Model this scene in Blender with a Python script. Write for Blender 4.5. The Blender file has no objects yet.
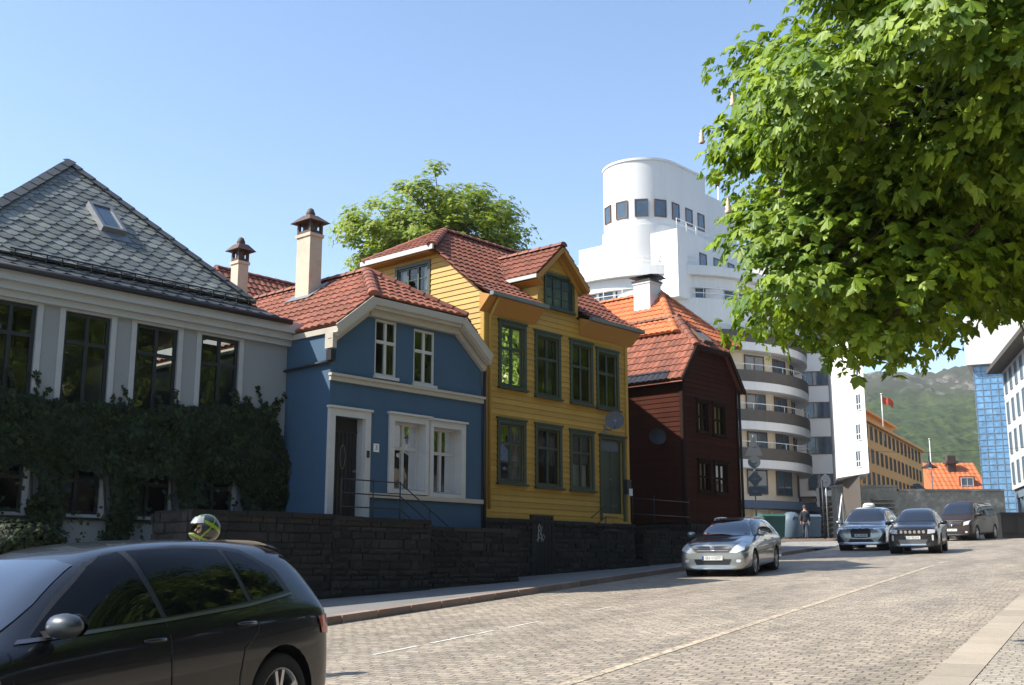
import bpy, bmesh, math, random
from math import sin, cos, tan, pi, radians as R, sqrt, atan2
from mathutils import Vector, Matrix, noise
from mathutils.bvhtree import BVHTree
import numpy as np
random.seed(7); RNG = np.random.default_rng(7)
scene = bpy.context.scene
COL = scene.collection

# ------------------------------------------------------------------ camera
FPX = 1130.0; PITCH = math.atan(225/1130.0)
cam = bpy.data.objects.new('camera', bpy.data.cameras.new('camera')); COL.objects.link(cam)
cam.rotation_euler = (pi/2+PITCH, 0, 0); cam.data.lens = FPX/1024*36; cam.data.sensor_width = 36
cam.data.clip_end = 9000; cam.data.clip_start = .05
scene.camera = cam
def ray(px, py):
    x = (px-512)/FPX; y = -(py-342.5)/FPX
    return Vector((x, cos(PITCH)-y*sin(PITCH), y*cos(PITCH)+sin(PITCH)))
def at_y(px, py, Y):                      # world point seen at a pixel, at forward distance Y
    r = ray(px, py); return r*(Y/r.y)
SS, SC = sin(R(28.3)), cos(R(28.3))
def g(s):
    if s < 62: return -1.6+.0487*s
    if s < 150: return -1.6+.0487*62+.02*(s-62)
    return -1.6+.0487*62+.02*88
def G(x, y): return g(SS*x+SC*y)

# ------------------------------------------------------------------ objects
def tag(o, label=None, cat=None, group=None, kind=None):
    if label: o['label'] = label
    if cat: o['category'] = cat
    if group: o['group'] = group
    if kind: o['kind'] = kind
    return o
def thing(name, label, cat, loc=(0,0,0), rot=0, group=None):
    o = bpy.data.objects.new(name, None); COL.objects.link(o)
    o.location = loc; o.rotation_euler = (0,0,rot); o.empty_display_size = .2
    return tag(o, label, cat, group)
def copy_tree(o, parent=None):
    c = o.copy(); COL.objects.link(c)
    if parent: c.parent = parent
    for ch in o.children: copy_tree(ch, c)
    return c
class Frame:
    "a building's local frame: x along the facade, y into the depth, z up"
    def __init__(s, x, y, z, deg):
        s.o = Vector((x,y,z)); s.rot = R(deg); s.U = Vector((cos(s.rot),sin(s.rot),0)); s.W = Vector((-sin(s.rot),cos(s.rot),0))
    def loc(s, p):
        d = p-s.o; return Vector((d.dot(s.U), d.dot(s.W), d.z))
    def wor(s, x, y, z): return s.o+s.U*x+s.W*y+Vector((0,0,z))
    def hit(s, px, py, p, n):
        "pixel ray against a local plane"
        r = ray(px,py); rl = Vector((r.dot(s.U), r.dot(s.W), r.z)); ol = s.loc(Vector((0,0,0)))
        t = (Vector(p)-ol).dot(Vector(n))/rl.dot(Vector(n)); return ol+rl*t
    def uz(s, px, py, y=0): h = s.hit(px,py,(0,y,0),(0,1,0)); return h.x, h.z
    def yz(s, px, py, x=0): h = s.hit(px,py,(x,0,0),(1,0,0)); return h.y, h.z
I4 = Matrix.Identity(4)
class MB:
    def __init__(s, M=None): s.v=[]; s.f=[]; s.r=[]; s.m=[]; s.M=M or I4; s.sm=[]
    def add(s, pts, faces, r=None, m=0, smooth=False):
        b=len(s.v); s.v += [tuple(s.M@Vector(p)) for p in pts]
        if r is None: r=random.random()
        for f in faces: s.f.append(tuple(b+i for i in f)); s.r.append(r); s.m.append(m); s.sm.append(smooth)
    def quad(s,a,b,c,d,r=None,m=0): s.add([a,b,c,d],[(0,1,2,3)],r,m)
    def poly(s,pts,r=None,m=0): s.add(pts,[tuple(range(len(pts)))],r,m)
    def box(s,x0,x1,y0,y1,z0,z1,r=None,m=0):
        if x0>x1:x0,x1=x1,x0
        if y0>y1:y0,y1=y1,y0
        if z0>z1:z0,z1=z1,z0
        s.add([(x0,y0,z0),(x1,y0,z0),(x1,y1,z0),(x0,y1,z0),(x0,y0,z1),(x1,y0,z1),(x1,y1,z1),(x0,y1,z1)],
              [(0,3,2,1),(4,5,6,7),(0,1,5,4),(1,2,6,5),(2,3,7,6),(3,0,4,7)],r,m)
    def bar(s,a,b,w,h=None,m=0,r=None):
        "box-section bar between two points"
        a=Vector(a);b=Vector(b);h=h or w;d=(b-a).normalized()
        up=Vector((0,0,1)) if abs(d.z)<.95 else Vector((1,0,0))
        x=d.cross(up).normalized()*w/2;y=x.cross(d).normalized()*h/2
        P=[a-x-y,a+x-y,a+x+y,a-x+y,b-x-y,b+x-y,b+x+y,b-x+y]
        s.add(P,[(0,1,2,3),(7,6,5,4),(0,4,5,1),(1,5,6,2),(2,6,7,3),(3,7,4,0)],r,m)
    def tube(s,pts,rad,n=8,m=0,r=None,cap=True):
        pts=[Vector(p) for p in pts]; N=len(pts)
        if not hasattr(rad,'__len__'): rad=[rad]*N
        V=[];x=None
        for i,p in enumerate(pts):
            d=(pts[min(i+1,N-1)]-pts[max(i-1,0)]).normalized()
            if x is None: x=d.orthogonal().normalized()
            x=(x-d*x.dot(d)).normalized(); y=d.cross(x)
            for k in range(n):
                a=2*pi*k/n; V.append(p+(x*cos(a)+y*sin(a))*rad[i])
        F=[(i*n+k,i*n+(k+1)%n,(i+1)*n+(k+1)%n,(i+1)*n+k) for i in range(N-1) for k in range(n)]
        s.add(V,F,r,m,True)
        if cap: s.add(V[:n],[tuple(range(n))[::-1]],r,m); s.add(V[-n:],[tuple(range(n))],r,m)
    def lathe(s,prof,n=24,c=(0,0,0),axis='z',m=0,r=None,smooth=True):
        V=[]
        for (q,h) in prof:
            for k in range(n):
                a=2*pi*k/n
                p={'z':(q*cos(a),q*sin(a),h),'y':(q*cos(a),h,q*sin(a)),'x':(h,q*cos(a),q*sin(a))}[axis]
                V.append((p[0]+c[0],p[1]+c[1],p[2]+c[2]))
        F=[(i*n+k,i*n+(k+1)%n,(i+1)*n+(k+1)%n,(i+1)*n+k) for i in range(len(prof)-1) for k in range(n)]
        s.add(V,F,r,m,smooth)
    def prism(s,poly,z0,z1,m=0,r=None,bottom=True,top=True):
        n=len(poly)
        V=[(p[0],p[1],z0) for p in poly]+[(p[0],p[1],z1) for p in poly]
        F=[(i,(i+1)%n,(i+1)%n+n,i+n) for i in range(n)]
        if top: F.append(tuple(range(n,2*n)))
        if bottom: F.append(tuple(range(n))[::-1])
        s.add(V,F,r,m)
    def build(s,name,mats,parent=None,label=None,**kw):
        me=bpy.data.meshes.new(name); me.from_pydata(s.v,[],s.f)
        if not isinstance(mats,(list,tuple)): mats=[mats]
        for x in mats: me.materials.append(x)
        if s.f:
            me.polygons.foreach_set('material_index',s.m); me.polygons.foreach_set('use_smooth',s.sm)
            a=me.attributes.new('rnd','FLOAT','FACE'); a.data.foreach_set('value',s.r)
        me.validate(); me.update()
        bm=bmesh.new(); bm.from_mesh(me); bmesh.ops.remove_doubles(bm,verts=bm.verts,dist=1e-5)
        if len(bm.faces)<60000: bmesh.ops.recalc_face_normals(bm,faces=bm.faces)
        bm.to_mesh(me); bm.free()
        o=bpy.data.objects.new(name,me); COL.objects.link(o)
        if parent: o.parent=parent
        tag(o,label,**kw); return o
def np_mesh(name, V, F, mats, parent=None, rnd=None, smooth=False, **kw):
    V=np.asarray(V,dtype=np.float32); F=np.asarray(F,dtype=np.int32); n=F.shape[1]
    me=bpy.data.meshes.new(name); me.vertices.add(len(V)); me.vertices.foreach_set('co',V.ravel())
    me.loops.add(F.size); me.loops.foreach_set('vertex_index',F.ravel())
    me.polygons.add(len(F)); me.polygons.foreach_set('loop_start',np.arange(0,F.size,n,dtype=np.int32))
    me.polygons.foreach_set('loop_total',np.full(len(F),n,dtype=np.int32)) if False else None
    me.update(calc_edges=True)
    if rnd is not None:
        a=me.attributes.new('rnd','FLOAT','FACE'); a.data.foreach_set('value',np.asarray(rnd,dtype=np.float32))
    if smooth: me.polygons.foreach_set('use_smooth',np.ones(len(F),dtype=bool))
    me.materials.append(mats); o=bpy.data.objects.new(name,me); COL.objects.link(o)
    if parent: o.parent=parent
    tag(o,**kw); return o
def text_mesh(txt, size, M, name, m, parent, depth=.003, align='CENTER'):
    c=bpy.data.curves.new(name,'FONT'); c.body=txt; c.size=size; c.align_x=align; c.align_y='CENTER'; c.extrude=depth
    t=bpy.data.objects.new('tmp',c); COL.objects.link(t)
    bpy.context.view_layer.update(); dg=bpy.context.evaluated_depsgraph_get()
    me=bpy.data.meshes.new_from_object(t.evaluated_get(dg)); COL.objects.unlink(t); bpy.data.objects.remove(t)
    me.transform(M); me.materials.clear(); me.materials.append(m); me.name=name
    o=bpy.data.objects.new(name,me); COL.objects.link(o); o.parent=parent; return o

# ------------------------------------------------------------------ materials
def new_mat(name):
    m=bpy.data.materials.new(name); m.use_nodes=True; nt=m.node_tree
    return m, nt, nt.nodes['Principled BSDF']
def N(nt,t,**k):
    n=nt.nodes.new(t)
    for a,b in k.items():
        if hasattr(n,a): setattr(n,a,b)
        else: n.inputs[a].default_value=b
    return n
def inp(n,i,v): n.inputs[i].default_value=v
def mat(name,col,rough=.7,var=.12,rvar=0.,nscale=3.,fine=40.,bump=.2,bscale=60.,metal=0.,spec=.5,coat=0.,stain=None,stain_amt=.5,streak=False,bdist=.01,sheen=0):
    m,nt,b=new_mat(name); L=nt.links.new
    tc=N(nt,'ShaderNodeTexCoord')
    src=tc.outputs['Object']
    if streak:
        mp=N(nt,'ShaderNodeMapping'); mp.inputs['Scale'].default_value=(1,1,.12); L(src,mp.inputs[0]); src2=mp.outputs[0]
    else: src2=src
    n1=N(nt,'ShaderNodeTexNoise'); inp(n1,'Scale',nscale); inp(n1,'Detail',6); inp(n1,'Roughness',.65); L(src2,n1.inputs['Vector'])
    n2=N(nt,'ShaderNodeTexNoise'); inp(n2,'Scale',fine); inp(n2,'Detail',3); L(src,n2.inputs['Vector'])
    add=N(nt,'ShaderNodeMath',operation='ADD'); L(n1.outputs[0],add.inputs[0]); L(n2.outputs[0],add.inputs[1])
    sub=N(nt,'ShaderNodeMath',operation='SUBTRACT'); L(add.outputs[0],sub.inputs[0]); inp(sub,1,1.0)
    mu=N(nt,'ShaderNodeMath',operation='MULTIPLY_ADD'); L(sub.outputs[0],mu.inputs[0]); inp(mu,1,var*3); inp(mu,2,1.0)
    at=N(nt,'ShaderNodeAttribute',attribute_name='rnd')
    rv=N(nt,'ShaderNodeMath',operation='MULTIPLY_ADD'); L(at.outputs['Fac'],rv.inputs[0]); inp(rv,1,2*rvar); inp(rv,2,1-rvar)
    tot=N(nt,'ShaderNodeMath',operation='MULTIPLY'); L(mu.outputs[0],tot.inputs[0]); L(rv.outputs[0],tot.inputs[1])
    vm=N(nt,'ShaderNodeVectorMath',operation='SCALE'); L(tot.outputs[0],vm.inputs['Scale'])
    if stain:
        mx=N(nt,'ShaderNodeMix',data_type='RGBA'); 
        n3=N(nt,'ShaderNodeTexNoise'); inp(n3,'Scale',nscale*.7); inp(n3,'Detail',8); inp(n3,'Roughness',.75); L(src2,n3.inputs['Vector'])
        rp=N(nt,'ShaderNodeMapRange'); inp(rp,1,.5); inp(rp,2,.72); inp(rp,3,0); inp(rp,4,stain_amt); L(n3.outputs[0],rp.inputs[0])
        L(rp.outputs[0],mx.inputs[0]); mx.inputs[6].default_value=(*col,1); mx.inputs[7].default_value=(*stain,1)
        L(mx.outputs[2],vm.inputs[0])
    else: vm.inputs[0].default_value=col
    L(vm.outputs[0],b.inputs['Base Color'])
    b.inputs['Roughness'].default_value=rough; b.inputs['Metallic'].default_value=metal
    b.inputs['Specular IOR Level'].default_value=spec; b.inputs['Coat Weight'].default_value=coat; b.inputs['Coat Roughness'].default_value=.03
    if bump>0:
        n4=N(nt,'ShaderNodeTexNoise'); inp(n4,'Scale',bscale); inp(n4,'Detail',4); L(src,n4.inputs['Vector'])
        bp=N(nt,'ShaderNodeBump'); inp(bp,'Strength',bump); inp(bp,'Distance',bdist); L(n4.outputs[0],bp.inputs['Height']); L(bp.outputs[0],b.inputs['Normal'])
    return m
def glass_mat(name,tint=(.75,.8,.8),refl=1.0,ripple=.0):
    m,nt,b=new_mat(name); L=nt.links.new; nt.nodes.remove(b); out=nt.nodes['Material Output']
    tr=N(nt,'ShaderNodeBsdfTransparent'); tr.inputs[0].default_value=(*tint,1)
    gl=N(nt,'ShaderNodeBsdfGlossy'); inp(gl,'Roughness',.01); gl.inputs[0].default_value=(refl,refl,refl,1)
    fr=N(nt,'ShaderNodeFresnel'); inp(fr,'IOR',1.62)
    tc=N(nt,'ShaderNodeTexCoord'); nz=N(nt,'ShaderNodeTexNoise'); inp(nz,'Scale',2.5); inp(nz,'Detail',1); L(tc.outputs['Object'],nz.inputs['Vector'])
    bp=N(nt,'ShaderNodeBump'); inp(bp,'Strength',.25); inp(bp,'Distance',.02); L(nz.outputs[0],bp.inputs['Height'])
    L(bp.outputs[0],gl.inputs['Normal'])
    ma=N(nt,'ShaderNodeMath',operation='MULTIPLY_ADD'); L(fr.outputs[0],ma.inputs[0]); inp(ma,1,.8); inp(ma,2,.01); ma.use_clamp=True
    mx=N(nt,'ShaderNodeMixShader'); L(ma.outputs[0],mx.inputs[0]); L(tr.outputs[0],mx.inputs[1]); L(gl.outputs[0],mx.inputs[2]); L(mx.outputs[0],out.inputs[0])
    return m
def opaque_glass(name,col=(.02,.025,.03),rough=.05,spec=.9,var=.3):
    m=mat(name,col,rough,var=var,nscale=.6,fine=2,bump=.08,bscale=1.2,spec=spec,bdist=.05); return m
def leaf_mat(name,col,rvar=.35,trans=.35,spec=.35,rough=.5):
    m,nt,b=new_mat(name); L=nt.links.new; out=nt.nodes['Material Output']
    at=N(nt,'ShaderNodeAttribute',attribute_name='rnd')
    cr=N(nt,'ShaderNodeValToRGB'); e=cr.color_ramp.elements
    e[0].color=(col[0]*(1-rvar)*.8,col[1]*(1-rvar),col[2]*(1-rvar),1); e[1].color=(col[0]*(1+rvar)*1.1,col[1]*(1+rvar*.8),col[2]*(1+rvar*.3),1)
    L(at.outputs['Fac'],cr.inputs[0]); L(cr.outputs[0],b.inputs['Base Color'])
    inp(b,'Roughness',rough); inp(b,'Specular IOR Level',spec)
    tl=N(nt,'ShaderNodeBsdfTranslucent'); 
    vm=N(nt,'ShaderNodeVectorMath',operation='MULTIPLY'); L(cr.outputs[0],vm.inputs[0]); vm.inputs[1].default_value=(1.5,1.5,.6); L(vm.outputs[0],tl.inputs[0])
    mx=N(nt,'ShaderNodeMixShader'); inp(mx,0,trans); L(b.outputs[0],mx.inputs[1]); L(tl.outputs[0],mx.inputs[2]); L(mx.outputs[0],out.inputs[0])
    return m
def sett_mat(name,c1,c2,mortar,bw,bh,bump=.6,patch=(.1,.085,.07)):
    "granite setts laid in rows across the street"
    m,nt,b=new_mat(name); L=nt.links.new
    tc=N(nt,'ShaderNodeTexCoord')
    nz=N(nt,'ShaderNodeTexNoise'); inp(nz,'Scale',1.6); inp(nz,'Detail',3); L(tc.outputs['Object'],nz.inputs['Vector'])
    nf=N(nt,'ShaderNodeTexNoise'); inp(nf,'Scale',9); inp(nf,'Detail',2); L(tc.outputs['Object'],nf.inputs['Vector'])
    s1=N(nt,'ShaderNodeVectorMath',operation='SCALE'); inp(s1,'Scale',.22); L(nz.outputs['Color'],s1.inputs[0])
    s2=N(nt,'ShaderNodeVectorMath',operation='SCALE'); inp(s2,'Scale',.07); L(nf.outputs['Color'],s2.inputs[0])
    a1=N(nt,'ShaderNodeVectorMath',operation='ADD'); L(tc.outputs['Object'],a1.inputs[0]); L(s1.outputs[0],a1.inputs[1])
    a2=N(nt,'ShaderNodeVectorMath',operation='ADD'); L(a1.outputs[0],a2.inputs[0]); L(s2.outputs[0],a2.inputs[1])
    mp=N(nt,'ShaderNodeMapping'); mp.inputs['Rotation'].default_value=(0,0,pi/2); L(a2.outputs[0],mp.inputs[0])
    br=N(nt,'ShaderNodeTexBrick'); br.offset=.5; inp(br,'Scale',1); inp(br,'Brick Width',bw); inp(br,'Row Height',bh); inp(br,'Mortar Size',.011); inp(br,'Mortar Smooth',.5); inp(br,'Bias',0)
    br.inputs['Color1'].default_value=(*c1,1); br.inputs['Color2'].default_value=(*c2,1); br.inputs['Mortar'].default_value=(*mortar,1)
    L(mp.outputs[0],br.inputs['Vector'])
    mpb=N(nt,'ShaderNodeMapping'); mpb.inputs['Scale'].default_value=(.35,1.3,1); L(tc.outputs['Object'],mpb.inputs[0]); big=N(nt,'ShaderNodeTexNoise'); inp(big,'Scale',.6); inp(big,'Detail',8); inp(big,'Roughness',.72); L(mpb.outputs[0],big.inputs['Vector'])
    rp=N(nt,'ShaderNodeMapRange'); inp(rp,1,.33); inp(rp,2,.68); inp(rp,3,.66); inp(rp,4,1.2); L(big.outputs[0],rp.inputs[0])
    vs=N(nt,'ShaderNodeVectorMath',operation='SCALE'); L(br.outputs['Color'],vs.inputs[0]); L(rp.outputs[0],vs.inputs['Scale'])
    fn=N(nt,'ShaderNodeTexNoise'); inp(fn,'Scale',60); inp(fn,'Detail',3); L(tc.outputs['Object'],fn.inputs['Vector'])
    rf=N(nt,'ShaderNodeMapRange'); inp(rf,1,.3); inp(rf,2,.7); inp(rf,3,.8); inp(rf,4,1.2); L(fn.outputs[0],rf.inputs[0])
    vt=N(nt,'ShaderNodeVectorMath',operation='SCALE'); L(vs.outputs[0],vt.inputs[0]); L(rf.outputs[0],vt.inputs['Scale'])
    L(vt.outputs[0],b.inputs['Base Color']); inp(b,'Roughness',.62)
    inv=N(nt,'ShaderNodeMath',operation='SUBTRACT'); inp(inv,0,1.0); L(br.outputs['Fac'],inv.inputs[1])
    ad=N(nt,'ShaderNodeMath',operation='MULTIPLY_ADD'); L(nf.outputs[0],ad.inputs[0]); inp(ad,1,.8); L(inv.outputs[0],ad.inputs[2])
    bp=N(nt,'ShaderNodeBump'); inp(bp,'Strength',bump); inp(bp,'Distance',.025); L(ad.outputs[0],bp.inputs['Height']); L(bp.outputs[0],b.inputs['Normal'])
    return m
MT={}
MT['grey_render']=mat('grey_render',(.26,.27,.27),.85,.06,nscale=1.5,stain=(.2,.21,.2),stain_amt=.35,bump=.15)
MT['white_trim']=mat('white_trim',(.50,.485,.45),.6,.05,stain=(.35,.32,.28),stain_amt=.4,bump=.1)
MT['cream_trim']=mat('cream_trim',(.42,.375,.30),.6,.05,stain=(.28,.24,.19),stain_amt=.4,bump=.1)
MT['black_frame']=mat('black_frame',(.018,.02,.024),.4,.1,bump=.05)
MT['blue_render']=mat('blue_render',(.045,.095,.152),.85,.08,nscale=1.2,stain=(.03,.064,.105),stain_amt=.5,bump=.35,bscale=90)
MT['yellow_board']=mat('yellow_board',(.45,.262,.040),.55,.10,rvar=.10,nscale=2,streak=True,stain=(.33,.18,.028),stain_amt=.35,bump=.1)
MT['ochre_soffit']=mat('ochre_soffit',(.40,.19,.03),.6,.07,bump=.1)
MT['green_trim']=mat('green_trim',(.035,.052,.032),.5,.12,bump=.08)
MT['brown_board']=mat('brown_board',(.052,.014,.007),.85,.16,rvar=.14,spec=.12,streak=True,stain=(.018,.005,.003),stain_amt=.5,bump=.15)
MT['dark_brown']=mat('dark_brown',(.024,.009,.005),.8,.1,bump=.1,spec=.15)
MT['slate']=mat('slate',(.15,.155,.14),.55,.18,rvar=.35,nscale=2,stain=(.22,.23,.18),stain_amt=.7,bump=.3)
MT['slate_dark']=mat('slate_dark',(.06,.062,.06),.6,.2,rvar=.25,bump=.3)
MT['tile_red']=mat('tile_red',(.235,.075,.04),.75,.16,rvar=.28,nscale=2,stain=(.12,.06,.04),stain_amt=.55,bump=.2)
MT['tile_dark']=mat('tile_dark',(.20,.062,.032),.7,.16,rvar=.25,nscale=2,stain=(.10,.05,.04),stain_amt=.6,bump=.2)
MT['tile_orange']=mat('tile_orange',(.52,.15,.05),.7,.1,rvar=.15,nscale=2,stain=(.35,.1,.05),stain_amt=.4,bump=.2)
MT['tile_black']=mat('tile_black',(.03,.03,.035),.4,.1,rvar=.2,bump=.1)
MT['chim_render']=mat('chim_render',(.55,.45,.34),.9,.1,stain=(.32,.25,.18),stain_amt=.6,bump=.4,bscale=30)
MT['rust']=mat('rust',(.07,.04,.03),.7,.3,bump=.3)
MT['lead']=mat('lead',(.18,.19,.2),.5,.15,metal=.3,bump=.1)
MT['zinc']=mat('zinc',(.22,.24,.25),.4,.12,metal=.6,bump=.05)
MT['iron']=mat('iron',(.02,.02,.022),.5,.1,metal=.3,bump=.1)
MT['door_black']=mat('door_black',(.012,.011,.011),.35,.1,bump=.1)
MT['stone']=mat('stone',(.024,.020,.016),.9,.2,rvar=.5,nscale=6,stain=(.02,.022,.016),stain_amt=.6,bump=.8,bscale=22,bdist=.02)
MT['gap']=mat('gap',(.025,.023,.02),.95,.1,bump=.2)
MT['curtain']=mat('curtain',(.62,.60,.55),.9,.08,bump=.05)
MT['curtain_warm']=mat('curtain_warm',(.75,.5,.28),.9,.15,bump=.05)  # colour of a warm window reflection, painted on a sheet behind the glass
MT['room']=mat('room',(.05,.045,.04),.9,.3,bump=0)  # dark colour standing in for unlit rooms behind the glass
MT['pane']=glass_mat('pane')
MT['farglass']=opaque_glass('farglass',(.05,.08,.11),.06)
MT['asphalt']=mat('asphalt',(.06,.06,.062),.85,.15,nscale=.6,fine=90,stain=(.09,.088,.085),stain_amt=.5,bump=.3,bscale=120)
MT['sidewalk']=mat('sidewalk',(.17,.165,.155),.85,.15,nscale=.8,fine=70,stain=(.11,.105,.1),stain_amt=.6,bump=.3,bscale=120)
MT['kerb']=mat('kerb',(.27,.19,.145),.8,.15,rvar=.25,nscale=3,stain=(.14,.1,.08),stain_amt=.5,bump=.4,bscale=30)
MT['setts']=sett_mat('setts',(.40,.335,.255),(.26,.218,.168),(.165,.138,.108),.20,.135,.9)
MT['setts_small']=sett_mat('setts_small',(.42,.37,.30),(.32,.28,.23),(.2,.17,.14),.16,.12,.5)
MT['flag']=mat('flagstone',(.36,.31,.25),.8,.1,rvar=.15,nscale=2,stain=(.25,.21,.17),stain_amt=.5,bump=.3)
MT['yellow_paint']=mat('yellow_paint',(.40,.33,.24),.7,.6,nscale=5,fine=20,stain=(.27,.22,.16),stain_amt=1.0,bump=.5,bscale=12,bdist=.02)
MT['white_paint']=mat('white_paint',(.52,.49,.43),.7,.4,nscale=5,fine=20,stain=(.25,.22,.18),stain_amt=1.0,bump=.5,bscale=12,bdist=.02)
MT['white_render']=mat('white_render',(.66,.65,.63),.8,.05,nscale=.4,streak=True,stain=(.50,.49,.46),stain_amt=.5,bump=.1)
MT['cream_render']=mat('cream_render',(.70,.58,.42),.8,.04,nscale=.5,stain=(.55,.47,.36),stain_amt=.4,bump=.1)
MT['wing_render']=mat('wing_render',(.80,.74,.67),.8,.04,nscale=.5,bump=.1)
MT['pale_render']=mat('pale_render',(.6,.6,.58),.8,.05,nscale=.5,bump=.1)
MT['balc']=mat('balc',(.085,.072,.06),.8,.12,nscale=1,bump=.1)
MT['orange_render']=mat('orange_render',(.78,.37,.10),.8,.06,nscale=.4,bump=.1)
MT['concrete']=mat('concrete',(.24,.24,.21),.9,.3,nscale=.9,fine=3,stain=(.6,.57,.5),stain_amt=1.0,bump=.4,bscale=8)  # pale noise patches put patchy sunlight into the concrete colour
MT['rail_white']=mat('rail_white',(.7,.7,.68),.4,.05,bump=0)
MT['red_paint']=mat('red_paint',(.45,.12,.05),.8,.08,bump=.1)
MT['awning']=mat('awning',(.05,.08,.13),.7,.08,bump=.05)
MT['wood_frame']=mat('wood_frame',(.12,.065,.035),.5,.1,bump=.05)
MT['bluegrey']=mat('bluegrey',(.16,.22,.27),.6,.08,bump=.05)
MT['bark']=mat('bark',(.07,.055,.04),.9,.3,nscale=6,streak=True,bump=.9,bscale=18,bdist=.03)
MT['leaf_chest']=leaf_mat('leaf_chest',(.145,.235,.020),.45,.28)
MT['leaf_back']=leaf_mat('leaf_back',(.24,.31,.045),.3,.42)
MT['leaf_ivy']=leaf_mat('leaf_ivy',(.017,.031,.009),.7,.10,.25,.6)
MT['flower']=mat('flower',(.62,.45,.33),.7,.2,bump=0)
MT['signback']=mat('signback',(.13,.14,.15),.55,.08,metal=.2,bump=0)
MT['black_plastic']=mat('black_plastic',(.02,.02,.022),.45,.1,bump=.05)
MT['rubber']=mat('rubber',(.018,.018,.018),.8,.15,bump=.2)
MT['alloy']=mat('alloy',(.55,.56,.58),.28,.05,metal=.85,bump=0)
MT['alloy_dark']=mat('alloy_dark',(.2,.2,.21),.3,.05,metal=.8,bump=0)
MT['chrome']=mat('chrome',(.8,.8,.82),.12,.02,metal=1,bump=0)
MT['carglass']=mat('carglass',(.008,.009,.010),.02,.0,bump=0,spec=.45,coat=.0)
MT['tint_glass']=mat('tint_glass',(.006,.007,.008),.03,0,bump=0,spec=.22)
MT['screen']=mat('screen',(.01,.012,.015),.02,0,bump=0,spec=.9,coat=1.0)
MT['visor']=mat('visor',(.25,.27,.29),.25,.1,bump=0,coat=.3)
MT['house_trim']=mat('house_trim',(.40,.41,.405),.7,.06,stain=(.26,.265,.26),stain_amt=.4,bump=.1)
MT['lens']=mat('lens',(.75,.76,.78),.12,.1,metal=.3,bump=0,coat=.8)
MT['lamp_red']=mat('lamp_red',(.45,.04,.02),.15,.1,bump=0,coat=.8)
MT['plate']=mat('plate',(.72,.72,.68),.5,.03,bump=0)
MT['ink']=mat('ink',(.02,.02,.02),.6,0,bump=0)
MT['skin']=mat('skin',(.55,.33,.24),.6,.05,bump=.05)
MT['cloth_dark']=mat('cloth_dark',(.02,.022,.028),.85,.15,bump=.2)
MT['cloth_jean']=mat('cloth_jean',(.03,.035,.05),.85,.15,bump=.2)
MT['hair']=mat('hair',(.05,.035,.02),.7,.2,bump=.3)
MT['bin_blue']=mat('bin_blue',(.08,.12,.155),.6,.1,bump=.05)
MT['bin_green']=mat('bin_green',(.02,.08,.06),.5,.1,bump=.05)
MT['hi_vis']=mat('hi_vis',(.26,.38,.03),.4,.1,bump=0,coat=.5)
def paint(name,col,metal=.6,rough=.25,coat=1.0): return mat(name,col,rough,.02,metal=metal,bump=0,coat=coat)
MT['dish_grey']=mat('dish_grey',(.13,.13,.135),.7,.1,bump=0,spec=.2)

# ------------------------------------------------------------------ building kit
def wall(mb, M, z0, z1, lim, holes=(), board=None, reveal=.0, knots=(), lap=.022, m=0):
    "wall sheet facing -y in its own frame with rectangular openings; board = lapped cladding course height"
    zs={z0,z1,*[k for k in knots if z0<k<z1]}
    for h in holes: zs|={h[2],h[3]}
    zs={z for z in zs if z0<=z<=z1}
    bz=[]
    if board:
        k=z0
        while k<z1: zs.add(k); bz.append(k); k+=board
    zs=sorted(zs); zz=[zs[0]]
    for z in zs[1:]:
        if z-zz[-1]>1e-4: zz.append(z)
    old=mb.M; mb.M=M
    rb={}
    for a,b in zip(zz,zz[1:]):
        if board:
            k=int((((a+b)/2)-z0)//board); kb=z0+k*board
            ya=-lap*(1-(a-kb)/board); yb=-lap*(1-(b-kb)/board)
            if k not in rb: rb[k]=random.random()
            r=rb[k]
        else: ya=yb=0; k=0; r=.5
        A0,A1=lim(a+1e-5); B0,B1=lim(b-1e-5)
        mid=(a+b)/2
        hs=sorted([(h[0],h[1]) for h in holes if h[2]<mid<h[3]])
        segs=[]; cl=None
        for h in hs: segs.append((cl,h[0])); cl=h[1]
        segs.append((cl,None))
        for l,rr in segs:
            la,lb=(A0,B0) if l is None else (l,l)
            ra,rb_=(A1,B1) if rr is None else (rr,rr)
            if ra-la<1e-4 and rb_-lb<1e-4: continue
            mb.quad((la,ya,a),(ra,ya,a),(rb_,yb,b),(lb,yb,b),r,m)
            if board and abs(a-kb)<1e-4: mb.quad((la,0.004,a),(ra,0.004,a),(ra,ya,a),(la,ya,a),r,m)
    if reveal:
        for (a,b,c,d) in [h[:4] for h in holes]:
            mb.quad((a,0,c),(a,reveal,c),(a,reveal,d),(a,0,d),.5,m); mb.quad((b,0,d),(b,reveal,d),(b,reveal,c),(b,0,c),.5,m)
            mb.quad((a,0,c),(b,0,c),(b,reveal,c),(a,reveal,c),.5,m); mb.quad((a,0,d),(a,reveal,d),(b,reveal,d),(b,0,d),.5,m)
    mb.M=old
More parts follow.
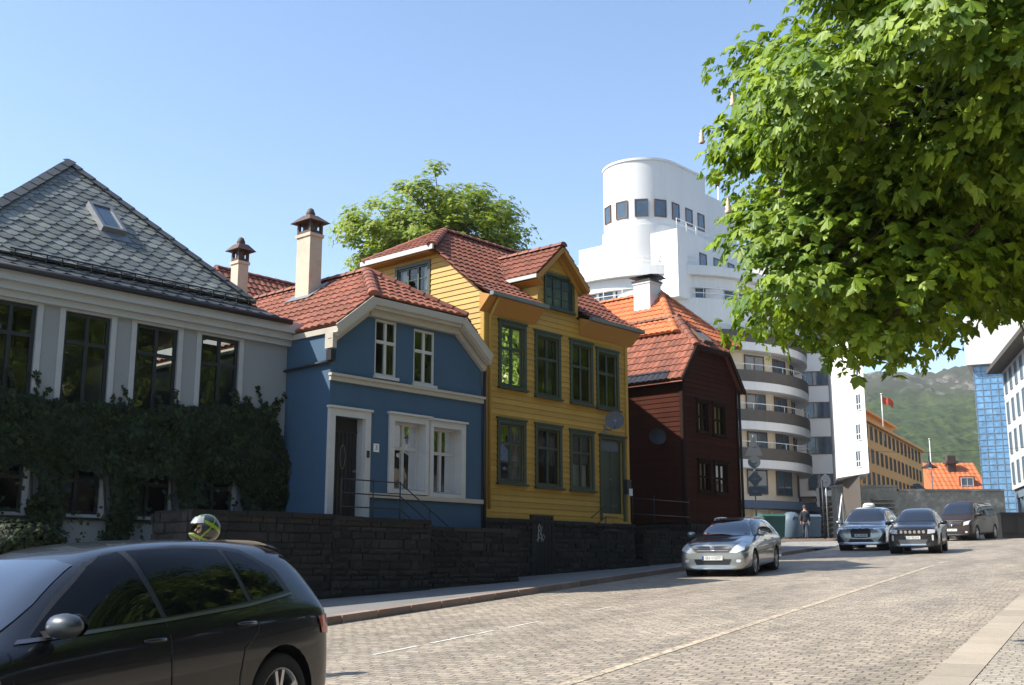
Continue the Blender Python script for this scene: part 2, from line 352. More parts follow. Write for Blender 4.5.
def window(par, M, u0,u1,z0,z1, cw=.1, cd=.04, recess=.06, fm=None, sash=None, cols=2, transom=.63, rows=0, sill=.06, curtain=None, name='window', ft=.05, bars=None, pane=None, head=0, ajar=0, label=None):
    "u0..z1 is the opening; casing sits outside it"
    mb=MB(M)
    e=.003
    if cw>0:
        mb.box(u0-cw,u0,-cd,.01,z0-cw*.6,z1+cw); mb.box(u1,u1+cw,-cd,.01,z0-cw*.6,z1+cw)
        mb.box(u0+e,u1-e,-cd+.002,.01,z1,z1+cw-.001); mb.box(u0+e,u1-e,-cd+.002,.01,z0-cw*.6+.001,z0)
        if head: mb.box(u0-cw-.04,u1+cw+.04,-cd-head,.01,z1+cw+.001,z1+cw+.05)
    w=mb.build(name,fm,par,label)
    sb=MB(M); y=recess
    sb.box(u0+e,u0+ft,y,y+.05,z0+e,z1-e); sb.box(u1-ft,u1-e,y,y+.05,z0+e,z1-e)
    sb.box(u0+ft,u1-ft,y+.001,y+.049,z0+e,z0+ft); sb.box(u0+ft,u1-ft,y+.001,y+.049,z1-ft,z1-e)
    if transom:
        zt=z0+(z1-z0)*transom
        sb.box(u0+ft,u1-ft,y-.012,y+.052,zt-.035,zt+.035)
    for i in range(1,cols):
        uc=u0+(u1-u0)*i/cols; sb.box(uc-.035,uc+.035,y-.006,y+.051,z0+ft,z1-ft)
    for zc in (bars or []):
        zb=z0+(z1-z0)*zc; sb.box(u0+ft,u1-ft,y+.01,y+.04,zb-.012,zb+.012)
    sb.build('sash',sash or fm,w)
    gb=MB(M); gb.quad((u0+.01,y+.027,z0+.01),(u1-.01,y+.027,z0+.01),(u1-.01,y+.027,z1-.01),(u0+.01,y+.027,z1-.01))
    gb.build('pane',pane or MT['pane'],w)
    if sill:
        s=MB(M); s.box(u0-cw-.03,u1+cw+.03,-cd-sill,.0,z0-cw*.6-.05,z0-cw*.6-.002); s.build('sill',sash or fm,w)
    if curtain:
        c=MB(M); mode,cm=curtain
        def strip(a,b,c0,c1):
            n=max(4,int((b-a)/.03)); P=[]
            for i in range(n+1):
                x=a+(b-a)*i/n; P.append((x,y+.14+.02*sin(x*55),c0)); P.append((x,y+.14+.02*sin(x*55),c1))
            c.add(P,[(2*i,2*i+2,2*i+3,2*i+1) for i in range(n)],.5,0,True)
        W=u1-u0
        if mode=='sides': strip(u0+.02,u0+W*.24,z0,z1); strip(u1-W*.24,u1-.02,z0,z1)
        if mode=='full': strip(u0+.02,u1-.02,z0,z1)
        if mode=='half': strip(u0+.02,u1-.02,z0,z0+(z1-z0)*.45)
        if mode=='top': strip(u0+.02,u1-.02,z0+(z1-z0)*.62,z1)
        if mode=='left': strip(u0+.02,u0+W*.48,z0,z1)
        if mode=='right': strip(u0+W*.52,u1-.02,z0,z1)
        c.build('curtain',cm,w)
    return w
def pm(P0,e,s):
    "matrix of a roof plane: x along the eave, y up the slope, z out of the roof"
    e=Vector(e).normalized(); s=Vector(s); s=(s-e*s.dot(e)).normalized(); n=e.cross(s)
    if n.z<0: n=-n
    return Matrix(((e.x,s.x,n.x,P0[0]),(e.y,s.y,n.y,P0[1]),(e.z,s.z,n.z,P0[2]),(0,0,0,1)))
def tiles(mb, M, left, right, V, per=.23, course=.33, amp=.04, lift=.035, m=0, v0=0):
    old=mb.M; mb.M=M; k=0; v=v0
    prof=(0,.75,1,.55)
    while v<V-1e-4:
        v2=min(v+course,V); la,ra,lb,rb=left(v),right(v),left(v2),right(v2)
        lo=min(la,lb); hi=max(ra,rb); i0=math.floor(lo/(per/4))-1; i1=math.ceil(hi/(per/4))+1
        P=[];J=random.uniform(-.004,.004)
        def ht(i): return amp*prof[i%4]
        cols=list(range(i0,i1+1))
        for i in cols:
            x=i*per/4; xa=min(max(x,la),max(ra,la)); xb=min(max(x,lb),max(rb,lb)); h=ht(i)
            P+= [(xa,v,h*.2),(xa,v,h+lift+J),(xb,v2,h+.004)]
        rn={}
        for j in range(len(cols)-1):
            q=(cols[j]+1)//4
            if q not in rn: rn[q]=random.random()
            b=3*j
            mb.add([P[b+1],P[b+4],P[b+5],P[b+2]],[(0,1,2,3)],rn[q],m,False)
            mb.add([P[b],P[b+3],P[b+4],P[b+1]],[(0,1,2,3)],rn[q],m,False)
        v=v2; k+=1
    mb.M=old
def slates(mb, M, left, right, V, w=.34, course=.2, m=0, v0=0):
    old=mb.M; mb.M=M; k=0; v=v0
    while v<V-1e-4:
        v2=min(v+course*1.02,V); off=(k%2)*w/2; lo=min(left(v),left(v2)); hi=max(right(v),right(v2))
        i=math.floor((lo-off)/w)-1
        while i*w+off<hi:
            a=i*w+off; b=a+w*.97; c=(a+b)/2; r=random.random(); L=random.uniform(.022,.034)
            def cl(x,vv): return min(max(x,left(min(vv,V))),max(right(min(vv,V)),left(min(vv,V))))
            vt=v-.09
            P=[(cl(a,v),v,L),(cl(a+w*.3,v),vt if v>v0 else v,L),(cl(b-w*.3,v),vt if v>v0 else v,L),(cl(b,v),v,L),(cl(b,v2),v2+.0,.006),(cl(a,v2),v2+.0,.006)]
            if cl(b,v)-cl(a,v)>.02 or cl(b,v2)-cl(a,v2)>.02:
                mb.add(P,[(0,1,2,3,4,5)],r,m)
                Q=[(p[0],p[1],0) for p in P[:4]]
                mb.add(P[:4]+Q,[(0,4,5,1),(1,5,6,2),(2,6,7,3)],r,m)
            i+=1
        v=v+course; k+=1
    mb.M=old
def ridge(mb, a, b, w=.14, step=.35, m=0):
    "half-round ridge or hip tiles"
    a=Vector(a);b=Vector(b);L=(b-a).length;n=max(1,int(L/step));d=(b-a)/n
    for i in range(n):
        p=a+d*i; q=p+d*1.08; up=Vector((0,0,1)); x=d.cross(up).normalized()
        y=x.cross(d).normalized(); 
        if y.z<0:y=-y
        P=[]
        for (c,s_) in ((p,1.08),(q,.92)):
            for k in range(7):
                t=pi*k/6; P.append(c+x*cos(t)*w*s_+y*(sin(t)*w*.75*s_-.03))
        mb.add(P,[(k,k+1,k+8,k+7) for k in range(6)]+[tuple(range(7))],None,m,False)
def chimney(name,par,F,x,y,z0,z1,w,d,matn,cap='hood'):
    mb=MB(); mb.box(x-w/2,x+w/2,y-d/2,y+d/2,z0,z1); mb.box(x-w/2-.03,x+w/2+.03,y-d/2-.03,y+d/2+.03,z1-.08,z1+.0)
    c=mb.build(name,matn,par)
    fl=MB(); fl.box(x-w/2-.12,x+w/2+.12,y-d/2-.12,y+d/2+.12,z0,z0+.02); 
    if cap=='hood':
        h=MB(); t=.34
        for sx in (-1,1):
            for sy in (-1,1): h.box(x+sx*(w/2-.03)-.035,x+sx*(w/2-.03)+.035,y+sy*(d/2-.03)-.035,y+sy*(d/2-.03)+.035,z1,z1+t)
        h.box(x-w/2,x+w/2,y-d/2,y+d/2,z1+.001,z1+.08)
        h.box(x-.04,x+.04,y-d/2+.02,y+d/2-.02,z1+.08,z1+t)
        a=w/2+.14;b=d/2+.14;zz=z1+t
        h.add([(x-a,y-b,zz-.04),(x+a,y-b,zz-.04),(x+a,y+b,zz-.04),(x-a,y+b,zz-.04),(x-.14,y-.14,zz+.16),(x+.14,y-.14,zz+.16),(x+.14,y+.14,zz+.16),(x-.14,y+.14,zz+.16)],
              [(0,1,5,4),(1,2,6,5),(2,3,7,6),(3,0,4,7),(4,5,6,7),(3,2,1,0)])
        h.lathe([(.1,zz+.16),(.12,zz+.22),(.07,zz+.34),(0,zz+.38)],10,(x,y,0))
        h.build('chimney_cap',MT['rust'],c)
    else:
        h=MB(); h.box(x-w/2-.06,x+w/2+.06,y-d/2-.06,y+d/2+.06,z1,z1+.06); h.box(x-w/2+.05,x+w/2-.05,y-d/2+.05,y+d/2-.05,z1+.06,z1+.14)
        a=w/2+.16;b=d/2+.16; h.add([(x-a,y-b,z1+.2),(x+a,y-b,z1+.2),(x+a,y+b,z1+.2),(x-a,y+b,z1+.2),(x,y-b,z1+.3),(x,y+b,z1+.3)],[(0,1,4),(1,2,5,4),(2,3,5),(3,0,4,5),(3,2,1,0)])
        h.build('chimney_cap',MT['black_plastic'],c)
    return c
def pipe(name,par,pts,r,m): b=MB(); b.tube(pts,r,8); return b.build(name,m,par)
def side_M(D,x=0.): return Matrix(((0,1,0,x),(-1,0,0,D),(0,0,1,0),(0,0,0,1)))   # left end wall: u' = D - depth
# ------------------------------------------------------------------ ground, street
SROT=R(90-28.3)
def sw(s,m,dz=0.): return (SS*s-SC*m, SC*s+SS*m, g(s)+dz)      # street coords: s along, m to the left
def street_obj(name, polys, dz, mt, kind='structure', step=None, thick=0, smin=None, **kw):
    "sheets laid on the street; local frame of the object is turned so x runs along the street"
    Mi=Matrix.Rotation(-SROT,4,'Z'); mb=MB(Mi)
    for P in polys:
        mb.poly([sw(s,m,dz) for s,m in P])
    o=mb.build(name,mt,None); o.rotation_euler=(0,0,SROT); return tag(o,kind=kind,**kw)
def strip_polys(s0,s1,m0,m1,knots=(62,150)):
    ks=[s0]+[k for k in knots if s0<k<s1]+[s1]
    return [[(a,m0),(a,m1),(b,m1),(b,m0)] for a,b in zip(ks,ks[1:])]
KL=11.15; KR=1.8
# earth sheet to the horizon
mb=MB(); ss=[-300,-60,0,30,62,100,150,400,900,1600]
for a,b in zip(ss,ss[1:]): mb.quad((SS*a-SC*1700,SC*a+SS*1700,g(max(a,-60))-.1),(SS*a+SC*1700,SC*a-SS*1700,g(max(a,-60))-.1),(SS*b+SC*1700,SC*b-SS*1700,g(max(b,-60))-.1),(SS*b-SC*1700,SC*b+SS*1700,g(max(b,-60))-.1))
tag(mb.build('ground',MT['asphalt']),kind='structure')
street_obj('road',strip_polys(-25,260,KR,KL),0,MT['setts'])
street_obj('side_street',strip_polys(49.2,61,KL+.004,70)+strip_polys(61,75,KL+.004,KL+.01),-.004,MT['asphalt'])
street_obj('right_pavement',strip_polys(-25,85,-14,KR-.42),.024,MT['setts_small'])
# flagstone kerb strip flush with the right pavement
Mi=Matrix.Rotation(-SROT,4,'Z'); mb=MB(Mi); s=-5
while s<85:
    L=random.uniform(.7,1.1); a=[sw(s+.01,KR-.42,.03),sw(s+.01,KR,.03),sw(s+L-.01,KR,.03),sw(s+L-.01,KR-.42,.03)]
    b=[(p[0],p[1],p[2]-.12) for p in a]
    mb.add(a+b,[(0,1,2,3),(1,5,6,2),(0,4,5,1),(3,2,6,7)]); s+=L
o=mb.build('right_kerb',MT['flag']); o.rotation_euler=(0,0,SROT); tag(o,kind='structure')
# left kerb path with the rounded corner into the side street
RC=3.2; path=[(-25,KL)]+[(s,KL) for s in np.arange(-24,46,1.0)]
c0=(46,KL+RC)
for k in range(0,11): a=-pi/2+pi/2*k/10; path.append((c0[0]+RC*cos(a),c0[1]+RC*sin(a)))
path+=[(46+RC,KL+RC+d) for d in range(1,40,2)]
def kerb(name,path,h,w,mt):
    mb=MB(Mi)
    for i in range(len(path)-1):
        a=Vector(path[i]);b=Vector(path[i+1]);d=(b-a);L=d.length;d/=L;n=Vector((-d.y,d.x))
        if name=='far_kerb': n=n
        q=a+d*.012; e=b-d*.012
        A=[sw(q.x,q.y,h),sw(e.x,e.y,h),sw((e+n*w).x,(e+n*w).y,h),sw((q+n*w).x,(q+n*w).y,h)]
        B=[(p[0],p[1],p[2]-.25) for p in A]
        mb.add(A+B,[(0,1,2,3),(0,4,5,1),(1,5,6,2),(3,7,4,0),(2,6,7,3)],None)
    o=mb.build(name,mt); o.rotation_euler=(0,0,SROT); tag(o,kind='structure'); return o
kerb('left_kerb',path,.125,.22,MT['kerb'])
inner=[]
for s,m in path:
    if s<=46: inner.append((s,m+.2))
    elif m<KL+RC: a=atan2(m-c0[1],s-c0[0]); inner.append((c0[0]+(RC-.2)*cos(a),c0[1]+(RC-.2)*sin(a)))
    else: inner.append((s-.2,m))
street_obj('left_sidewalk',[inner+[(46,60),(-25,60)]],.12,MT['sidewalk'])
p2=[(61,70),(61,KL+2.5)]+[(61+2.5-2.5*cos(t),KL+2.5-2.5*sin(t)) for t in [pi/2*k/6 for k in range(1,7)]]+[(s,KL) for s in range(65,92,2)]
kerb('far_kerb',p2[::1],.125,.22,MT['kerb'])
street_obj('far_sidewalk',[[(61.2,70),(61.2,KL+2.6),(62.0,KL+.9),(63.6,KL+.2),(62.01+1.6,70)]]+strip_polys(63.6,91,KL+.2,70),.118,MT['sidewalk'])
# painted lines
def line(name,label,segs,w,mt,group=None):
    mb=MB(Mi)
    for s0,s1,m in segs: 
        mb.quad(sw(s0,m-w/2,.005),sw(s0,m+w/2,.005),sw(s1,m+w/2,.005),sw(s1,m-w/2,.005))
    o=mb.build(name,mt); o.rotation_euler=(0,0,SROT); return tag(o,kind='structure')
line('centre_line','',[(-5,34,4.9),(35,36.5,4.9)],.13,MT['yellow_paint'])
line('parking_line','',[(11.6,12.6,8.15),(12.9,14.6,8.15),(15.0,16.0,8.15),(18,18.8,8.15)],.07,MT['white_paint'])
mb=MB(Mi)
for k in range(6): 
    s0=51+k*1.6; mb.quad(sw(s0,KL+.6,.004),sw(s0,KL+4.6,.004),sw(s0+.7,KL+4.6,.004),sw(s0+.7,KL+.6,.004))
o=mb.build('zebra_crossing',MT['white_paint']); o.rotation_euler=(0,0,SROT); tag(o,kind='structure')

# ------------------------------------------------------------------ grey rendered house
FG=Frame(-5.0,24.7,-.75,48.5)
gh=thing('rendered_house','pale grey rendered house with a slate hipped roof and tall dark windows, above the ivy','house',FG.o,FG.rot)
ez=5.43-FG.o.z; WT=-8.0
W4=FG.uz(197.8,328.9); W4b=FG.uz(195.7,408); W4r=FG.uz(243.7,337.7)
W3=FG.uz(132.8,317.4); W2=FG.uz(61.3,304.1)
print('grey', W4,W4b,W4r,W3,W2,FG.uz(0,458),FG.uz(0,511),FG.uz(151,469))
zt=W4[1]-.1; zb=W4b[1]-.25; ww=W4r[0]-W4[0]; pitch=(W4[0]-W2[0])/2
wins=[]
for k in range(5):
    a=W4[0]-pitch*k; wins.append((a+.1,a+ww-.1,zb,zt))
lz1=FG.uz(151,471)[1]; lz0=FG.uz(20,512)[1]
low=[(a,b,lz0,lz1) for a,b,_,_ in wins]
mb=MB(); wall(mb,I4,-.5,ez-.15,lambda z:(WT,0),wins+low,reveal=.1)
mb.quad((0,0,-.5),(0,7,-.5),(0,7,ez),(0,0,ez)); mb.quad((WT,0,-.5),(WT,7,-.5),(WT,7,ez),(WT,0,ez)); mb.quad((0,7,-.5),(WT,7,-.5),(WT,7,ez),(0,7,ez))
mb.quad((0,.02,lz1+.4),(WT,.02,lz1+.4),(WT,6.9,lz1+.4),(0,6.9,lz1+.4))
mb.build('wall',MT['grey_render'],gh)
for i,(a,b,c,d) in enumerate(wins):
    window(gh,I4,a,b,c,d,cw=.11,cd=.018,recess=.04,fm=MT['house_trim'],sash=MT['black_frame'],cols=2,transom=.68,ft=.07,sill=.05)
    s=MB(); s.box(a+.02,b-.02,.8,.9,c,d); s.build('blind',MT['room'],gh)  # dark panel standing in for the unlit interior
for i,(a,b,c,d) in enumerate(low):
    window(gh,I4,a,b,c,d,cw=.10,cd=.018,recess=.04,fm=MT['house_trim'],sash=MT['black_frame'],cols=2,transom=.7,ft=.06,sill=.05)
mb=MB(); x1=.12
mb.box(WT-.3,x1,-.12,.0,ez-.62,ez-.5); mb.box(WT-.3,x1+.03,-.22,0,ez-.499,ez-.36); mb.box(WT-.3,x1+.06,-.34,0,ez-.359,ez-.12)
mb.build('cornice',MT['house_trim'],gh)
mb=MB(); mb.box(WT-.3,-0.02,-.05,0,.1,.55); mb.build('plinth',MT['house_trim'],gh)
# hipped slate roof: half width a, flared skirt
XR,ez=FG.uz(289,321,-.4); cx=-3.6; a=XR-.36-cx; APX=FG.hit(68,165,(cx,0,0),(1,0,0)); ay=APX.y; print('apex',APX,XR,ez)
def hip_roof():
    mb=MB(); e0=-.36; z0=ez
    # skirt (flatter, dark) then the main 45 degree slope
    sk=.52; 
    faces=[((cx-a-.0,e0,z0),(1,0,0),(0,1,0)),]
    Mf=pm((cx-a-3.36,e0,z0),(1,0,0),(0,1,.62)); Lw=2*(a+.36)+3; sl=sqrt(1+.62**2)
    V=sk*sl
    slates(mb,Mf,lambda v:v/sl,lambda v:Lw-v/sl,V,course=.2,m=1)
    z1=z0+sk*.62; y1=e0+sk; hw=a+.36-sk
    H=APX.z-z1; run=ay-y1; run_x=hw
    slp=sqrt(H*H+run*run)/1.0
    n_=Vector((0,-H,run)).normalized(); PL=FG.hit(0,206,(cx+hw,y1,z1+.1),n_); kL=(APX.z-z1)/(APX.z-PL.z); xL=cx+(PL.x-cx)*kL; hl=cx-xL; print('hl',hl,hw,run,H)
    Mf=pm((xL,y1,z1+.06),(1,0,0),(0,run,H))
    slates(mb,Mf,lambda v:v/slp*hl,lambda v:hl+hw-v/slp*hw,slp-.05,w=.33,course=.2)
    # side and rear slopes
    sr_=sqrt(H*H+hw*hw); slates(mb,pm((cx+hw,y1+2*run,z1+.06),(0,-1,0),(-hw,0,H)),lambda v:v/sr_*run,lambda v:2*run-v/sr_*run,sr_-.05,course=.3)
    sr2=sqrt(H*H+hl*hl); slates(mb,pm((xL,y1,z1+.06),(0,1,0),(hl,0,H)),lambda v:v/sr2*run,lambda v:2*run-v/sr2*run,sr2-.05,course=.3)
    # under sheets so nothing shows through
    ap=(cx,ay,APX.z); A=(xL,y1,z1);B=(cx+hw,y1,z1);C=(cx+hw,y1+2*run,z1);D=(xL,y1+2*run,z1)
    for p,q in ((A,B),(B,C),(C,D),(D,A)): mb.add([p,q,ap],[(0,1,2)],0,1)
    A0=(xL-sk,e0,z0);B0=(cx+a+.36,e0,z0);C0=(cx+a+.36,y1+2*run+.5,z0);D0=(xL-sk,y1+2*run+.5,z0)
    for p,q,r_,s_ in ((A0,B0,B,A),(B0,C0,C,B),(C0,D0,D,C),(D0,A0,A,D)): mb.quad(p,q,r_,s_,0,1)
    mb.quad(A0,B0,C0,D0,0,1)
    o=mb.build('roof',[MT['slate'],MT['slate_dark']],gh)
    r=MB(); 
    for P in (A,B):
        n=14; P=Vector(P); Q=Vector(ap); d=(Q-P)/n
        for k in range(n):
            u=P+d*k; w_=P+d*(k+1.1); up=Vector((0,0,.1)); x=d.cross(Vector((0,0,1))).normalized()*.17
            s_=x.cross(d).normalized(); s_=s_ if s_.z>0 else -s_
            r.add([u+x-s_*.03+up,u+s_*.06+up,u-x-s_*.03+up,w_+x-s_*.05+up,w_+s_*.04+up,w_-x-s_*.05+up],[(0,1,4,3),(1,2,5,4),(0,1,2)],None)
    r.build('hip_cap',MT['slate_dark'],o)
    gt=MB(); gt.tube([(cx-a-.36,e0-.06,z0-.02),(cx+a+.42,e0-.06,z0-.02)],.06,10); gt.tube([(x1-.02,-.12,ez-.2),(x1-.02,-.1,ez-.7),(x1+.03,-.06,ez-1),(x1+.03,-.06,-.3)],.05,8)
    gt.build('gutter',MT['iron'],gh)
    sg=MB(); zz=z1+.1
    for k in range(18): xx=cx-hw+.2+k*(2*hw-.4)/17; sg.bar((xx,y1-.05,z1-.02),(xx,y1-.08,z1+.16),.02)
    sg.bar((cx-hw+.1,y1-.08,z1+.15),(cx+hw-.1,y1-.08,z1+.15),.025); sg.bar((cx-hw+.1,y1-.08,z1+.07),(cx+hw-.1,y1-.08,z1+.07),.025)
    sg.build('snow_guard',MT['iron'],gh)
    # roof window
    n=Vector((0,-H,run)).normalized(); P1=FG.hit(86,211,A,n); P2=FG.hit(119,236,A,n)
    s_=Vector((0,run,H)).normalized(); v1=(P1-Vector(A)).dot(s_); v2=(P2-Vector(A)).dot(s_)
    Mf=pm(A,(1,0,0),(0,run,H)); xa=P1.x-A[0]; xb=P2.x-A[0]
    xb=max(xb,xa+.55)
    w=MB(Mf); lo,hi=min(v1,v2)-.1,max(v1,v2)+.1
    for q in ((xa,xa+.07,lo,hi),(xb-.07,xb,lo,hi),(xa+.07,xb-.07,lo,lo+.07),(xa+.07,xb-.07,hi-.07,hi)): w.box(q[0],q[1],q[2],q[3],.0,.2)
    o2=w.build('roof_window',MT['lead'],o); w=MB(Mf); w.box(xa+.07,xb-.07,lo+.07,hi-.07,.1,.17); w.build('pane',MT['farglass'],o2)
    w=MB(Mf); w.quad((xa-.1,lo-.25,.075),(xb+.1,lo-.25,.075),(xb+.05,lo,.085),(xa-.05,lo,.085)); w.build('flashing',MT['lead'],o2)
    return o
hip_roof()
# chimney on the rear slope of the grey house
y=FG.hit(239,285,(cx+2.0,0,0),(1,0,0))
cp=FG.hit(239,285,(0,5.3,0),(0,1,0)); ct=FG.hit(239,262,(0,5.3,0),(0,1,0)); cl=FG.hit(230,270,(0,5.3,0),(0,1,0)); crr=FG.hit(248,270,(0,5.3,0),(0,1,0))
chimney('chimney',gh,FG,cp.x,5.3,cp.z-2.2,ct.z,.33,.33,MT['chim_render'])
# small red-roofed house behind
FB=Frame(-8.2,33.5,0,48.5)
bh=thing('back_house','small house behind, only its red tiled roof showing left of the tall chimney','house',FB.o,FB.rot)
rz=FB.hit(285,283,(0,1.5,0),(0,1,0)); zr=rz.z; xr=rz.x
mb=MB(); mb.box(xr-4,xr+3,.2,6,-2,zr-2.3); mb.build('wall',MT['grey_render'],bh)
mb=MB(); sl=sqrt(2)
tiles(mb,pm((xr-4.2,-1,zr-2.5),(1,0,0),(0,1,1)),lambda v:min(v/sl*.6,2.2),lambda v:7.4-min(v/sl,3),2.5*sl)
mb.add([(xr-4.2,-1,zr-2.6),(xr+3.2,-1,zr-2.6),(xr+.7,1.5,zr-.05),(xr-2.7,1.5,zr-.05),(xr+3.2,6,zr-2.6),(xr-4.2,6,zr-2.6),(xr+.7,3.5,zr-.05),(xr-2.7,3.5,zr-.05)],[(0,1,2,3),(1,4,6,2),(3,2,6,7),(0,3,7,5),(5,7,6,4)],.5)
o=mb.build('roof',MT['tile_red'],bh); mb=MB(); ridge(mb,(xr-2.7,1.5,zr),(xr+.7,1.5,zr)); ridge(mb,(xr+3.2,-1,zr-2.5),(xr+.7,1.5,zr)); mb.build('ridge_tile',MT['tile_dark'],o)

# ------------------------------------------------------------------ blue house
def zt_(F,px,py,y=0): return F.uz(px,py,y)[1]
FBl=Frame(-3.87,23.72,.98,48.5); F=FBl; BW=F.uz(481.3,440)[0]
print('blue W',BW, 'base',F.uz(325,515)[1],F.uz(480,527)[1])
bl=thing('blue_house','blue rendered house with white window surrounds, a cropped gable and red tiles','house',F.o,F.rot)
kx0,kz=F.uz(367,302); kx1,_=F.uz(457,320); ezb=F.uz(325,328)[1]; mid=(kx0+kx1)/2
apx=F.hit(367,272,(mid,0,0),(1,0,0)); print('blue apex',apx,kx0,kx1,kz,ezb)
az=apx.z; ady=apx.y; m_=(kz-ezb)/(kx0+.15); BD=8.0
d=F.uz; 
# openings
door=(d(334,416)[0],d(364,420)[0],.06,d(334,415.5)[1])
def rect(tl,bl_,rx,ry,ins=0):
    u0,z1=d(*tl); _,z0=d(*bl_); u1=d(rx,ry)[0]; return (u0+ins,u1-ins,z0+ins,z1-ins)
gw=[rect((393.5,421),(391,489),424,440),rect((432.5,427),(432,493),460,440)]
uw=[rect((375.5,318),(375.5,375),397,345),rect((414,328),(414,383),435,350)]
hs=[door]+gw+uw
mb=MB(); lim=lambda z:(0,BW) if z<=ezb else ((z-ezb)/m_*.9, BW-(z-ezb)/m_*.9)
wall(mb,I4,-.35,kz-.05,lim,hs,reveal=.26,knots=(ezb,))
wall(mb,side_M(BD),-.35,ezb+.02,lambda z:(0,BD))
mb.quad((BW,0,-.35),(BW,BD,-.35),(BW,BD,ezb),(BW,0,ezb)); mb.quad((0,BD,-.35),(BW,BD,-.35),(BW,BD,ezb),(0,BD,ezb)); mb.quad((0.03,.3,2.6),(BW-.03,.3,2.6),(BW-.03,BD,2.6),(.03,BD,2.6))
mb.build('wall',MT['blue_render'],bl)
# trim: string courses
mb=MB(); z1=F.uz(325.5,372)[1]; 
mb.box(-.03,BW+.02,-.07,0,z1-.16,z1-.06); mb.box(-.05,BW+.04,-.11,0,z1-.059,z1)
mb.build('string_course',MT['cream_trim'],bl); mb=MB()
z2=F.uz(374,493)[1]; mb.box(door[1]+.12,BW+.03,-.07,0,z2-.1,z2+.0)
mb.build('string_course',MT['cream_trim'],bl)
# door
mb=MB(); c=.16
mb.box(door[0]-c,door[0],-.06,.02,-.02,door[3]+c); mb.box(door[1],door[1]+c,-.06,.02,-.02,door[3]+c); mb.box(door[0],door[1],-.057,.02,door[3],door[3]+c-.002); mb.box(door[0]-c-.03,door[1]+c+.03,-.10,.02,door[3]+c,door[3]+c+.05)
mb.box(door[0]+.002,door[0]+.02,.0,.25,0,door[3]);mb.box(door[1]-.02,door[1]-.002,.0,.25,0,door[3]);mb.box(door[0],door[1],-.06,.25,-.04,.06)
fr=mb.build('door_frame',MT['white_trim'],bl)
mb=MB(); dw=door[1]-door[0]; mb.box(door[0]+.02,door[1]-.02,.2,.25,.06,door[3])
for k in range(7): xx=door[0]+.05+k*(dw-.1)/7; mb.box(xx+.01,xx+(dw-.1)/7-.01,.188,.2,.1,door[3]-.32)
mb.box(door[0]+.02,door[1]-.02,.185,.2,door[3]-.3,door[3]-.25)
dr=mb.build('door',MT['door_black'],bl)
mb=MB(); cx_=(door[0]+door[1])/2; mb.lathe([(.02,.18),(.02,.12),(.035,.11),(.0,.1)],10,(door[1]-.13,0,1.05),'y'); mb.build('door_handle',MT['zinc'],dr); mb=MB()
for k in range(16): 
    t=2*pi*k/16; t2=2*pi*(k+1)/16; mb.bar((cx_+.0+.07*cos(t),.183,1.35+.26*sin(t)),(cx_+.07*cos(t2),.183,1.35+.26*sin(t2)),.012)
mb.build('oval_ornament',MT['zinc'],dr)
mb=MB(); mb.box(door[1]+c+.12,door[1]+c+.28,-.02,.0,1.5,1.68); pl=mb.build('house_number',MT['plate'],bl)
text_mesh('3',.15,Matrix.Translation((door[1]+c+.2,-.021,1.59))@Matrix.Rotation(pi/2,4,'X'),'digit',MT['ink'],pl,.002)
mb=MB(); mb.box(door[1]+.05,door[1]+.11,-.09,-.06,1.35,1.5); mb.build('doorbell',MT['black_plastic'],bl)
for i,h in enumerate(gw): window(bl,I4,*h,cw=.15,cd=.055,recess=.2,fm=MT['white_trim'],cols=2,transom=.62,sill=0,ft=.05,head=.05)
# white splayed reveals of the ground floor windows
mb=MB()
for (a,b,c_,e_) in gw:
    for x in (a+.006,b-.006): mb.quad((x,-.05,c_),(x,.2,c_),(x,.2,e_),(x,-.05,e_))
    mb.quad((a,-.05,e_-.006),(b,-.05,e_-.006),(b,.2,e_-.006),(a,.2,e_-.006)); mb.quad((a,-.05,c_+.006),(b,-.05,c_+.006),(b,.2,c_+.006),(a,.2,c_+.006))
mb.build('window_reveal',MT['white_trim'],bl)
for i,h in enumerate(uw): window(bl,I4,*h,cw=.0,cd=.03,recess=.03,fm=MT['white_trim'],cols=2,transom=.6,sill=0,ft=.06)
for (a,b,c_,e_) in uw: mb=MB(); mb.box(a-.03,b+.03,-.07,.03,c_-.07,c_); mb.build('window_sill',MT['white_trim'],bl)
# roof: two long slopes with cropped front
oh=.06; fo=.28
mr=(az-kz)/ (mid-kx0+.02); ezr=az-mr*(mid+oh)
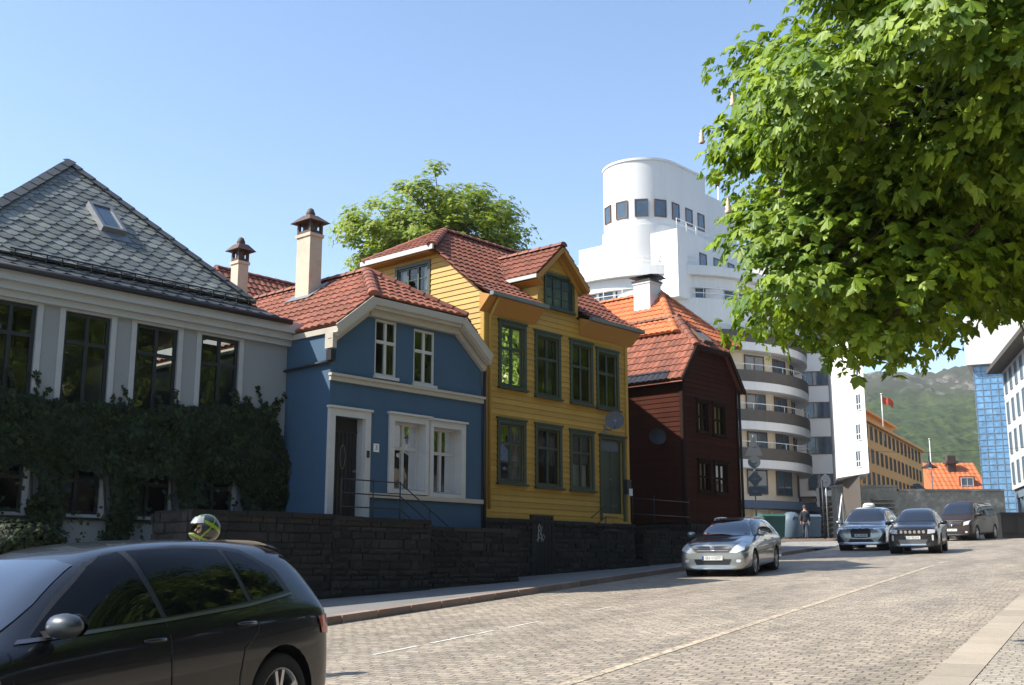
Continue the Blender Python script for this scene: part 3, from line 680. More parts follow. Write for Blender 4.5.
# main slope follows the gable: lower flatter, upper
def blslope(sgn):
    mb=MB(); x0=-oh if sgn<0 else BW+.03
    xk=kx0-.05 if sgn<0 else kx1+.05
    zl=ezb+.12-oh*m_; P=(x0,-fo,zl)
    lo_len=sqrt((xk-x0)**2+(kz+.1-zl)**2); up_len=sqrt((mid-xk)**2+(az-kz-.1)**2)
    e=(0,1,0); s1=(xk-x0,0,kz+.1-zl); s2=(mid-xk,0,az-kz-.1)
    tt=BD+fo
    if sgn<0:
        A=pm((x0,BD,zl),(0,-1,0),s1); B=pm((xk,BD,kz+.1),(0,-1,0),s2)
        tiles(mb,A,lambda v:0,lambda v:tt,lo_len); tiles(mb,B,lambda v:0,lambda v:tt-(ady+fo)*v/up_len,up_len)
    else:
        A=pm((x0,-fo,zl),(0,1,0),s1); B=pm((xk,-fo,kz+.1),(0,1,0),s2)
        tiles(mb,A,lambda v:0,lambda v:tt,lo_len); tiles(mb,B,lambda v:(ady+fo)*v/up_len,lambda v:tt,up_len)
    for (a_,b_,q) in (((x0,zl),(xk,kz+.1),0),((xk,kz+.1),(mid,az),1)):
        y0=-fo; y1=-fo+(ady+fo)*q
        mb.poly([(a_[0],y0,a_[1]-.01),(b_[0],y1,b_[1]-.01),(b_[0],BD,b_[1]-.01),(a_[0],BD,a_[1]-.01)],.4)
        mb.poly([(a_[0],y0,a_[1]-.1),(b_[0],y1,b_[1]-.1),(b_[0],BD,b_[1]-.1),(a_[0],BD,a_[1]-.1)],.4)
    return mb
m1=blslope(-1); m2=blslope(1); b=len(m1.v); m1.v+=m2.v; m1.f+=[tuple(i+b for i in f) for f in m2.f]; m1.r+=m2.r; m1.m+=m2.m; m1.sm+=m2.sm
# front hip
fz=kz+.1; sl=sqrt((ady+fo)**2+(az-fz)**2); xa,xb=kx0-.05,kx1+.05
tiles(m1,pm((xa,-fo,fz),(1,0,0),(0,ady+fo,az-fz)),lambda v:(mid-xa)*v/sl,lambda v:(xb-xa)-(xb-mid)*v/sl,sl)
m1.poly([(xa,-fo,fz-.02),(xb,-fo,fz-.02),(mid,ady,az-.02)],.4)
m1.poly([(xa,-fo,fz-.1),(xb,-fo,fz-.1),(xb,.1,fz-.1),(xa,.1,fz-.1)],.4)
m1.poly([(mid,BD,az),(xa,BD,fz),(0,BD,ezb),(BW,BD,ezb),(xb,BD,fz)],.4)
rf=m1.build('roof',MT['tile_red'],bl)
mb=MB(); ridge(mb,(mid,ady-.05,az+.04),(mid,BD,az+.04)); ridge(mb,(xa,-fo-.02,fz+.04),(mid,ady,az+.06)); ridge(mb,(xb,-fo-.02,fz+.04),(mid,ady,az+.06)); mb.build('ridge_tile',MT['tile_dark'],rf)
# barge boards and eaves moulding
mb=MB(); zl=ezb+.12-oh*m_
for s_ in (-1,1):
    X=lambda x: x if s_<0 else BW-x
    a=(X(-oh if s_<0 else -.03),-fo-.02,zl-.10); b=(X(kx0-.02),-fo-.02,fz-.10)
    mb.bar(a,b,.05,.2); mb.bar((a[0],-fo+.06,a[2]-.12),(b[0],-fo+.06,b[2]-.12),.14,.10); mb.bar((a[0],-.06,a[2]-.24),(b[0],-.06,b[2]-.24),.1,.14)
    mb.quad((a[0],-fo,a[2]-.1),(b[0],-fo,b[2]-.1),(b[0],0,b[2]-.1),(a[0],0,a[2]-.1))
mb.box(xa,xb,-fo-.03,-fo+.02,fz-.2,fz-.04); mb.box(xa+.03,xb-.03,-fo+.02,-.1,fz-.28,fz-.14); mb.box(xa+.06,xb-.06,-.14,-.0,fz-.42,fz-.2)
mb.box(-oh,.0,-fo,BD,zl-.16,zl-.04)
mb.box(-.09,.02,-.16,.10,zl-.5,zl-.17)
mb.build('barge_board',MT['cream_trim'],bl)
mb=MB(); mb.tube([(-.07,-.12,zl-.78),(-.07,1.75,zl-.84),(-.07,1.8,-.2)],.045); mb.box(-.16,-.02,-.2,-.04,zl-.78,zl-.55); mb.build('gutter',MT['iron'],bl)
mb=MB(); mb.tube([(BW+.05,-.05,ezb-.3),(BW+.06,-.06,-.4)],.045); mb.build('downpipe',MT['iron'],bl)
# tall chimney of the blue house
q=F.hit(308,288,(mid-.55,0,0),(1,0,0)); qt=F.hit(308,236,(mid-.55,0,0),(1,0,0)); print('chim',q,qt)
chimney('chimney',bl,F,mid-.55,q.y,q.z-.9,q.z+(qt.z-q.z),.38,.52,MT['chim_render'])
mb=MB(); zz=az-mr*.55; mb.add([(mid-.9,q.y-.45,zz-.15*mr),(mid-.2,q.y-.45,zz+.4),(mid-.2,q.y+.5,zz+.4),(mid-.9,q.y+.5,zz-.15*mr)],[(0,1,2,3)]); mb.build('chimney_flashing',MT['lead'],bl)

# ------------------------------------------------------------------ yellow house
FY=Frame(-.71,28.2,1.22,48.5); F=FY; d=F.uz
yl=thing('yellow_house','yellow weatherboard house with green windows, a gabled dormer and red tiles','house',F.o,F.rot)
YW=d(627,430)[0]; YD=6.0; print('yellow',YW)
ri=lambda tl,b_,rx,ry,ins=.1: rect(tl,b_,rx,ry,ins)
up=[ri((498,320),(498,387.6),525.5,325),ri((534,331),(534,396.9),559.7,335),ri((569,340),(569,403.4),591.8,345),ri((595.3,348.2),(595.3,408.7),617.5,350)]
lo=[ri((496.6,418.4),(496.6,484),525.2,420),ri((534.3,424),(534.3,488),561,425),ri((569,430),(569,491),593,432)]
yd=rect((598.8,435.4),(598.8,513),623.4,440,.08); yd=(yd[0],yd[1],yd[2]-.08,yd[3])
er=F.o.z; eav=6.80-er; kz2=8.45-er; rz2=9.47-er; dp=8.76-er
du0,du1,dmid=2.08,3.80,2.94
dwin=None
a0=d(542.8,272); a1=d(572.5,315)
p=d(544,271.5); q=d(545,306); r_=d(571,288); dwin=(p[0]+.05,r_[0]-.02,q[1]+.03,p[1]-.07); print('dormer win',dwin)
hs=up+lo+[yd,dwin]
def ylim(z):
    if z<=eav+.05: return (0,YW)
    hw=max(0.02,(du1-du0)/2)
    zz=dp-.12-z
    if zz<hw*.85/1.0: hw=max(.02,zz/ .85 *1.0)
    return (dmid-min(hw,(du1-du0)/2),dmid+min(hw,(du1-du0)/2))
mb=MB(); wall(mb,I4,0,dp-.15,ylim,hs,board=.145,reveal=.14,knots=(eav+.05,))
# left gable wall
sp=[(0,0),(0,eav+.1),(.3,7.15-er),(1.75,kz2)]
def dfront(z):
    for (d0,z0_),(d1,z1_) in zip(sp,sp[1:]):
        if z<=z1_: return d0+(d1-d0)*(z-z0_)/(z1_-z0_) if z1_>z0_ else d0
    return sp[-1][0]
gwin=[F.yz(397,268,0),F.yz(430,261,0),F.yz(430,302,0)]
print('gable win',gwin)
gw_=(YD-gwin[0][0]+.05,YD-gwin[1][0]-.05,gwin[2][1]+.0,gwin[1][1]-.05)
wall(mb,side_M(YD),0,kz2,lambda z:(dfront(z),YD-dfront(z)),[gw_],board=.145,reveal=.12)
wall(mb,Matrix(((0,-1,0,YW),(1,0,0,0),(0,0,1,0),(0,0,0,1))),0,rz2,lambda z:(dfront(z) if z<kz2 else 1.75+(z-kz2)/(rz2-kz2)*1.25,(YD-dfront(z)) if z<kz2 else YD-1.75-(z-kz2)/(rz2-kz2)*1.25),board=.145)
mb.quad((0,YD,0),(YW,YD,0),(YW,YD,eav),(0,YD,eav)); mb.quad((0.03,.2,2.9),(YW-.03,.2,2.9),(YW-.03,YD-.1,2.9),(.03,YD-.1,2.9)); mb.quad((0.03,.6,eav-.1),(YW-.03,.6,eav-.1),(YW-.03,YD-.1,eav-.1),(.03,YD-.1,eav-.1))
# dormer cheeks
for x in (du0,du1):
    mb.poly([(x,0,eav-.1),(x,0,7.82-er),(x,1.4,7.82-er)],.5)
mb.build('wall',MT['yellow_board'],yl)
mb=MB()
for x in (-.03,YW-.09): mb.box(x,x+.12,-.045,-.0225,-.0,eav)
mb.box(-.045,-.0225,-.03,.09,0,eav)
for x in (du0-.02,du1-.1): mb.box(x,x+.12,-.045,-.0225,eav+.1,7.7-er)
mb.box(-.03,YW+.03,-.06,-.0225,-.08,.06)
mb.build('corner_board',MT['yellow_board'],yl)
cm=[('left',MT['curtain']),('sides',MT['curtain']),('full',MT['green_trim']),('full',MT['green_trim'])]
cm=[('left',MT['curtain']),('right',MT['room']),None,None]
for h,c_ in zip(up,cm): window(yl,I4,*h,cw=.1,cd=.05,recess=.02,fm=MT['green_trim'],cols=2,transom=.62,ft=.05,sill=.07,curtain=c_,head=.02)
cm=[('sides',MT['curtain']),('right',MT['room']),('half',MT['curtain'])]
for h,c_ in zip(lo,cm): window(yl,I4,*h,cw=.1,cd=.05,recess=.02,fm=MT['green_trim'],cols=2,transom=.66,ft=.05,sill=.07,curtain=c_,head=.02,bars=(.33,) if c_[0]=='sides' else None)
window(yl,I4,*dwin,cw=.08,cd=.06,recess=.0,fm=MT['green_trim'],cols=3,transom=0,bars=(.33,.66),ft=.05,sill=.06,name='dormer_window',pane=MT['farglass'])  # bluish pane colour stands in for the sky mirrored in a tilted window
gwn=window(yl,side_M(YD),*gw_,cw=.09,cd=.04,recess=.0,fm=MT['green_trim'],cols=3,transom=0,bars=(.33,.66),ft=.05,sill=.05,name='gable_window',curtain=('sides',MT['curtain']))
# door
mb=MB(); a,b,c_,e_=yd
mb.box(a-.09,a,-.05,.02,0,e_+.09); mb.box(b,b+.09,-.05,.02,0,e_+.09); mb.box(a,b,-.047,.02,e_,e_+.088); mb.box(a-.12,b+.12,-.12,.0,e_+.09,e_+.13); mb.build('door_frame',MT['green_trim'],yl)
mb=MB(); mb.box(a,b,.06,.1,c_,e_); mid_=(a+b)/2
for (x0,x1_) in ((a+.05,mid_-.03),(mid_+.03,b-.05)):
    for (zz0,zz1) in ((.12,.6),(.7,1.15),(1.25,1.55)): mb.box(x0,x1_,.045,.06,c_+zz0,min(c_+zz1,e_-.4))
mb.box(mid_-.015,mid_+.015,.04,.06,c_,e_-.35)
dr=mb.build('door',MT['green_trim'],yl); mb=MB(); mb.box(a+.06,b-.06,.048,.06,e_-.32,e_-.06); mb.build('pane',MT['farglass'],dr)
mb=MB(); mb.lathe([(.015,.06),(.015,.0),(.03,-.01),(0,-.02)],8,(mid_-.07,0,c_+.95),'y'); mb.build('door_handle',MT['zinc'],dr)
# roof
fo=.4; xl=-.22; xr_=YW+.25; mb=MB()
hipu=1.46
def yslope(front):
    # eave strip then main
    S=1 if front else -1
    Y=lambda y: y if front else YD-y
    z0=6.84-er; y1,z1=.45,7.36-er
    e=(1,0,0) if front else (-1,0,0)
    segs=[((xl,du0-.12),(du1+.12,xr_))] if front else [((xl,xr_),)]
    s_=(0,S*(y1+fo),z1-z0); L1=sqrt((y1+fo)**2+(z1-z0)**2)
    for (a_,b_) in segs[0]:
        P=(a_ if front else b_,Y(-fo),z0); w_=b_-a_
        tiles(mb,pm(P,e,s_),lambda v:0,lambda v,w_=w_:w_,L1,per=.22,course=.31,m=0)
        mb.quad((a_,Y(-fo),z0-.03),(b_,Y(-fo),z0-.03),(b_,Y(y1),z1-.03),(a_,Y(y1),z1-.03),.3)
    L2=sqrt((3-y1)**2+(rz2-z1)**2); sz=(rz2-z1)/(3-y1)
    yk=1.75; vk=(yk-y1)/(3-y1)*L2
    W_=xr_-xl
    def cut(v):
        t=max(0,(v-vk)/(L2-vk)); return t*(hipu-xl)
    def dcut(v):   # dormer opening half width at this height
        z=z1+(rz2-z1)*v/L2; return z
    if front:
        # left and right of the dormer, joined above it
        def halfw(v): 
            z=z1+(rz2-z1)*v/L2; return max(0,min((du1-du0)/2+.1,(dp-z)/.85))
        tiles(mb,pm((xl,y1,z1),e,(0,3-y1,rz2-z1)),cut,lambda v:max(cut(v),dmid-halfw(v)-xl),L2,per=.22,course=.31)
        tiles(mb,pm((xl,y1,z1),e,(0,3-y1,rz2-z1)),lambda v:dmid+halfw(v)-xl,lambda v:W_,L2,per=.22,course=.31)
        zz=z1; mb.poly([(xl,y1,z1-.03),(du0-.1,y1,z1-.03),(dmid,2.13,dp-.03),(du1+.1,y1,z1-.03),(xr_,y1,z1-.03),(xr_,3,rz2-.03),(hipu,3,rz2-.03),(xl,yk,kz2-.03)],.3)
    else:
        tiles(mb,pm((xr_,YD-y1,z1),e,(0,-(3-y1),rz2-z1)),lambda v:0,lambda v:W_-cut(v),L2,per=.22,course=.31)
        mb.quad((xl,YD-y1,z1-.03),(xr_,YD-y1,z1-.03),(xr_,3,rz2-.03),(hipu,3,rz2-.03),.3)
yslope(True); yslope(False)
# half hip over the gable window
hx=-.35; hL=sqrt((hipu-hx)**2+(rz2-kz2+.05)**2)
tiles(mb,pm((hx,YD-1.6,kz2-.02),(0,-1,0),(hipu-hx,0,rz2-kz2+.02)),lambda v:v/hL*1.4,lambda v:2.8-v/hL*1.4,hL,per=.22,course=.31)
mb.poly([(hx,YD-1.6,kz2-.05),(hx,1.6,kz2-.05),(hipu,3,rz2-.05)],.3)
# dormer roof
fd=-.26; ew=1.14; sl=.9; zE=dp-ew*sl; dl=sqrt(ew**2+(ew*sl)**2)
yb=lambda z: .45+(z-(7.36-er))/(rz2-(7.36-er))*2.55
Mf=pm((dmid-ew,3.0,zE),(0,-1,0),(ew,0,ew*sl))
ye=yb(zE); yr=yb(dp)
tiles(mb,Mf,lambda v:3.0-(ye+(yr-ye)*v/dl),lambda v:3.0-fd,dl,per=.22,course=.31)
Mf=pm((dmid+ew,fd,zE),(0,1,0),(-ew,0,ew*sl))
tiles(mb,Mf,lambda v:0,lambda v:(ye+(yr-ye)*v/dl)-fd,dl,per=.22,course=.31)
for s_ in (-1,1): mb.quad((dmid+s_*ew,fd,zE-.03),(dmid,fd,dp-.03),(dmid,yr,dp-.03),(dmid+s_*ew,ye,zE-.03),.3)
rf=mb.build('roof',MT['tile_dark'],yl)
mb=MB(); ridge(mb,(hipu,3,rz2+.05),(xr_,3,rz2+.05)); ridge(mb,(hx,1.6,kz2),(hipu,3,rz2+.05)); ridge(mb,(hx,YD-1.6,kz2),(hipu,3,rz2+.05)); mb.build('ridge_tile',MT['tile_dark'],rf); mb=MB(); ridge(mb,(dmid,fd-.02,dp+.03),(dmid,yr,dp+.03)); mb.build('ridge_tile',MT['tile_dark'],rf)
# dormer barge boards + soffits (ochre)
mb=MB()
for s_ in (-1,1):
    mb.bar((dmid+s_*ew,fd-.0,zE-.10),(dmid,fd-.0,dp-.10),.04,.12); mb.quad((dmid+s_*ew,fd,zE-.12),(dmid,fd,dp-.12),(dmid,0,dp-.12),(dmid+s_*ew,0,zE-.12))
    mb.bar((dmid+s_*(ew-.12),-.05,zE-.18),(dmid,-.05,dp-.24),.06,.14)
mb.quad((dmid-ew,fd,zE-.13),(du0,fd,zE-.25),(du0,1.2,zE-.25),(dmid-ew,1.2,zE-.13)); mb.quad((dmid+ew,fd,zE-.13),(du1,fd,zE-.25),(du1,1.2,zE-.25),(dmid+ew,1.2,zE-.13))
for (a_,b_) in ((xl,du0-.1),(du1+.1,xr_)):
    mb.quad((a_,-fo,6.78-er),(b_,-fo,6.78-er),(b_,-.03,6.40-er),(a_,-.03,6.40-er)); mb.poly([(a_,-fo,6.78-er),(a_,-.03,6.40-er),(a_,-.03,6.9-er)]); mb.poly([(b_,-fo,6.78-er),(b_,-.03,6.40-er),(b_,-.03,6.9-er)])
mb.build('soffit',MT['ochre_soffit'],yl)
mb=MB(); mb.box(hx+.05,0,1.75,YD-1.75,kz2-.16,kz2-.1); mb.build('hip_soffit',MT['ochre_soffit'],yl)
mb=MB(); mb.box(hx-.03,hx+.03,1.55,YD-1.55,kz2-.13,kz2+.0); mb.build('fascia',MT['white_trim'],yl)
mb=MB(); mb.bar((dmid-ew-.02,fd,zE-.05),(dmid-ew-.02,.9,zE-.05),.05,.1); mb.build('fascia',MT['white_trim'],yl)
for (a_,b_) in ((xl,du0-.08),(du1+.08,xr_+.03)): mb=MB(); mb.box(a_,b_,-fo-.12,-fo+.0,6.76-er,6.86-er); mb.build('gutter',MT['zinc'],yl)
mb=MB(); mb.tube([(.1,-fo-.04,6.78-er),(.12,-.1,6.3-er),(.12,-.09,.2)],.04); mb.build('downpipe',MT['yellow_board'],yl)
mb=MB(); mb.tube([(-.1,-.02,5.0-er),(-.1,-.0,-1.2)],.05); mb.build('downpipe',MT['iron'],yl)
# satellite dish on the yellow house
def dish(name,label,F,px,py,rad,mt,tilt,off=.35):
    u,z=F.uz(px,py,-off); t=thing(name,label,'satellite dish',F.wor(u,0,z-.2),F.rot,'satellite dishes on the wooden houses')
    b=MB(Matrix.Translation((0,-off,.2))@Matrix.Rotation(tilt[0],4,'Z')@Matrix.Rotation(tilt[1],4,'X'))
    pr=[(rad*k/8,-.28*rad*(k/8)**2) for k in range(9)]; b.lathe(pr,28,(0,0,0),'y'); b.lathe([(rad*k/8,-.28*rad*(k/8)**2+.015) for k in range(9)],28,(0,0,0),'y'); b.build('reflector',mt,t)
    b=MB(); b.tube([(0,0,0),(0,-off*.6,-.05),(0,-off,.2)],.02); b.box(-.07,.07,-.02,0,-.1,.1); b.build('bracket',MT['zinc'],t)
    b=MB(Matrix.Translation((0,-off,.2))@Matrix.Rotation(tilt[0],4,'Z')@Matrix.Rotation(tilt[1],4,'X')); b.tube([(0,-.1*rad,-rad*.95),(0,-rad*.9,-rad*.3)],.012); b.box(-.03,.03,-rad*.95,-rad*.8,-rad*.36,-rad*.2); b.build('receiver_arm',MT['zinc'],t)
    return t
dish('satellite_dish','round grey satellite dish above the green door of the yellow house',F,614.5,421,.27,MT['dish_grey'],(R(-50),R(-12)))
# meter box / letter box by the door
bu,bz=F.uz(624.5,489); 
t=thing('letter_box','dark letter box with white leaflets right of the green door','letter box',F.wor(bu,-.05,bz-.2),F.rot)
b=MB(); b.box(-.1,.1,-.12,-.0,.05,.42); b.box(-.12,.12,-.14,0,.42,.45); b.build('box_body',MT['black_plastic'],t)
b=MB(); b.box(-.02,.09,-.17,-.12,.0,.2); b.build('leaflet',MT['plate'],t)

# added house hidden behind the yellow roof, only to shade the brown side wall
shade_house=thing('back_house','tall dark yard house behind the yellow house, almost hidden by its roof','house',(-.8,38.6,1.5)); shade_house['group']='houses behind the street fronts'
mb=MB(); mb.box(-2.2,2.2,-1.9,1.9,-1,7.0); mb.build('wall',MT['brown_board'],shade_house)
mb=MB(); mb.add([(-2.3,-2,7.0),(2.3,-2,7.0),(2.3,2,7.0),(-2.3,2,7.0),(-.9,-2,8.5),(-.9,2,8.5)],[(0,1,4),(1,2,5,4),(2,3,5),(3,0,4,5),(3,2,1,0)]); mb.build('roof',MT['slate_dark'],shade_house)
# ------------------------------------------------------------------ brown house
FR=Frame(5.78,38.0,1.48,48.5); F=FR; d=F.uz
br=thing('brown_house','narrow dark brown weatherboard house with four small windows and a skylight in its steep roof','house',F.o,F.rot)
RW=d(738,450)[0]; RD=6.5; er=F.o.z; re=6.30-er; rkz=7.62-er; rku=.72; rap=9.0-er; print('brown W',RW)
rm=RW/2
bw=[rect(tl,b_,rx,ry,.07) for tl,b_,rx,ry in [((695.5,399.5),(696.5,432),707.5,402),((711.5,403),(712.5,435.5),724.5,406),((697,460),(698,492),710,462),((713,462),(714,494),727,465)]]
mb=MB(); lm=lambda z:(0,RW) if z<re+.2 else ((z-re-.2)/1.25,RW-(z-re-.2)/1.25)
wall(mb,I4,0,rkz,lm,bw,board=.17,reveal=.12,knots=(re+.2,))
wall(mb,side_M(RD),0,re+.2,lambda z:(0,RD),board=.17)
mb.quad((RW,0,0),(RW,RD,0),(RW,RD,re),(RW,0,re)); mb.quad((0,RD,0),(RW,RD,0),(RW,RD,re),(0,RD,re)); mb.quad((.02,.2,2.2),(RW-.02,.2,2.2),(RW-.02,RD,2.2),(.02,RD,2.2)); 
mb.build('wall',MT['brown_board'],br)
mb=MB()
for x in (-.03,RW-.09): mb.box(x,x+.12,-.045,-.0225,0,re+.1)
mb.box(-.045,-.0225,-.03,.1,0,re+.1); mb.box(-.04,RW+.04,-.08,-.0225,-.1,.08)
mb.build('corner_board',MT['dark_brown'],br)
for h in bw: window(br,I4,*h,cw=.07,cd=.06,recess=.02,fm=MT['dark_brown'],cols=2,transom=.5,ft=.035,sill=.03,curtain=('full',MT['curtain_warm']),head=.04)  # warm sheets imitate the reflection of sunlit buildings in these windows
pr=1.28; ov=.28; fo=.2; mb=MB(); z0=re-.02; V=sqrt(1+pr*pr); half=rm+ov; az=z0+half*pr
hu=rku; hz=z0+(hu+ov)*pr; ad=1.26
Lt=half*V; vk=(hu+ov)*V
for s_ in (-1,1):
    if s_<0: tiles(mb,pm((-ov,RD,z0),(0,-1,0),(1,0,pr)),lambda v:0,lambda v:RD+fo-max(0,(v-vk)/(Lt-vk))*(ad+fo),Lt,per=.24,course=.34,amp=.05)
    else: tiles(mb,pm((RW+ov,-fo,z0),(0,1,0),(-1,0,pr)),lambda v:max(0,(v-vk)/(Lt-vk))*(ad+fo),lambda v:RD+fo,Lt,per=.24,course=.34,amp=.05)
    X=lambda x:x if s_<0 else RW-x
    mb.poly([(X(-ov),-fo,z0-.02),(X(hu),-fo,hz-.02),(rm,ad,az-.02),(rm,RD,az-.02),(X(-ov),RD,z0-.02)],.3)
    mb.poly([(X(-ov),-fo,z0-.1),(X(hu),-fo,hz-.1),(X(hu),RD,hz-.1),(X(-ov),RD,z0-.1)],.3)
sl=sqrt((ad+fo)**2+(az-hz)**2)
tiles(mb,pm((hu,-fo,hz),(1,0,0),(0,ad+fo,az-hz)),lambda v:(rm-hu)*v/sl,lambda v:RW-2*hu-(rm-hu)*v/sl,sl,per=.24,course=.34,m=1)
mb.poly([(hu,-fo,hz-.02),(RW-hu,-fo,hz-.02),(rm,ad,az-.02)],.3,1); mb.poly([(hu,-fo,hz-.1),(RW-hu,-fo,hz-.1),(RW-hu,.1,hz-.1),(hu,.1,hz-.1)],.3)
# black tiles along the eave
tiles(mb,pm((-ov-.02,RD,z0-.01),(0,-1,0),(1,0,pr)) @ Matrix.Translation((0,0,.02)),lambda v:0,lambda v:RD+fo-.6,.45,per=.24,course=.34,amp=.05,m=2)
rf=mb.build('roof',[MT['tile_red'],MT['tile_dark'],MT['tile_black']],br)
mb=MB(); ridge(mb,(rm,ad-.1,az+.05),(rm,RD,az+.05)); ridge(mb,(hu,-fo,hz+.03),(rm,ad,az+.05)); ridge(mb,(RW-hu,-fo,hz+.03),(rm,ad,az+.05)); mb.build('ridge_tile',MT['tile_dark'],rf)
mb=MB()
for s_ in (-1,1):
    X=lambda x:x if s_<0 else RW-x
    mb.bar((X(-ov),-fo-.02,z0-.08),(X(hu),-fo-.02,hz-.08),.05,.17)
mb.box(hu,RW-hu,-fo-.04,-fo,hz-.15,hz-.0); mb.build('barge_board',MT['dark_brown'],br)
mb=MB(); mb.tube([(RW+.08,-.08,re),(RW+.08,-.08,-1.0)],.05); mb.build('downpipe',MT['iron'],br)
# skylight in the front hip
Mf=pm((hu,-fo,hz),(1,0,0),(0,ad+fo,az-hz)); cxs=(RW-2*hu)/2-.1; w=MB(Mf); 
for q in ((cxs-.3,cxs-.24,.25,1.0),(cxs+.24,cxs+.3,.25,1.0),(cxs-.24,cxs+.24,.25,.31),(cxs-.24,cxs+.24,.94,1.0)): w.box(q[0],q[1],q[2],q[3],.0,.16)
o2=w.build('skylight',MT['wood_frame'],rf); w=MB(Mf); w.box(cxs-.24,cxs+.24,.31,.94,.08,.13); w.build('pane',MT['farglass'],o2)
# dark dish/lamp on the side wall
p=F.hit(657,437,(-.35,0,0),(1,0,0)); t=thing('satellite_dish','dark satellite dish on the shaded side wall of the brown house','satellite dish',F.wor(0,p.y,p.z-.2),F.rot,'satellite dishes on the wooden houses')
b=MB(Matrix.Translation((-.35,0,.2))@Matrix.Rotation(R(-40),4,'Z')@Matrix.Rotation(R(-15),4,'X')); rad=.3
b.lathe([(rad*k/8,-.25*rad*(k/8)**2) for k in range(9)],24,(0,0,0),'y'); b.build('reflector',MT['iron'],t)
b=MB(); b.tube([(0,0,.1),(-.2,0,.1),(-.35,0,.2)],.02); b.build('bracket',MT['iron'],t)

# ------------------------------------------------------------------ taller orange-roofed house behind the brown one
aw=at_y(660,293,42.5)
FO=Frame(0,0,0,48.5); hw=1.95; pr=.95; axy=Vector((aw.x,aw.y,0))-FO.U*hw-FO.W*1.85
FO=Frame(axy.x,axy.y,1.6,48.5); er=1.6
ob=thing('orange_roofed_house','taller house with a bright orange tiled hipped roof and white chimney, behind the brown house','house',FO.o,FO.rot)
oz=aw.z-er; z0=oz-hw*pr; OD=9.5; mb=MB(); V=sqrt(1+pr*pr); ov=.3
mb.box(0,2*hw,0.0,OD,0,z0-.02); mb.build('wall',MT['brown_board'],ob)
mb=MB(); L=(hw+ov)*V; zz=z0-ov*pr
tiles(mb,pm((-ov,OD,zz),(0,-1,0),(1,0,pr)),lambda v:0,lambda v:OD+ov-v/L*(1.85+ov),L,per=.24,course=.34)
tiles(mb,pm((2*hw+ov,-ov,zz),(0,1,0),(-1,0,pr)),lambda v:v/L*(1.85+ov),lambda v:OD+ov,L,per=.24,course=.34)
sl=sqrt((1.85+ov)**2+(oz-zz)**2)
tiles(mb,pm((-ov,-ov,zz),(1,0,0),(0,1.85+ov,oz-zz)),lambda v:(hw+ov)*v/sl,lambda v:2*(hw+ov)-(hw+ov)*v/sl,sl,per=.24,course=.34)
A=(-ov,-ov,zz-.02);B=(2*hw+ov,-ov,zz-.02);C=(2*hw+ov,OD,zz-.02);D=(-ov,OD,zz-.02);T1=(hw,1.85,oz-.02);T2=(hw,OD,oz-.02)
mb.poly([A,B,T1],.4);mb.poly([B,C,T2,T1],.4);mb.poly([D,A,T1,T2],.4);mb.poly([A,B,C,D],.4);mb.poly([C,D,T2],.4)
rf=mb.build('roof',MT['tile_orange'],ob)
mb=MB(); ridge(mb,(hw,1.8,oz+.05),(hw,OD,oz+.05)); ridge(mb,A,(hw,1.85,oz+.06)); ridge(mb,B,(hw,1.85,oz+.06)); mb.build('ridge_tile',MT['tile_orange'],rf)
cq=FO.hit(649,303,(hw-.4,0,0),(1,0,0)); ctp=FO.hit(649,284,(hw-.4,0,0),(1,0,0)); print('orange chim',cq,ctp)
chimney('chimney',ob,FO,hw-.5,cq.y,cq.z-1.2,ctp.z,.75,.75,MT['white_render'],cap='slab')

# ------------------------------------------------------------------ stone retaining walls (one dry-stone wall per house front) and steps
def stone_face(mb,M,u0,u1,zb,zt,depth=.28,holes=(),cap=True):
    old=mb.M; mb.M=M; z=zb; zmin=min(zb,zb)
    while z<zt-.02:
        h=random.uniform(.09,.19); h=min(h,zt-z); 
        if zt-z-h<.07: h=zt-z
        u=u0-random.uniform(0,.3)
        while u<u1:
            L=random.choice((random.uniform(.12,.3),random.uniform(.2,.6))); a=max(u,u0); b=min(u+L,u1)
            if b-a>.05:
                ok=True
                for (p,q,r,s) in holes:
                    if b>p and a<q and z+h>r and z<s:
                        if a<p: b=p
                        elif b>q: a=q
                        else: ok=False
                if ok and b-a>.04:
                    y=-random.uniform(.0,.045); j=lambda:random.uniform(-.012,.012); e=.008
                    P=[(a+e,y+j(),z+e),(b-e,y+j(),z+e),(b-e+j()*.4,y+j(),z+h-e),(a+e+j()*.4,y+j(),z+h-e)]
                    Q=[(p[0],.06,p[2]) for p in P]
                    c=((a+b)/2,y-random.uniform(.005,.03),z+h/2)
                    mb.add(P+Q+[c],[(0,1,8),(1,2,8),(2,3,8),(3,0,8),(0,4,5,1),(1,5,6,2),(2,6,7,3),(3,7,4,0)])
            u+=L
        z+=h
    mb.M=old
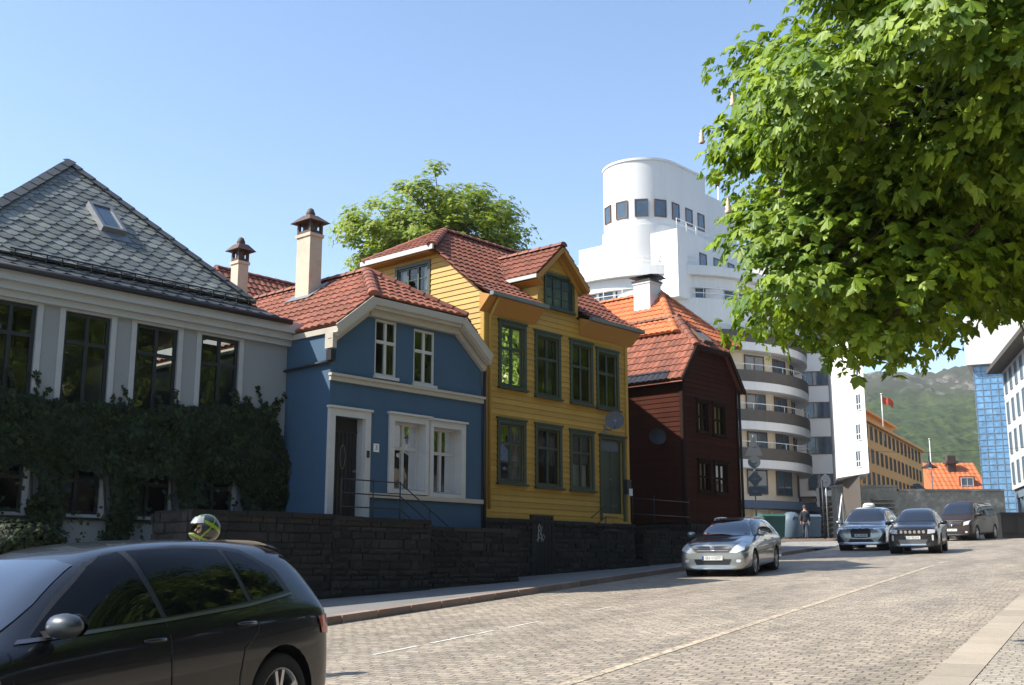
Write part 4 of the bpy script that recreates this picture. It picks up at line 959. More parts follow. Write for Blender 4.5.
def swall(name,label,F,u0,u1,y,zt,zb,back=1.2,holes=(),end=True):
    c=F.wor((u0+u1)/2,y,0); base=F.wor(u0,y,zb)
    t=thing(name,label,'stone wall',F.wor(0,0,zb),F.rot,'stone walls and foundations along the sidewalk'); mb=MB(); H=zt-zb
    stone_face(mb,Matrix.Translation((0,y,0)),u0,u1,0,H,holes=holes)
    stone_face(mb,Matrix.Translation((u0,y,0))@Matrix.Rotation(-pi/2,4,'Z')@Matrix.Translation((-back,0,0)),0,back,0,H)
    stone_face(mb,Matrix.Translation((u1,y,0))@Matrix.Rotation(pi/2,4,'Z'),0,back,0,H)
    n=len(mb.f); mb.build('stonework',MT['stone'],t)
    b=MB(); b.box(u0+.03,u1-.03,y+.05,y+back,0,H-.03); b.build('backing',MT['gap'],t)
    b=MB(); u=u0
    while u<u1-.05:
        L=min(random.uniform(.6,1.2),u1-u); b.box(u+.01,u+L-.01,y-.06,y+back-.02,H-.028,H+.045+random.uniform(0,.02)); u+=L
    b.build('coping',MT['stone'],t); return t
gl=lambda F,u,y: G(F.wor(u,y,0).x,F.wor(u,y,0).y)-F.o.z
# grey house front wall (left of the blue house), blue terrace, yellow base, gap, brown base
zt=zt_(FBl,250,514,-.95)
swall('stone_wall','low dark stone wall in front of the ivy, left of the blue house','' and F or FBl,FBl.uz(190,514,-.95)[0],-.62,-.95,zt,gl(FBl,-3,-1)-.3)
swall('stone_wall','dark stone terrace wall carrying the landing of the blue house',FBl,-.6,2.05,-1.0,-.03,gl(FBl,0,-1)-.3,back=1.02)
swall('stone_wall','dark stone foundation wall under the right half of the blue house',FBl,2.07,BW+.45,-.8,-.16,gl(FBl,2,0)-.4,back=.82)
gdoor=(FY.uz(529.5,512)[0],FY.uz(548,514)[0])
swall('stone_wall','dark stone foundation wall with the basement door, under the yellow house',FY,-.25,YW+.12,-.09,-.07,gl(FY,0,0)-.3,back=.6,holes=[(gdoor[0],gdoor[1],0,3)])
swall('stone_wall','dark stone wall in the gap between the yellow and brown houses',FY,YW+.9,YW+3.4,.1,-.2,gl(FY,6,0)-.3,back=.6)
swall('stone_wall','dark stone wall at the top of the steps right of the yellow house',FY,YW+.0,YW+1.2,1.95,.35,gl(FY,6,0)-.3,back=.5)
swall('stone_wall','dark stone foundation wall under the brown house',FR,-.02,RW+.02,-.12,-.1,gl(FR,0,0)-.4,back=6.6)
# basement door with scribble
t=thing('basement_door','small dark basement door with a white scribbled tag, in the stone wall below the yellow house','door',FY.wor(gdoor[0],-.05,gl(FY,2,0)+.1),FY.rot)
gd=gdoor[1]-gdoor[0]; zbd=gl(FY,2,0)+.1; H=.05-zbd
b=MB(); b.box(0,gd,-.06,.0,0,H); 
for k in range(5): b.box(gd*k/5+.01,gd*(k+1)/5-.01,-.075,-.06,.02,H-.03)
b.box(-.06,0,-.09,0,0,H+.06); b.box(gd,gd+.06,-.09,0,0,H+.06); b.box(0,gd,-.088,0,H,H+.058); b.build('door_leaf',MT['door_black'],t)
b=MB(); sc=.30
scr=[[(0.2,0),(.25,.8),(.4,1.15),(.55,.8),(.6,0)],[(.1,.35),(.5,.5),(.75,.35)],[(.35,1.1),(.2,.9),(.5,.6),(.8,.15),(1.05,.3),(.8,.5)],[(0,.1),(.35,.3),(.9,.05)],[(.45,.95),(.7,1.0),(.62,.7)],[(.1,0),(.3,.2),(.2,.5),(.35,.7)]]
for st in scr: b.tube([(.12+x*sc*1.1,-.08,H-.62+z*sc*1.35) for x,z in st],.007,5)
b.build('graffiti_tag',MT['white_trim'],t)
t=thing('stone_steps','dark stone steps in front of the green door of the yellow house','steps',FY.wor(YW+.14,-.1,gl(FY,6,0)),FY.rot)
zb=gl(FY,6,0); b=MB()
for k in range(7): b.box(.0,.74,k*.26,(k+1)*.26-.004,-.2,(-.1-zb)*(k+1)/7)
b.build('tread',MT['stone'],t)
# iron railings
def railing(label,F,pts,posts,h=(.35,.7,1.0),loc=None):
    "pts: polyline of foot points in local coords"
    t=thing('iron_railing',label,'railing',F.wor(*pts[0]),F.rot,'black iron railings before the houses'); o=Vector(pts[0]); P=[Vector(p)-o for p in pts]
    b=MB()
    for k in h: b.tube([p+Vector((0,0,k)) for p in P],.014,6)
    b.build('rail',MT['iron'],t)
    for q in posts:
        b=MB(); q=Vector(q)-o; b.tube([q,q+Vector((0,0,1.03))],.016,6); b.build('post',MT['iron'],t)
    return t
pu=FBl.uz(400,500,-.95)[0]; pu2=FBl.uz(430,515,-.95)[0]; zp0=FBl.uz(400,522,-.95)[1]; sl_=(FBl.uz(430,510,-.95)[1]-FBl.uz(400,483,-.95)[1])/(pu2-pu)
zl=-.02; htop=FBl.uz(400,483,-.95)[1]; print('rail',pu,pu2,zl,htop,sl_)
railing('black iron railing in front of the blue house door, sloping down rightwards',FBl,[(-.4,-.95,htop-1.0),(pu,-.95,htop-1.0),(pu+2.2,-.95,htop-1.0+sl_*2.2)],[(-.4,-.95,htop-1.0),(.45,-.95,htop-1.0),(pu,-.95,htop-1.0),(pu2,-.95,htop-1+sl_*(pu2-pu))],h=(.45,.72,1.0))
railing('thin black railing in the gap between the yellow and brown houses',FY,[(YW+.2,-.0,-.15),(YW+1.3,-.0,-.15),(YW+3.2,-.0,-.15)],[(YW+.2,0,-.15),(YW+1.3,-.0,-.15),(YW+3.2,0,-.15)],h=(.45,.9))
du_=FY.uz(598,515,-.5)[0]; railing('thin black handrail before the green door of the yellow house',FY,[(du_-.1,-.35,-.9),(du_+.55,-.35,-.55),(du_+1.1,-.35,-.55)],[(du_+.55,-.35,-.9)],h=(.35,.7,1.0))
ll=FG.uz(85,540,-1.2)[0]; railing('black iron railing by the grey house entrance, left of the helmeted rider',FG,[(FG.uz(82,535,-1.5)[0],-1.5,-.3),(FG.uz(104,535,-1.5)[0],-1.5,.05),(FG.uz(122,535,-1.5)[0],-1.5,.05)],[(FG.uz(u_,535,-1.5)[0],-1.5,z_) for u_,z_ in ((82,-.3),(93,-.12),(104,.05),(113,.05),(122,.05))],h=(.9,1.0))
# thin post on the sidewalk
pw=ray(341.5,592); k=0
tt=(1.48)/(-(pw.z)+.0487*(SS*pw.x+SC*pw.y)); px_=pw*tt
t=MB(); t.tube([(0,0,0),(0,0,.78)],.02,8); t.lathe([(.02,.78),(.032,.79),(.03,.83),(0,.845)],8); t.box(-.05,.05,-.05,.05,0,.015); o=t.build('bollard',MT['zinc'],None); o.location=px_; tag(o,'thin grey metal post on the sidewalk at the foot of the stone wall','bollard')
# ------------------------------------------------------------------ white functionalist building with tower
TW=(100.); 
ux,uy=cos(R(48.5)),sin(R(48.5))
wb=thing('apartment_building','tall white rounded building with a round-nosed roof tower and curved balconies','building',(13,90,2.2))
WO=Vector((13,90,2.2))
def arc(cx,cy,r,a0,a1,n): return [(cx+r*cos(R(a0+(a1-a0)*k/n)),cy+r*sin(R(a0+(a1-a0)*k/n))) for k in range(n+1)]
def L2(pts): return [(x-13,y-90) for x,y in pts]
def fwin(par,cx,cy,cz,w,h,ang,fm,gm=None,cols=2,rows=1,name='window',split=None):
    "far window: frame, mullions and pane, proud of a wall facing -y turned by ang"
    M=Matrix.Translation((cx,cy,cz))@Matrix.Rotation(ang,4,'Z'); b=MB(M); f=.07; e=-.06
    b.box(-w/2,w/2,e,.02,-h/2,-h/2+f); b.box(-w/2,w/2,e,.02,h/2-f,h/2); b.box(-w/2,-w/2+f,e,.02,-h/2+f,h/2-f); b.box(w/2-f,w/2,e,.02,-h/2+f,h/2-f)
    for i in range(1,cols): x=-w/2+w*i/cols; b.box(x-.03,x+.03,e+.01,.02,-h/2+f,h/2-f)
    if rows>1: b.box(-w/2+f,w/2-f,e+.012,.02,-.03-h*.12,.03-h*.12)
    o=b.build(name,fm,par); b=MB(M); b.quad((-w/2+f,-.025,-h/2+f),(w/2-f,-.025,-h/2+f),(w/2-f,-.025,h/2-f),(-w/2+f,-.025,h/2-f)); b.build('pane',gm or MT['farglass'],o); return o
# lower rounded block, up to the terrace
Z=lambda px,py,Y: at_y(px,py,Y).z-2.2
b=MB()
low=arc(13,90,9.4,-200,0,48)+[(22.4,104),(2,104)]
ztop=19.4-2.2+.0
b.prism(L2(low),-1.5,ztop); b.build('wall',MT['cream_render'],wb)
# tier two (white) slightly proud above fourth balcony -> drum with ribbon windows
TC=(11.8,88.7); YN=79.7
def tier(r,y0,y1,mb): mb.prism(L2(arc(*TC,r,-205,-20,64)+[(20.5,97),(2,104)]),Z(640,y0,YN),Z(640,y1,YN))
b=MB(); tier(9.25,347,298,b); o=b.build('upper_drum',MT['white_render'],wb)
b=MB(); tier(9.0,287,275.4,b); b.build('upper_wall',MT['white_render'],o)
b=MB(); tier(8.7,298,287,b); b.build('ribbon_window',MT['farglass'],o)
for a in range(-200,-20,9): b=MB(); q=(TC[0]+8.78*cos(R(a))-13,TC[1]+8.78*sin(R(a))-90); b.box(q[0]-.09,q[0]+.09,q[1]-.09,q[1]+.09,Z(640,298,YN),Z(640,287,YN)); b.build('pier',MT['white_render'],o)
for a in (-98,-70): b=MB(); q=(TC[0]+8.85*cos(R(a))-13,TC[1]+8.85*sin(R(a))-90); b.box(q[0]-.5,q[0]+.5,q[1]-.2,q[1]+.3,Z(640,298,YN),Z(640,287,YN)); b.build('pier',MT['white_render'],o)
b=MB(); tier(9.45,275.2,266,b); b.build('terrace_slab',MT['white_render'],o)
zr=Z(640,298,YN)
# rails on terraces
def rail_arc(cx,cy,r,a0,a1,z,h,par,n=30,hs=(.5,1.)):
    b=MB(); P=arc(cx,cy,r,a0,a1,n); 
    for k in hs: b.tube([(x-13,y-90,z+h*k) for x,y in P],.03,5)
    for x,y in P[::2]: b.tube([(x-13,y-90,z),(x-13,y-90,z+h)],.025,5)
    return b.build('railing',MT['rail_white'],par)
rail_arc(*TC,9.2,-170,-30,zr,.8,wb); rail_arc(*TC,9.3,-170,-80,Z(640,266,YN),.7,wb)
# corner block with three square windows
U=Vector((ux,uy,0)); Wd=Vector((-uy,ux,0))
C=at_y(677,228,78.5); 
def cp(a,b_): p=Vector((C.x,C.y,0))+U*a+Wd*b_; return (p.x-13,p.y-90)
b=MB(); b.prism([cp(0,0),cp(9.5,0),cp(9.5,9),cp(0,9)],Z(690,299,79.5),C.z-2.2); b.build('upper_block',MT['white_render'],wb)
for px in (703,717,731,745):
    fr=Frame(C.x,C.y,2.2,48.5); u,z=fr.uz(px,262.5+(px-703)*.35); q=cp(u,0); fwin(wb,q[0],q[1],z,.95,1.35,R(48.5),MT['wood_frame'],cols=1)
b=MB(); P=[cp(0.1,0.1),cp(9.4,0.1)]
for k in (.5,1): b.tube([(p[0],p[1],C.z-2.2+k*.8) for p in P],.03,5)
for k in range(8): p=cp(.1+k*1.3,.1); b.tube([(p[0],p[1],C.z-2.2),(p[0],p[1],C.z-2.2+.8)],.025,5)
b.build('railing',MT['rail_white'],wb)
# tower: stadium plan
n1=at_y(640,160,80.2); tc=Vector((10.0,83.1,0)); r=2.95
def stad(r,L,ext=0):
    P=[]
    for k in range(65):
        a=pi/2+pi*k/64; q=tc+U*(r*cos(a))+Wd*(r*sin(a)); P.append((q.x-13,q.y-90))
    q=tc+U*L-Wd*r; P.append((q.x-13,q.y-90)); q=tc+U*L+Wd*r; P.append((q.x-13,q.y-90)); return P
zT=n1.z-2.2
b=MB(); b.prism(stad(r,4.4),ztop-1,zT); b.prism(stad(r+.08,4.5),zT,zT+.18); 
b.prism(stad(r-.05,9.0),ztop-1,zT-1.2)
tw=b.build('tower',MT['white_render'],wb)
b=MB(); b.prism(stad(r+.12,3.0),ztop-1,Z(603,234,82.6)); b.build('tower_base',MT['white_render'],tw)
wz=Z(640,209,80.5)
for k,a in enumerate((-158,-128,-98,-70)):
    q=tc+Vector((cos(R(a))*r,sin(R(a))*r,0)); fwin(tw,q.x-13,q.y-90,wz,1.0,1.35,R(a)+pi/2,MT['wood_frame'],cols=1)
for L in (.1,1.9,3.6): q=tc+U*L-Wd*r; fwin(tw,q.x-13,q.y-90,wz,.95,1.35,R(48.5),MT['wood_frame'],cols=1)
b=MB(); p=at_y(718,188,92); b.tube([(p.x-13,p.y-90,zT-1.5),(p.x-13,p.y-90,zT+2.2)],.06,6); b.build('mast',MT['rail_white'],tw)
# balconies: four curved slabs with dark parapets, windows behind
lev=[(355,799),(391,800.5),(427,802.5),(462,804.5)]
for i,(py,px) in enumerate(lev):
    zc=Z(px,py,88.5)      # parapet centre height at the right end
    P=arc(13,90,10.5,-175,6,44)+[(13+8.9,90+1)]; Pi=arc(13,90,9.0,6,-175,44)
    b=MB(); O=arc(13,90,10.5,-175,6,44); 
    b.prism(L2(O+arc(13,90,9.0,6,-175,44)),zc-1.15,zc-.55)
    bo=b.build('balcony_slab',MT['white_render'],wb)
    b=MB(); b.prism(L2(arc(13,90,10.52,-175,6,44)+arc(13,90,10.35,6,-175,44)),zc-.548,zc+.28); b.build('parapet',MT['balc'],bo)
    rail_arc(13,90,10.44,-100,4,zc+.28,.45,bo,24,(1.,))
    for a in (-78,-59,-41,-23): 
        w=1.9 if a!=-23 else 1.3
        q=(cos(R(a))*9.4,sin(R(a))*9.4); fwin(wb,q[0],q[1],zc+.95 if i<3 else zc+.95,w,1.35,R(a)+pi/2,MT['wood_frame'],cols=2 if w>1.5 else 1)
for a,w in ((-78,1.9),(-60,1.9),(-41,2.3),(-17,1.5)):
    q=(cos(R(a))*9.4,sin(R(a))*9.4); fwin(wb,q[0],q[1],Z(760,483,84),w,1.9,R(a)+pi/2,MT['wood_frame'],cols=2)
# ground floor shop band + awning
zg=Z(770,506,83)
b=MB(); b.prism(L2(arc(13,90,10.9,-160,8,40)+arc(13,90,9.3,8,-160,40)),zg-.3,zg+.25); b.build('awning',MT['awning'],wb)
b=MB(); b.prism(L2(arc(13,90,9.46,-100,-2,30)+arc(13,90,9.35,-2,-100,30)),-.6,zg-.9); sf=b.build('shop_front',MT['farglass'],wb)
b=MB()
for a in range(-98,0,9): q=(cos(R(a))*9.5,sin(R(a))*9.5); b.box(q[0]-.12 if a%2 else q[0]-.3,q[0]+.12 if a%2 else q[0]+.3,q[1]-.12,q[1]+.12,-.6,zg-.4)
b.build('pillar',MT['cream_render'],sf)
# flat wing at the right, with wide windows
yw=91.5; X0=at_y(797,400,yw).x; X1=at_y(834,400,yw).x
WA=R(-12); WM=Matrix.Translation((X0-13,yw-90,0))@Matrix.Rotation(WA,4,'Z'); WL=(X1-X0)/cos(WA)*.985
b=MB(WM); b.box(-4,WL,0,9,3.4,Z(820,262,yw)); b.box(0,WL,2,9,-1.2,3.4); b.build('stair_wing',MT['wing_render'],wb)
for (x0,x1,y0,y1) in ((800,831,330,352.5),(802,832.5,374,384),(804,833.5,402.5,418),(806.5,834,437,454),(808,834,474,490)):
    if y0==374: y0,y1=373,384
    fr=Frame(X0,yw,2.2,-12); ca=fr.uz(x0,y0); cb=fr.uz(x1,y1)
    q=WM@Vector(((ca[0]+cb[0])/2,0,0)); fwin(wb,q.x,q.y,(ca[1]+cb[1])/2,cb[0]-ca[0],max(ca[1]-cb[1],1.2),WA,MT['wood_frame'],cols=3)
b=MB()
for k in range(9): zk=-.4+k*.42; b.box(X0+.8-13,X1-.3-13,yw-90+1.2+.12*k-1.5,yw-90+2,zk-.21,zk)
b.build('stair',MT['balc'],wb)
# bright white block right of it
wl=thing('white_block','plain bright white block with one column of small windows','building',(23,76,2.0))
A=at_y(834,420,79.5); B=at_y(866,420,75.0); zb_=at_y(850,474,76).z-2; zt2=at_y(850,300,76).z-2
b=MB(); Pp=[(A.x-23,A.y-76),(B.x-23,B.y-76),(B.x-23+1.2,B.y-76+5),(A.x-23+2,A.y-76+8)]; b.prism(Pp,zb_,zt2); b.build('wall',MT['white_render'],wl)
dA=(Vector((B.x-A.x,B.y-A.y,0))).normalized(); an=atan2(dA.y,dA.x)
for py in (346,377,406,436,463):
    fr=Frame(A.x,A.y,2.0,math.degrees(an)); u,z=fr.uz(859,py-4); q=Vector((A.x,A.y,0))+dA*u; fwin(wl,q.x-23,q.y-76,z,.72,1.15,an,MT['rail_white'],rows=2)
b=MB(); b.prism([(A.x-23+.8,A.y-76+1.5),(B.x-23-.2,B.y-76+1.5),(B.x-23+1.2,B.y-76+6),(A.x-23+3,A.y-76+8)],-1.5,zb_-.003); b.build('ground_floor',MT['balc'],wl)

# orange building along the street
og=Frame(*at_y(862,490,98).xy,2.6,61.5)
ot=thing('orange_building','long orange building with rows of small windows and a set-back top floor, below the hill','building',og.o,og.rot)
Lb=34; zt=og.uz(863,418)[1]; b=MB(); b.box(0,Lb,0,12,-1.5,zt); b.box(-.1,Lb+.2,-.35,0,zt-.25,zt+.0); b.box(4,Lb-6,2,10,zt,zt+1.9); b.box(3.6,Lb-5.6,1.5,10.4,zt+1.9,zt+2.1)
b.build('wall',MT['orange_render'],ot)
nf=5; fh=zt/nf
for f in range(nf):
    for k in range(15):
        u=1.1+k*2.2; fwin(ot,u,0,fh*(f+.5),1.0,fh*.62,0,MT['wood_frame'],cols=2)
# concrete retaining wall with stair
cw_=thing('retaining_wall','high stained concrete retaining wall across the end of the street, behind the cars','concrete wall',(24,82,2.6))
q0=at_y(836,490,82); q1=at_y(1003,490,82); b=MB()
zs=[at_y(850,487,82).z-2.6,at_y(900,488,82).z-2.6,at_y(930,491,82).z-2.6,at_y(1000,493,82).z-2.6]
xs=[at_y(p_,490,82).x-24 for p_ in (836,897,898,1004)]
b.box(xs[0],xs[1],0,1.2,-1.5,zs[0]); b.box(xs[1]+.002,xs[3],0.01,1.2,-1.5,zs[2]); b.box(xs[0]-.1,xs[1]+.1,-.08,1.25,zs[0],zs[0]+.14); b.box(xs[1]+.12,xs[3],-.08,1.25,zs[2],zs[2]+.14)
for k in range(7): b.box(xs[1]-2.6+.12*k,xs[1]-.3,-.9+.1*k,-.003,.35+.3*k,.45+.3*k)
b.build('concrete_face',MT['concrete'],cw_)
b=MB(); ps=[at_y(p_,498,80).x-24 for p_ in (838,848)]; b.bar((ps[0],-2,.8),(ps[1],-.6,2.6),.08); b.bar((ps[0],-2,-.1),(ps[0],-2,.8),.07); b.bar((ps[1],-.6,-.1),(ps[1],-.6,2.6),.07); b.build('handrail',MT['rail_white'],cw_)
# low white house, red building
def simple_block(name,label,x0,x1,yt,yb,Y,mt,depth=10,roof=None,rz=2.5,wins=0,wy=None,cat='building'):
    a=at_y(x0,yt,Y); c=at_y(x1,yt,Y); t=thing(name,label,cat,(a.x,Y,2.6)); z=at_y((x0+x1)/2,yt,Y).z-2.6; w=c.x-a.x
    b=MB(); b.box(0,w,0,depth,-1.5,z); b.build('wall',mt,t)
    if roof:
        b=MB(); L=sqrt(rz**2+4**2); tiles(b,pm((-.3,-.3,z),(1,0,0),(0,4,rz)),lambda v:0,lambda v:w+.6,L,per=.6,course=.8,amp=.06)
        b.add([(-.3,-.3,z-.05),(w+.3,-.3,z-.05),(w+.3,4,z+rz-.08),(-.3,4,z+rz-.08),(w+.3,8.3,z-.05),(-.3,8.3,z-.05)],[(0,1,2,3),(3,2,4,5),(0,3,5),(1,4,2)],.5); b.build('roof',roof,t)
    return t,w,z
t,w,z=simple_block('low_white_house','low white building with a flat roof between the orange and red buildings','' and 0 or 914,952,504,525,112,MT['white_render'])
t0,w0,z0_=simple_block('low_white_house','small white gabled annexe rising behind the low white building',914,930,497,520,118,MT['white_render'],roof=MT['slate_dark'],rz=1.6)
t,w,z=simple_block('red_roofed_building','red building with a large orange-red tiled roof and one white dormer window',937,985,490,520,138,MT['red_paint'],roof=MT['tile_orange'],rz=3.6)
for k in range(6): fwin(t,.9+k*w/6.2,0,z-1.2,.9,1.2,0,MT['rail_white'])
p=at_y(971,483,137); b=MB(); xq=p.x-t.location.x; b.box(xq-1,xq+1,.1,3,z-.2,z+1.7); b.build('dormer',MT['red_paint'],t)
fwin(t,xq,.1,z+.75,1.5,1.5,0,MT['rail_white'],rows=2,name='dormer_window')
p=at_y(953,470,140); b=MB(); xq=p.x-t.location.x; b.box(xq-.5,xq+.5,2.2,3,z+1,z+4.4);b.box(xq-.75,xq+.75,2,3.2,z+3.4,z+3.7); b.build('chimney',MT['rust'],t)
# glass tower with white crown
Yg=118; a=at_y(983,490,Yg); gt=thing('glass_tower','tall blue glass tower with a plain white crown, near the right edge','building',(a.x,Yg,2.6),R(-26))
zg1=at_y(976,366,Yg).z-2.6; zg2=at_y(990,325,Yg).z-2.6; b=MB(); b.box(0,6,0,12,-1,zg1); gw_m=mat('curtain_wall',(.12,.27,.45),.12,.5,rvar=.0,nscale=.6,fine=1.6,bump=.05,bscale=.5,spec=.8)
b.build('curtain_wall',gw_m,gt)
b=MB(); nz=28
for k in range(nz+1): zz=zg1*k/nz; b.box(-.05,6.05,-.05,0,zz-.03,zz+.03); b.box(-.08,0,-.05,12,zz-.05,zz+.05)
for k in range(9): xx=6*k/8; b.box(xx-.03,xx+.03,-.051,0,0,zg1)
b.build('mullion',MT['bluegrey'],gt)
for k in range(nz):
    for j in range(8):
        pass
b=MB(); b.box(-.6,9,-.8,14,zg1+.02,zg2+2.0); b.build('crown',MT['white_render'],gt)
# right-hand grey building
rg=Frame(*at_y(1015,520,90).xy,2.6,90-15.4+180); rgt=thing('grey_building','pale grey building with rows of tall windows and projecting eave at the right edge','building',rg.o,rg.rot)
hB=at_y(995,372,90).z-2.6
b=MB(); Lb=34; b.box(0,Lb,0,10,3.4,hB); b.box(0.3,Lb,.5,10,-1.5,3.4); b.build('wall',MT['pale_render'],rgt)
b=MB(); b.box(-.9,Lb,-1.1,10,hB,hB+.35); b.box(-.6,Lb,-.8,10,hB+.35,hB+.6); b.build('eave',MT['balc'],rgt)
for f in range(4):
    zf=3.4+(hB-3.4)*(f+.52)/4
    for k in range(13):
        fwin(rgt,1.5+k*2.5,0,zf,1.1,1.7,0,MT['bluegrey'],cols=2)
b=MB()
for k in range(22): b.box(.6+k*1.5,.6+k*1.5+.3,.2,.5,-1,3.1)
b.box(.2,Lb,.15,.55,2.7,3.4); b.build('shop_front',MT['bluegrey'],rgt)
for f in range(3):
    b=MB(); zf=3.8+(hB-3.4)*(f+1.05)/4; b.box(19.0,22.2,-1.3,0,zf,zf+.2); b.box(19.0,22.2,-1.32,-1.2,zf+.2,zf+1.1); b.build('balcony',MT['cream_render'],rgt)
# dark grey container at its foot
ck=at_y(1012,530,62); o=MB(); o.box(-.8,.8,-.6,.6,0,1.3); o.box(-.84,.84,-.64,.64,1.3,1.38); o.box(-.7,-.1,-.63,-.6,.3,1.1); o.box(.1,.7,-.63,-.6,.3,1.1)
o=o.build('utility_cabinet',MT['iron'],None); o.location=(ck.x,62,G(ck.x,62)); tag(o,'dark utility cabinet standing by the shop front at the right edge','cabinet')

# ------------------------------------------------------------------ flagpoles, hanging lamp
def pole(name,label,cat,px,pyb,pyt,Y,r,mt):
    a=at_y(px,pyb,Y); z=at_y(px,pyt,Y).z; t=thing(name,label,cat,(a.x,Y,a.z),0,'poles beyond the retaining wall'); b=MB(); b.tube([(0,0,-1),(0,0,z-a.z)],[r,r*.6],8); b.lathe([(0,z-a.z),(r*1.6,z-a.z+.06),(r*1.6,z-a.z+.12),(0,z-a.z+.18)],8); b.build('pole',mt,t); return t,z-a.z
t,h=pole('flagpole','white flagpole flying a red flag above the orange building','flagpole',883.5,430,395,108,.07,MT['rail_white'])
b=MB(); P=[]; nx=10
for i in range(nx+1):
    for j in range(5): x=.05+i*.11; P.append((x,.10*sin(i*.9)+.02*j,h-.1-j*.17-i*.04-.05*sin(i*.8)))
b.add(P,[(i*5+j,i*5+5+j,i*5+6+j,i*5+1+j) for i in range(nx) for j in range(4)],None,0,True); fl=b.build('flag',mat('flag_red',(.60,.10,.05),.8,.1,bump=0),t); 
pole('flagpole','tall bare white mast beside the red-roofed building','flagpole',934,505,440,115,.07,MT['rail_white'])
wp=at_y(929.5,468,70); t=thing('street_lamp','dark bell-shaped street lamp hanging from a wire over the street','street lamp',(wp.x,70,wp.z)); b=MB(); b.lathe([(.06,.42),(.10,.38),(.13,.25),(.45,.05),(.5,0),(.46,0),(.1,.12)],18); b.tube([(0,0,.4),(0,0,.95)],.03,6); b.build('lamp_shade',MT['iron'],t)
b=MB(); b.lathe([(0,-.06),(.12,-.03),(.15,.04),(.1,.1)],12); b.build('bulb',MT['lens'],t)
b=MB(); za=.95; b.tube([(-16,2,1.9),(-8,1,1.2),(0,0,za),(8,-2,1.2),(16,-4,1.9)],.012,4); b.build('wire',MT['iron'],t)

# ------------------------------------------------------------------ wooded hill
def hills():
    nx,ny=420,200; X=np.linspace(-700,1500,nx); Y=np.linspace(330,1350,ny); V=np.zeros((ny,nx,3)); 
    for j,y in enumerate(Y):
        for i,x in enumerate(X):
            t=(y-330)/(950-330); r=x/y
            crest=168+18*noise.noise(Vector((x/190,3.1,0)))+7*noise.noise(Vector((x/50,9.1,0)))
            crest*= 1/(1+math.exp(-(x+60)/90))
            h=crest*(min(1,t)**.85) if t<1 else crest*(1-.25*(t-1))
            p=Vector((x/60,y/60,0)); h+=9*noise.fractal(p,1.0,2.0,4)*min(1,t*2)
            c=noise.noise(Vector((x/7,y/7,1.7)))+.6*noise.noise(Vector((x/3.5,y/3.5,5)))
            rock=noise.fractal(Vector((x/120,y/150,7)),1,2,4)
            h+= (4.8*c if rock<.22 else 2.0*c)*min(1,t*4)
            V[j,i]=(x+1.5*noise.noise(Vector((x/5,y/5,9))),y,h-1)
    idx=np.arange(nx*ny).reshape(ny,nx); F=np.stack([idx[:-1,:-1],idx[:-1,1:],idx[1:,1:],idx[1:,:-1]],-1).reshape(-1,4)
    m,nt,bs=new_mat('hill'); L=nt.links.new
    tc=N(nt,'ShaderNodeTexCoord'); geo=N(nt,'ShaderNodeNewGeometry')
    n1=N(nt,'ShaderNodeTexNoise'); inp(n1,'Scale',.014); inp(n1,'Detail',8); inp(n1,'Roughness',.65); L(tc.outputs['Object'],n1.inputs['Vector'])
    n2=N(nt,'ShaderNodeTexNoise'); inp(n2,'Scale',.22); inp(n2,'Detail',6); inp(n2,'Roughness',.7); L(tc.outputs['Object'],n2.inputs['Vector'])
    c1=N(nt,'ShaderNodeValToRGB'); e=c1.color_ramp.elements; e[0].position=.35; e[0].color=(.015,.024,.012,1); e[1].position=.68; e[1].color=(.07,.098,.030,1); L(n2.outputs[0],c1.inputs[0])
    sx=N(nt,'ShaderNodeSeparateXYZ'); L(tc.outputs['Object'],sx.inputs[0])
    # greener low down, browner and rockier above (real vegetation zones)
    mr=N(nt,'ShaderNodeMapRange'); inp(mr,1,95); inp(mr,2,135); L(sx.outputs['Z'],mr.inputs[0])
    mx=N(nt,'ShaderNodeMix',data_type='RGBA'); mx.inputs[7].default_value=(.055,.055,.038,1); L(c1.outputs[0],mx.inputs[6]); ml=N(nt,'ShaderNodeMath',operation='MULTIPLY'); L(mr.outputs[0],ml.inputs[0]); inp(ml,1,.85); L(ml.outputs[0],mx.inputs[0])
    rk=N(nt,'ShaderNodeMapRange'); inp(rk,1,.53); inp(rk,2,.58); L(n1.outputs[0],rk.inputs[0])
    rr=N(nt,'ShaderNodeMath',operation='MULTIPLY'); L(rk.outputs[0],rr.inputs[0]); r3=N(nt,'ShaderNodeMapRange'); inp(r3,1,.42); inp(r3,2,.6); L(n2.outputs[0],r3.inputs[0]); L(r3.outputs[0],rr.inputs[1])
    r4=N(nt,'ShaderNodeMath',operation='MULTIPLY'); L(rr.outputs[0],r4.inputs[0]); r5=N(nt,'ShaderNodeMapRange'); inp(r5,1,98); inp(r5,2,118); inp(r5,4,.85); L(sx.outputs['Z'],r5.inputs[0]); L(r5.outputs[0],r4.inputs[1])
    m2=N(nt,'ShaderNodeMix',data_type='RGBA'); L(mx.outputs[2],m2.inputs[6]); m2.inputs[7].default_value=(.22,.2,.18,1); L(r4.outputs[0],m2.inputs[0])
    L(m2.outputs[2],bs.inputs['Base Color']); inp(bs,'Roughness',.95); inp(bs,'Specular IOR Level',.1)
    np_mesh('hills',V.reshape(-1,3),F,m,None,kind='structure')
hills()

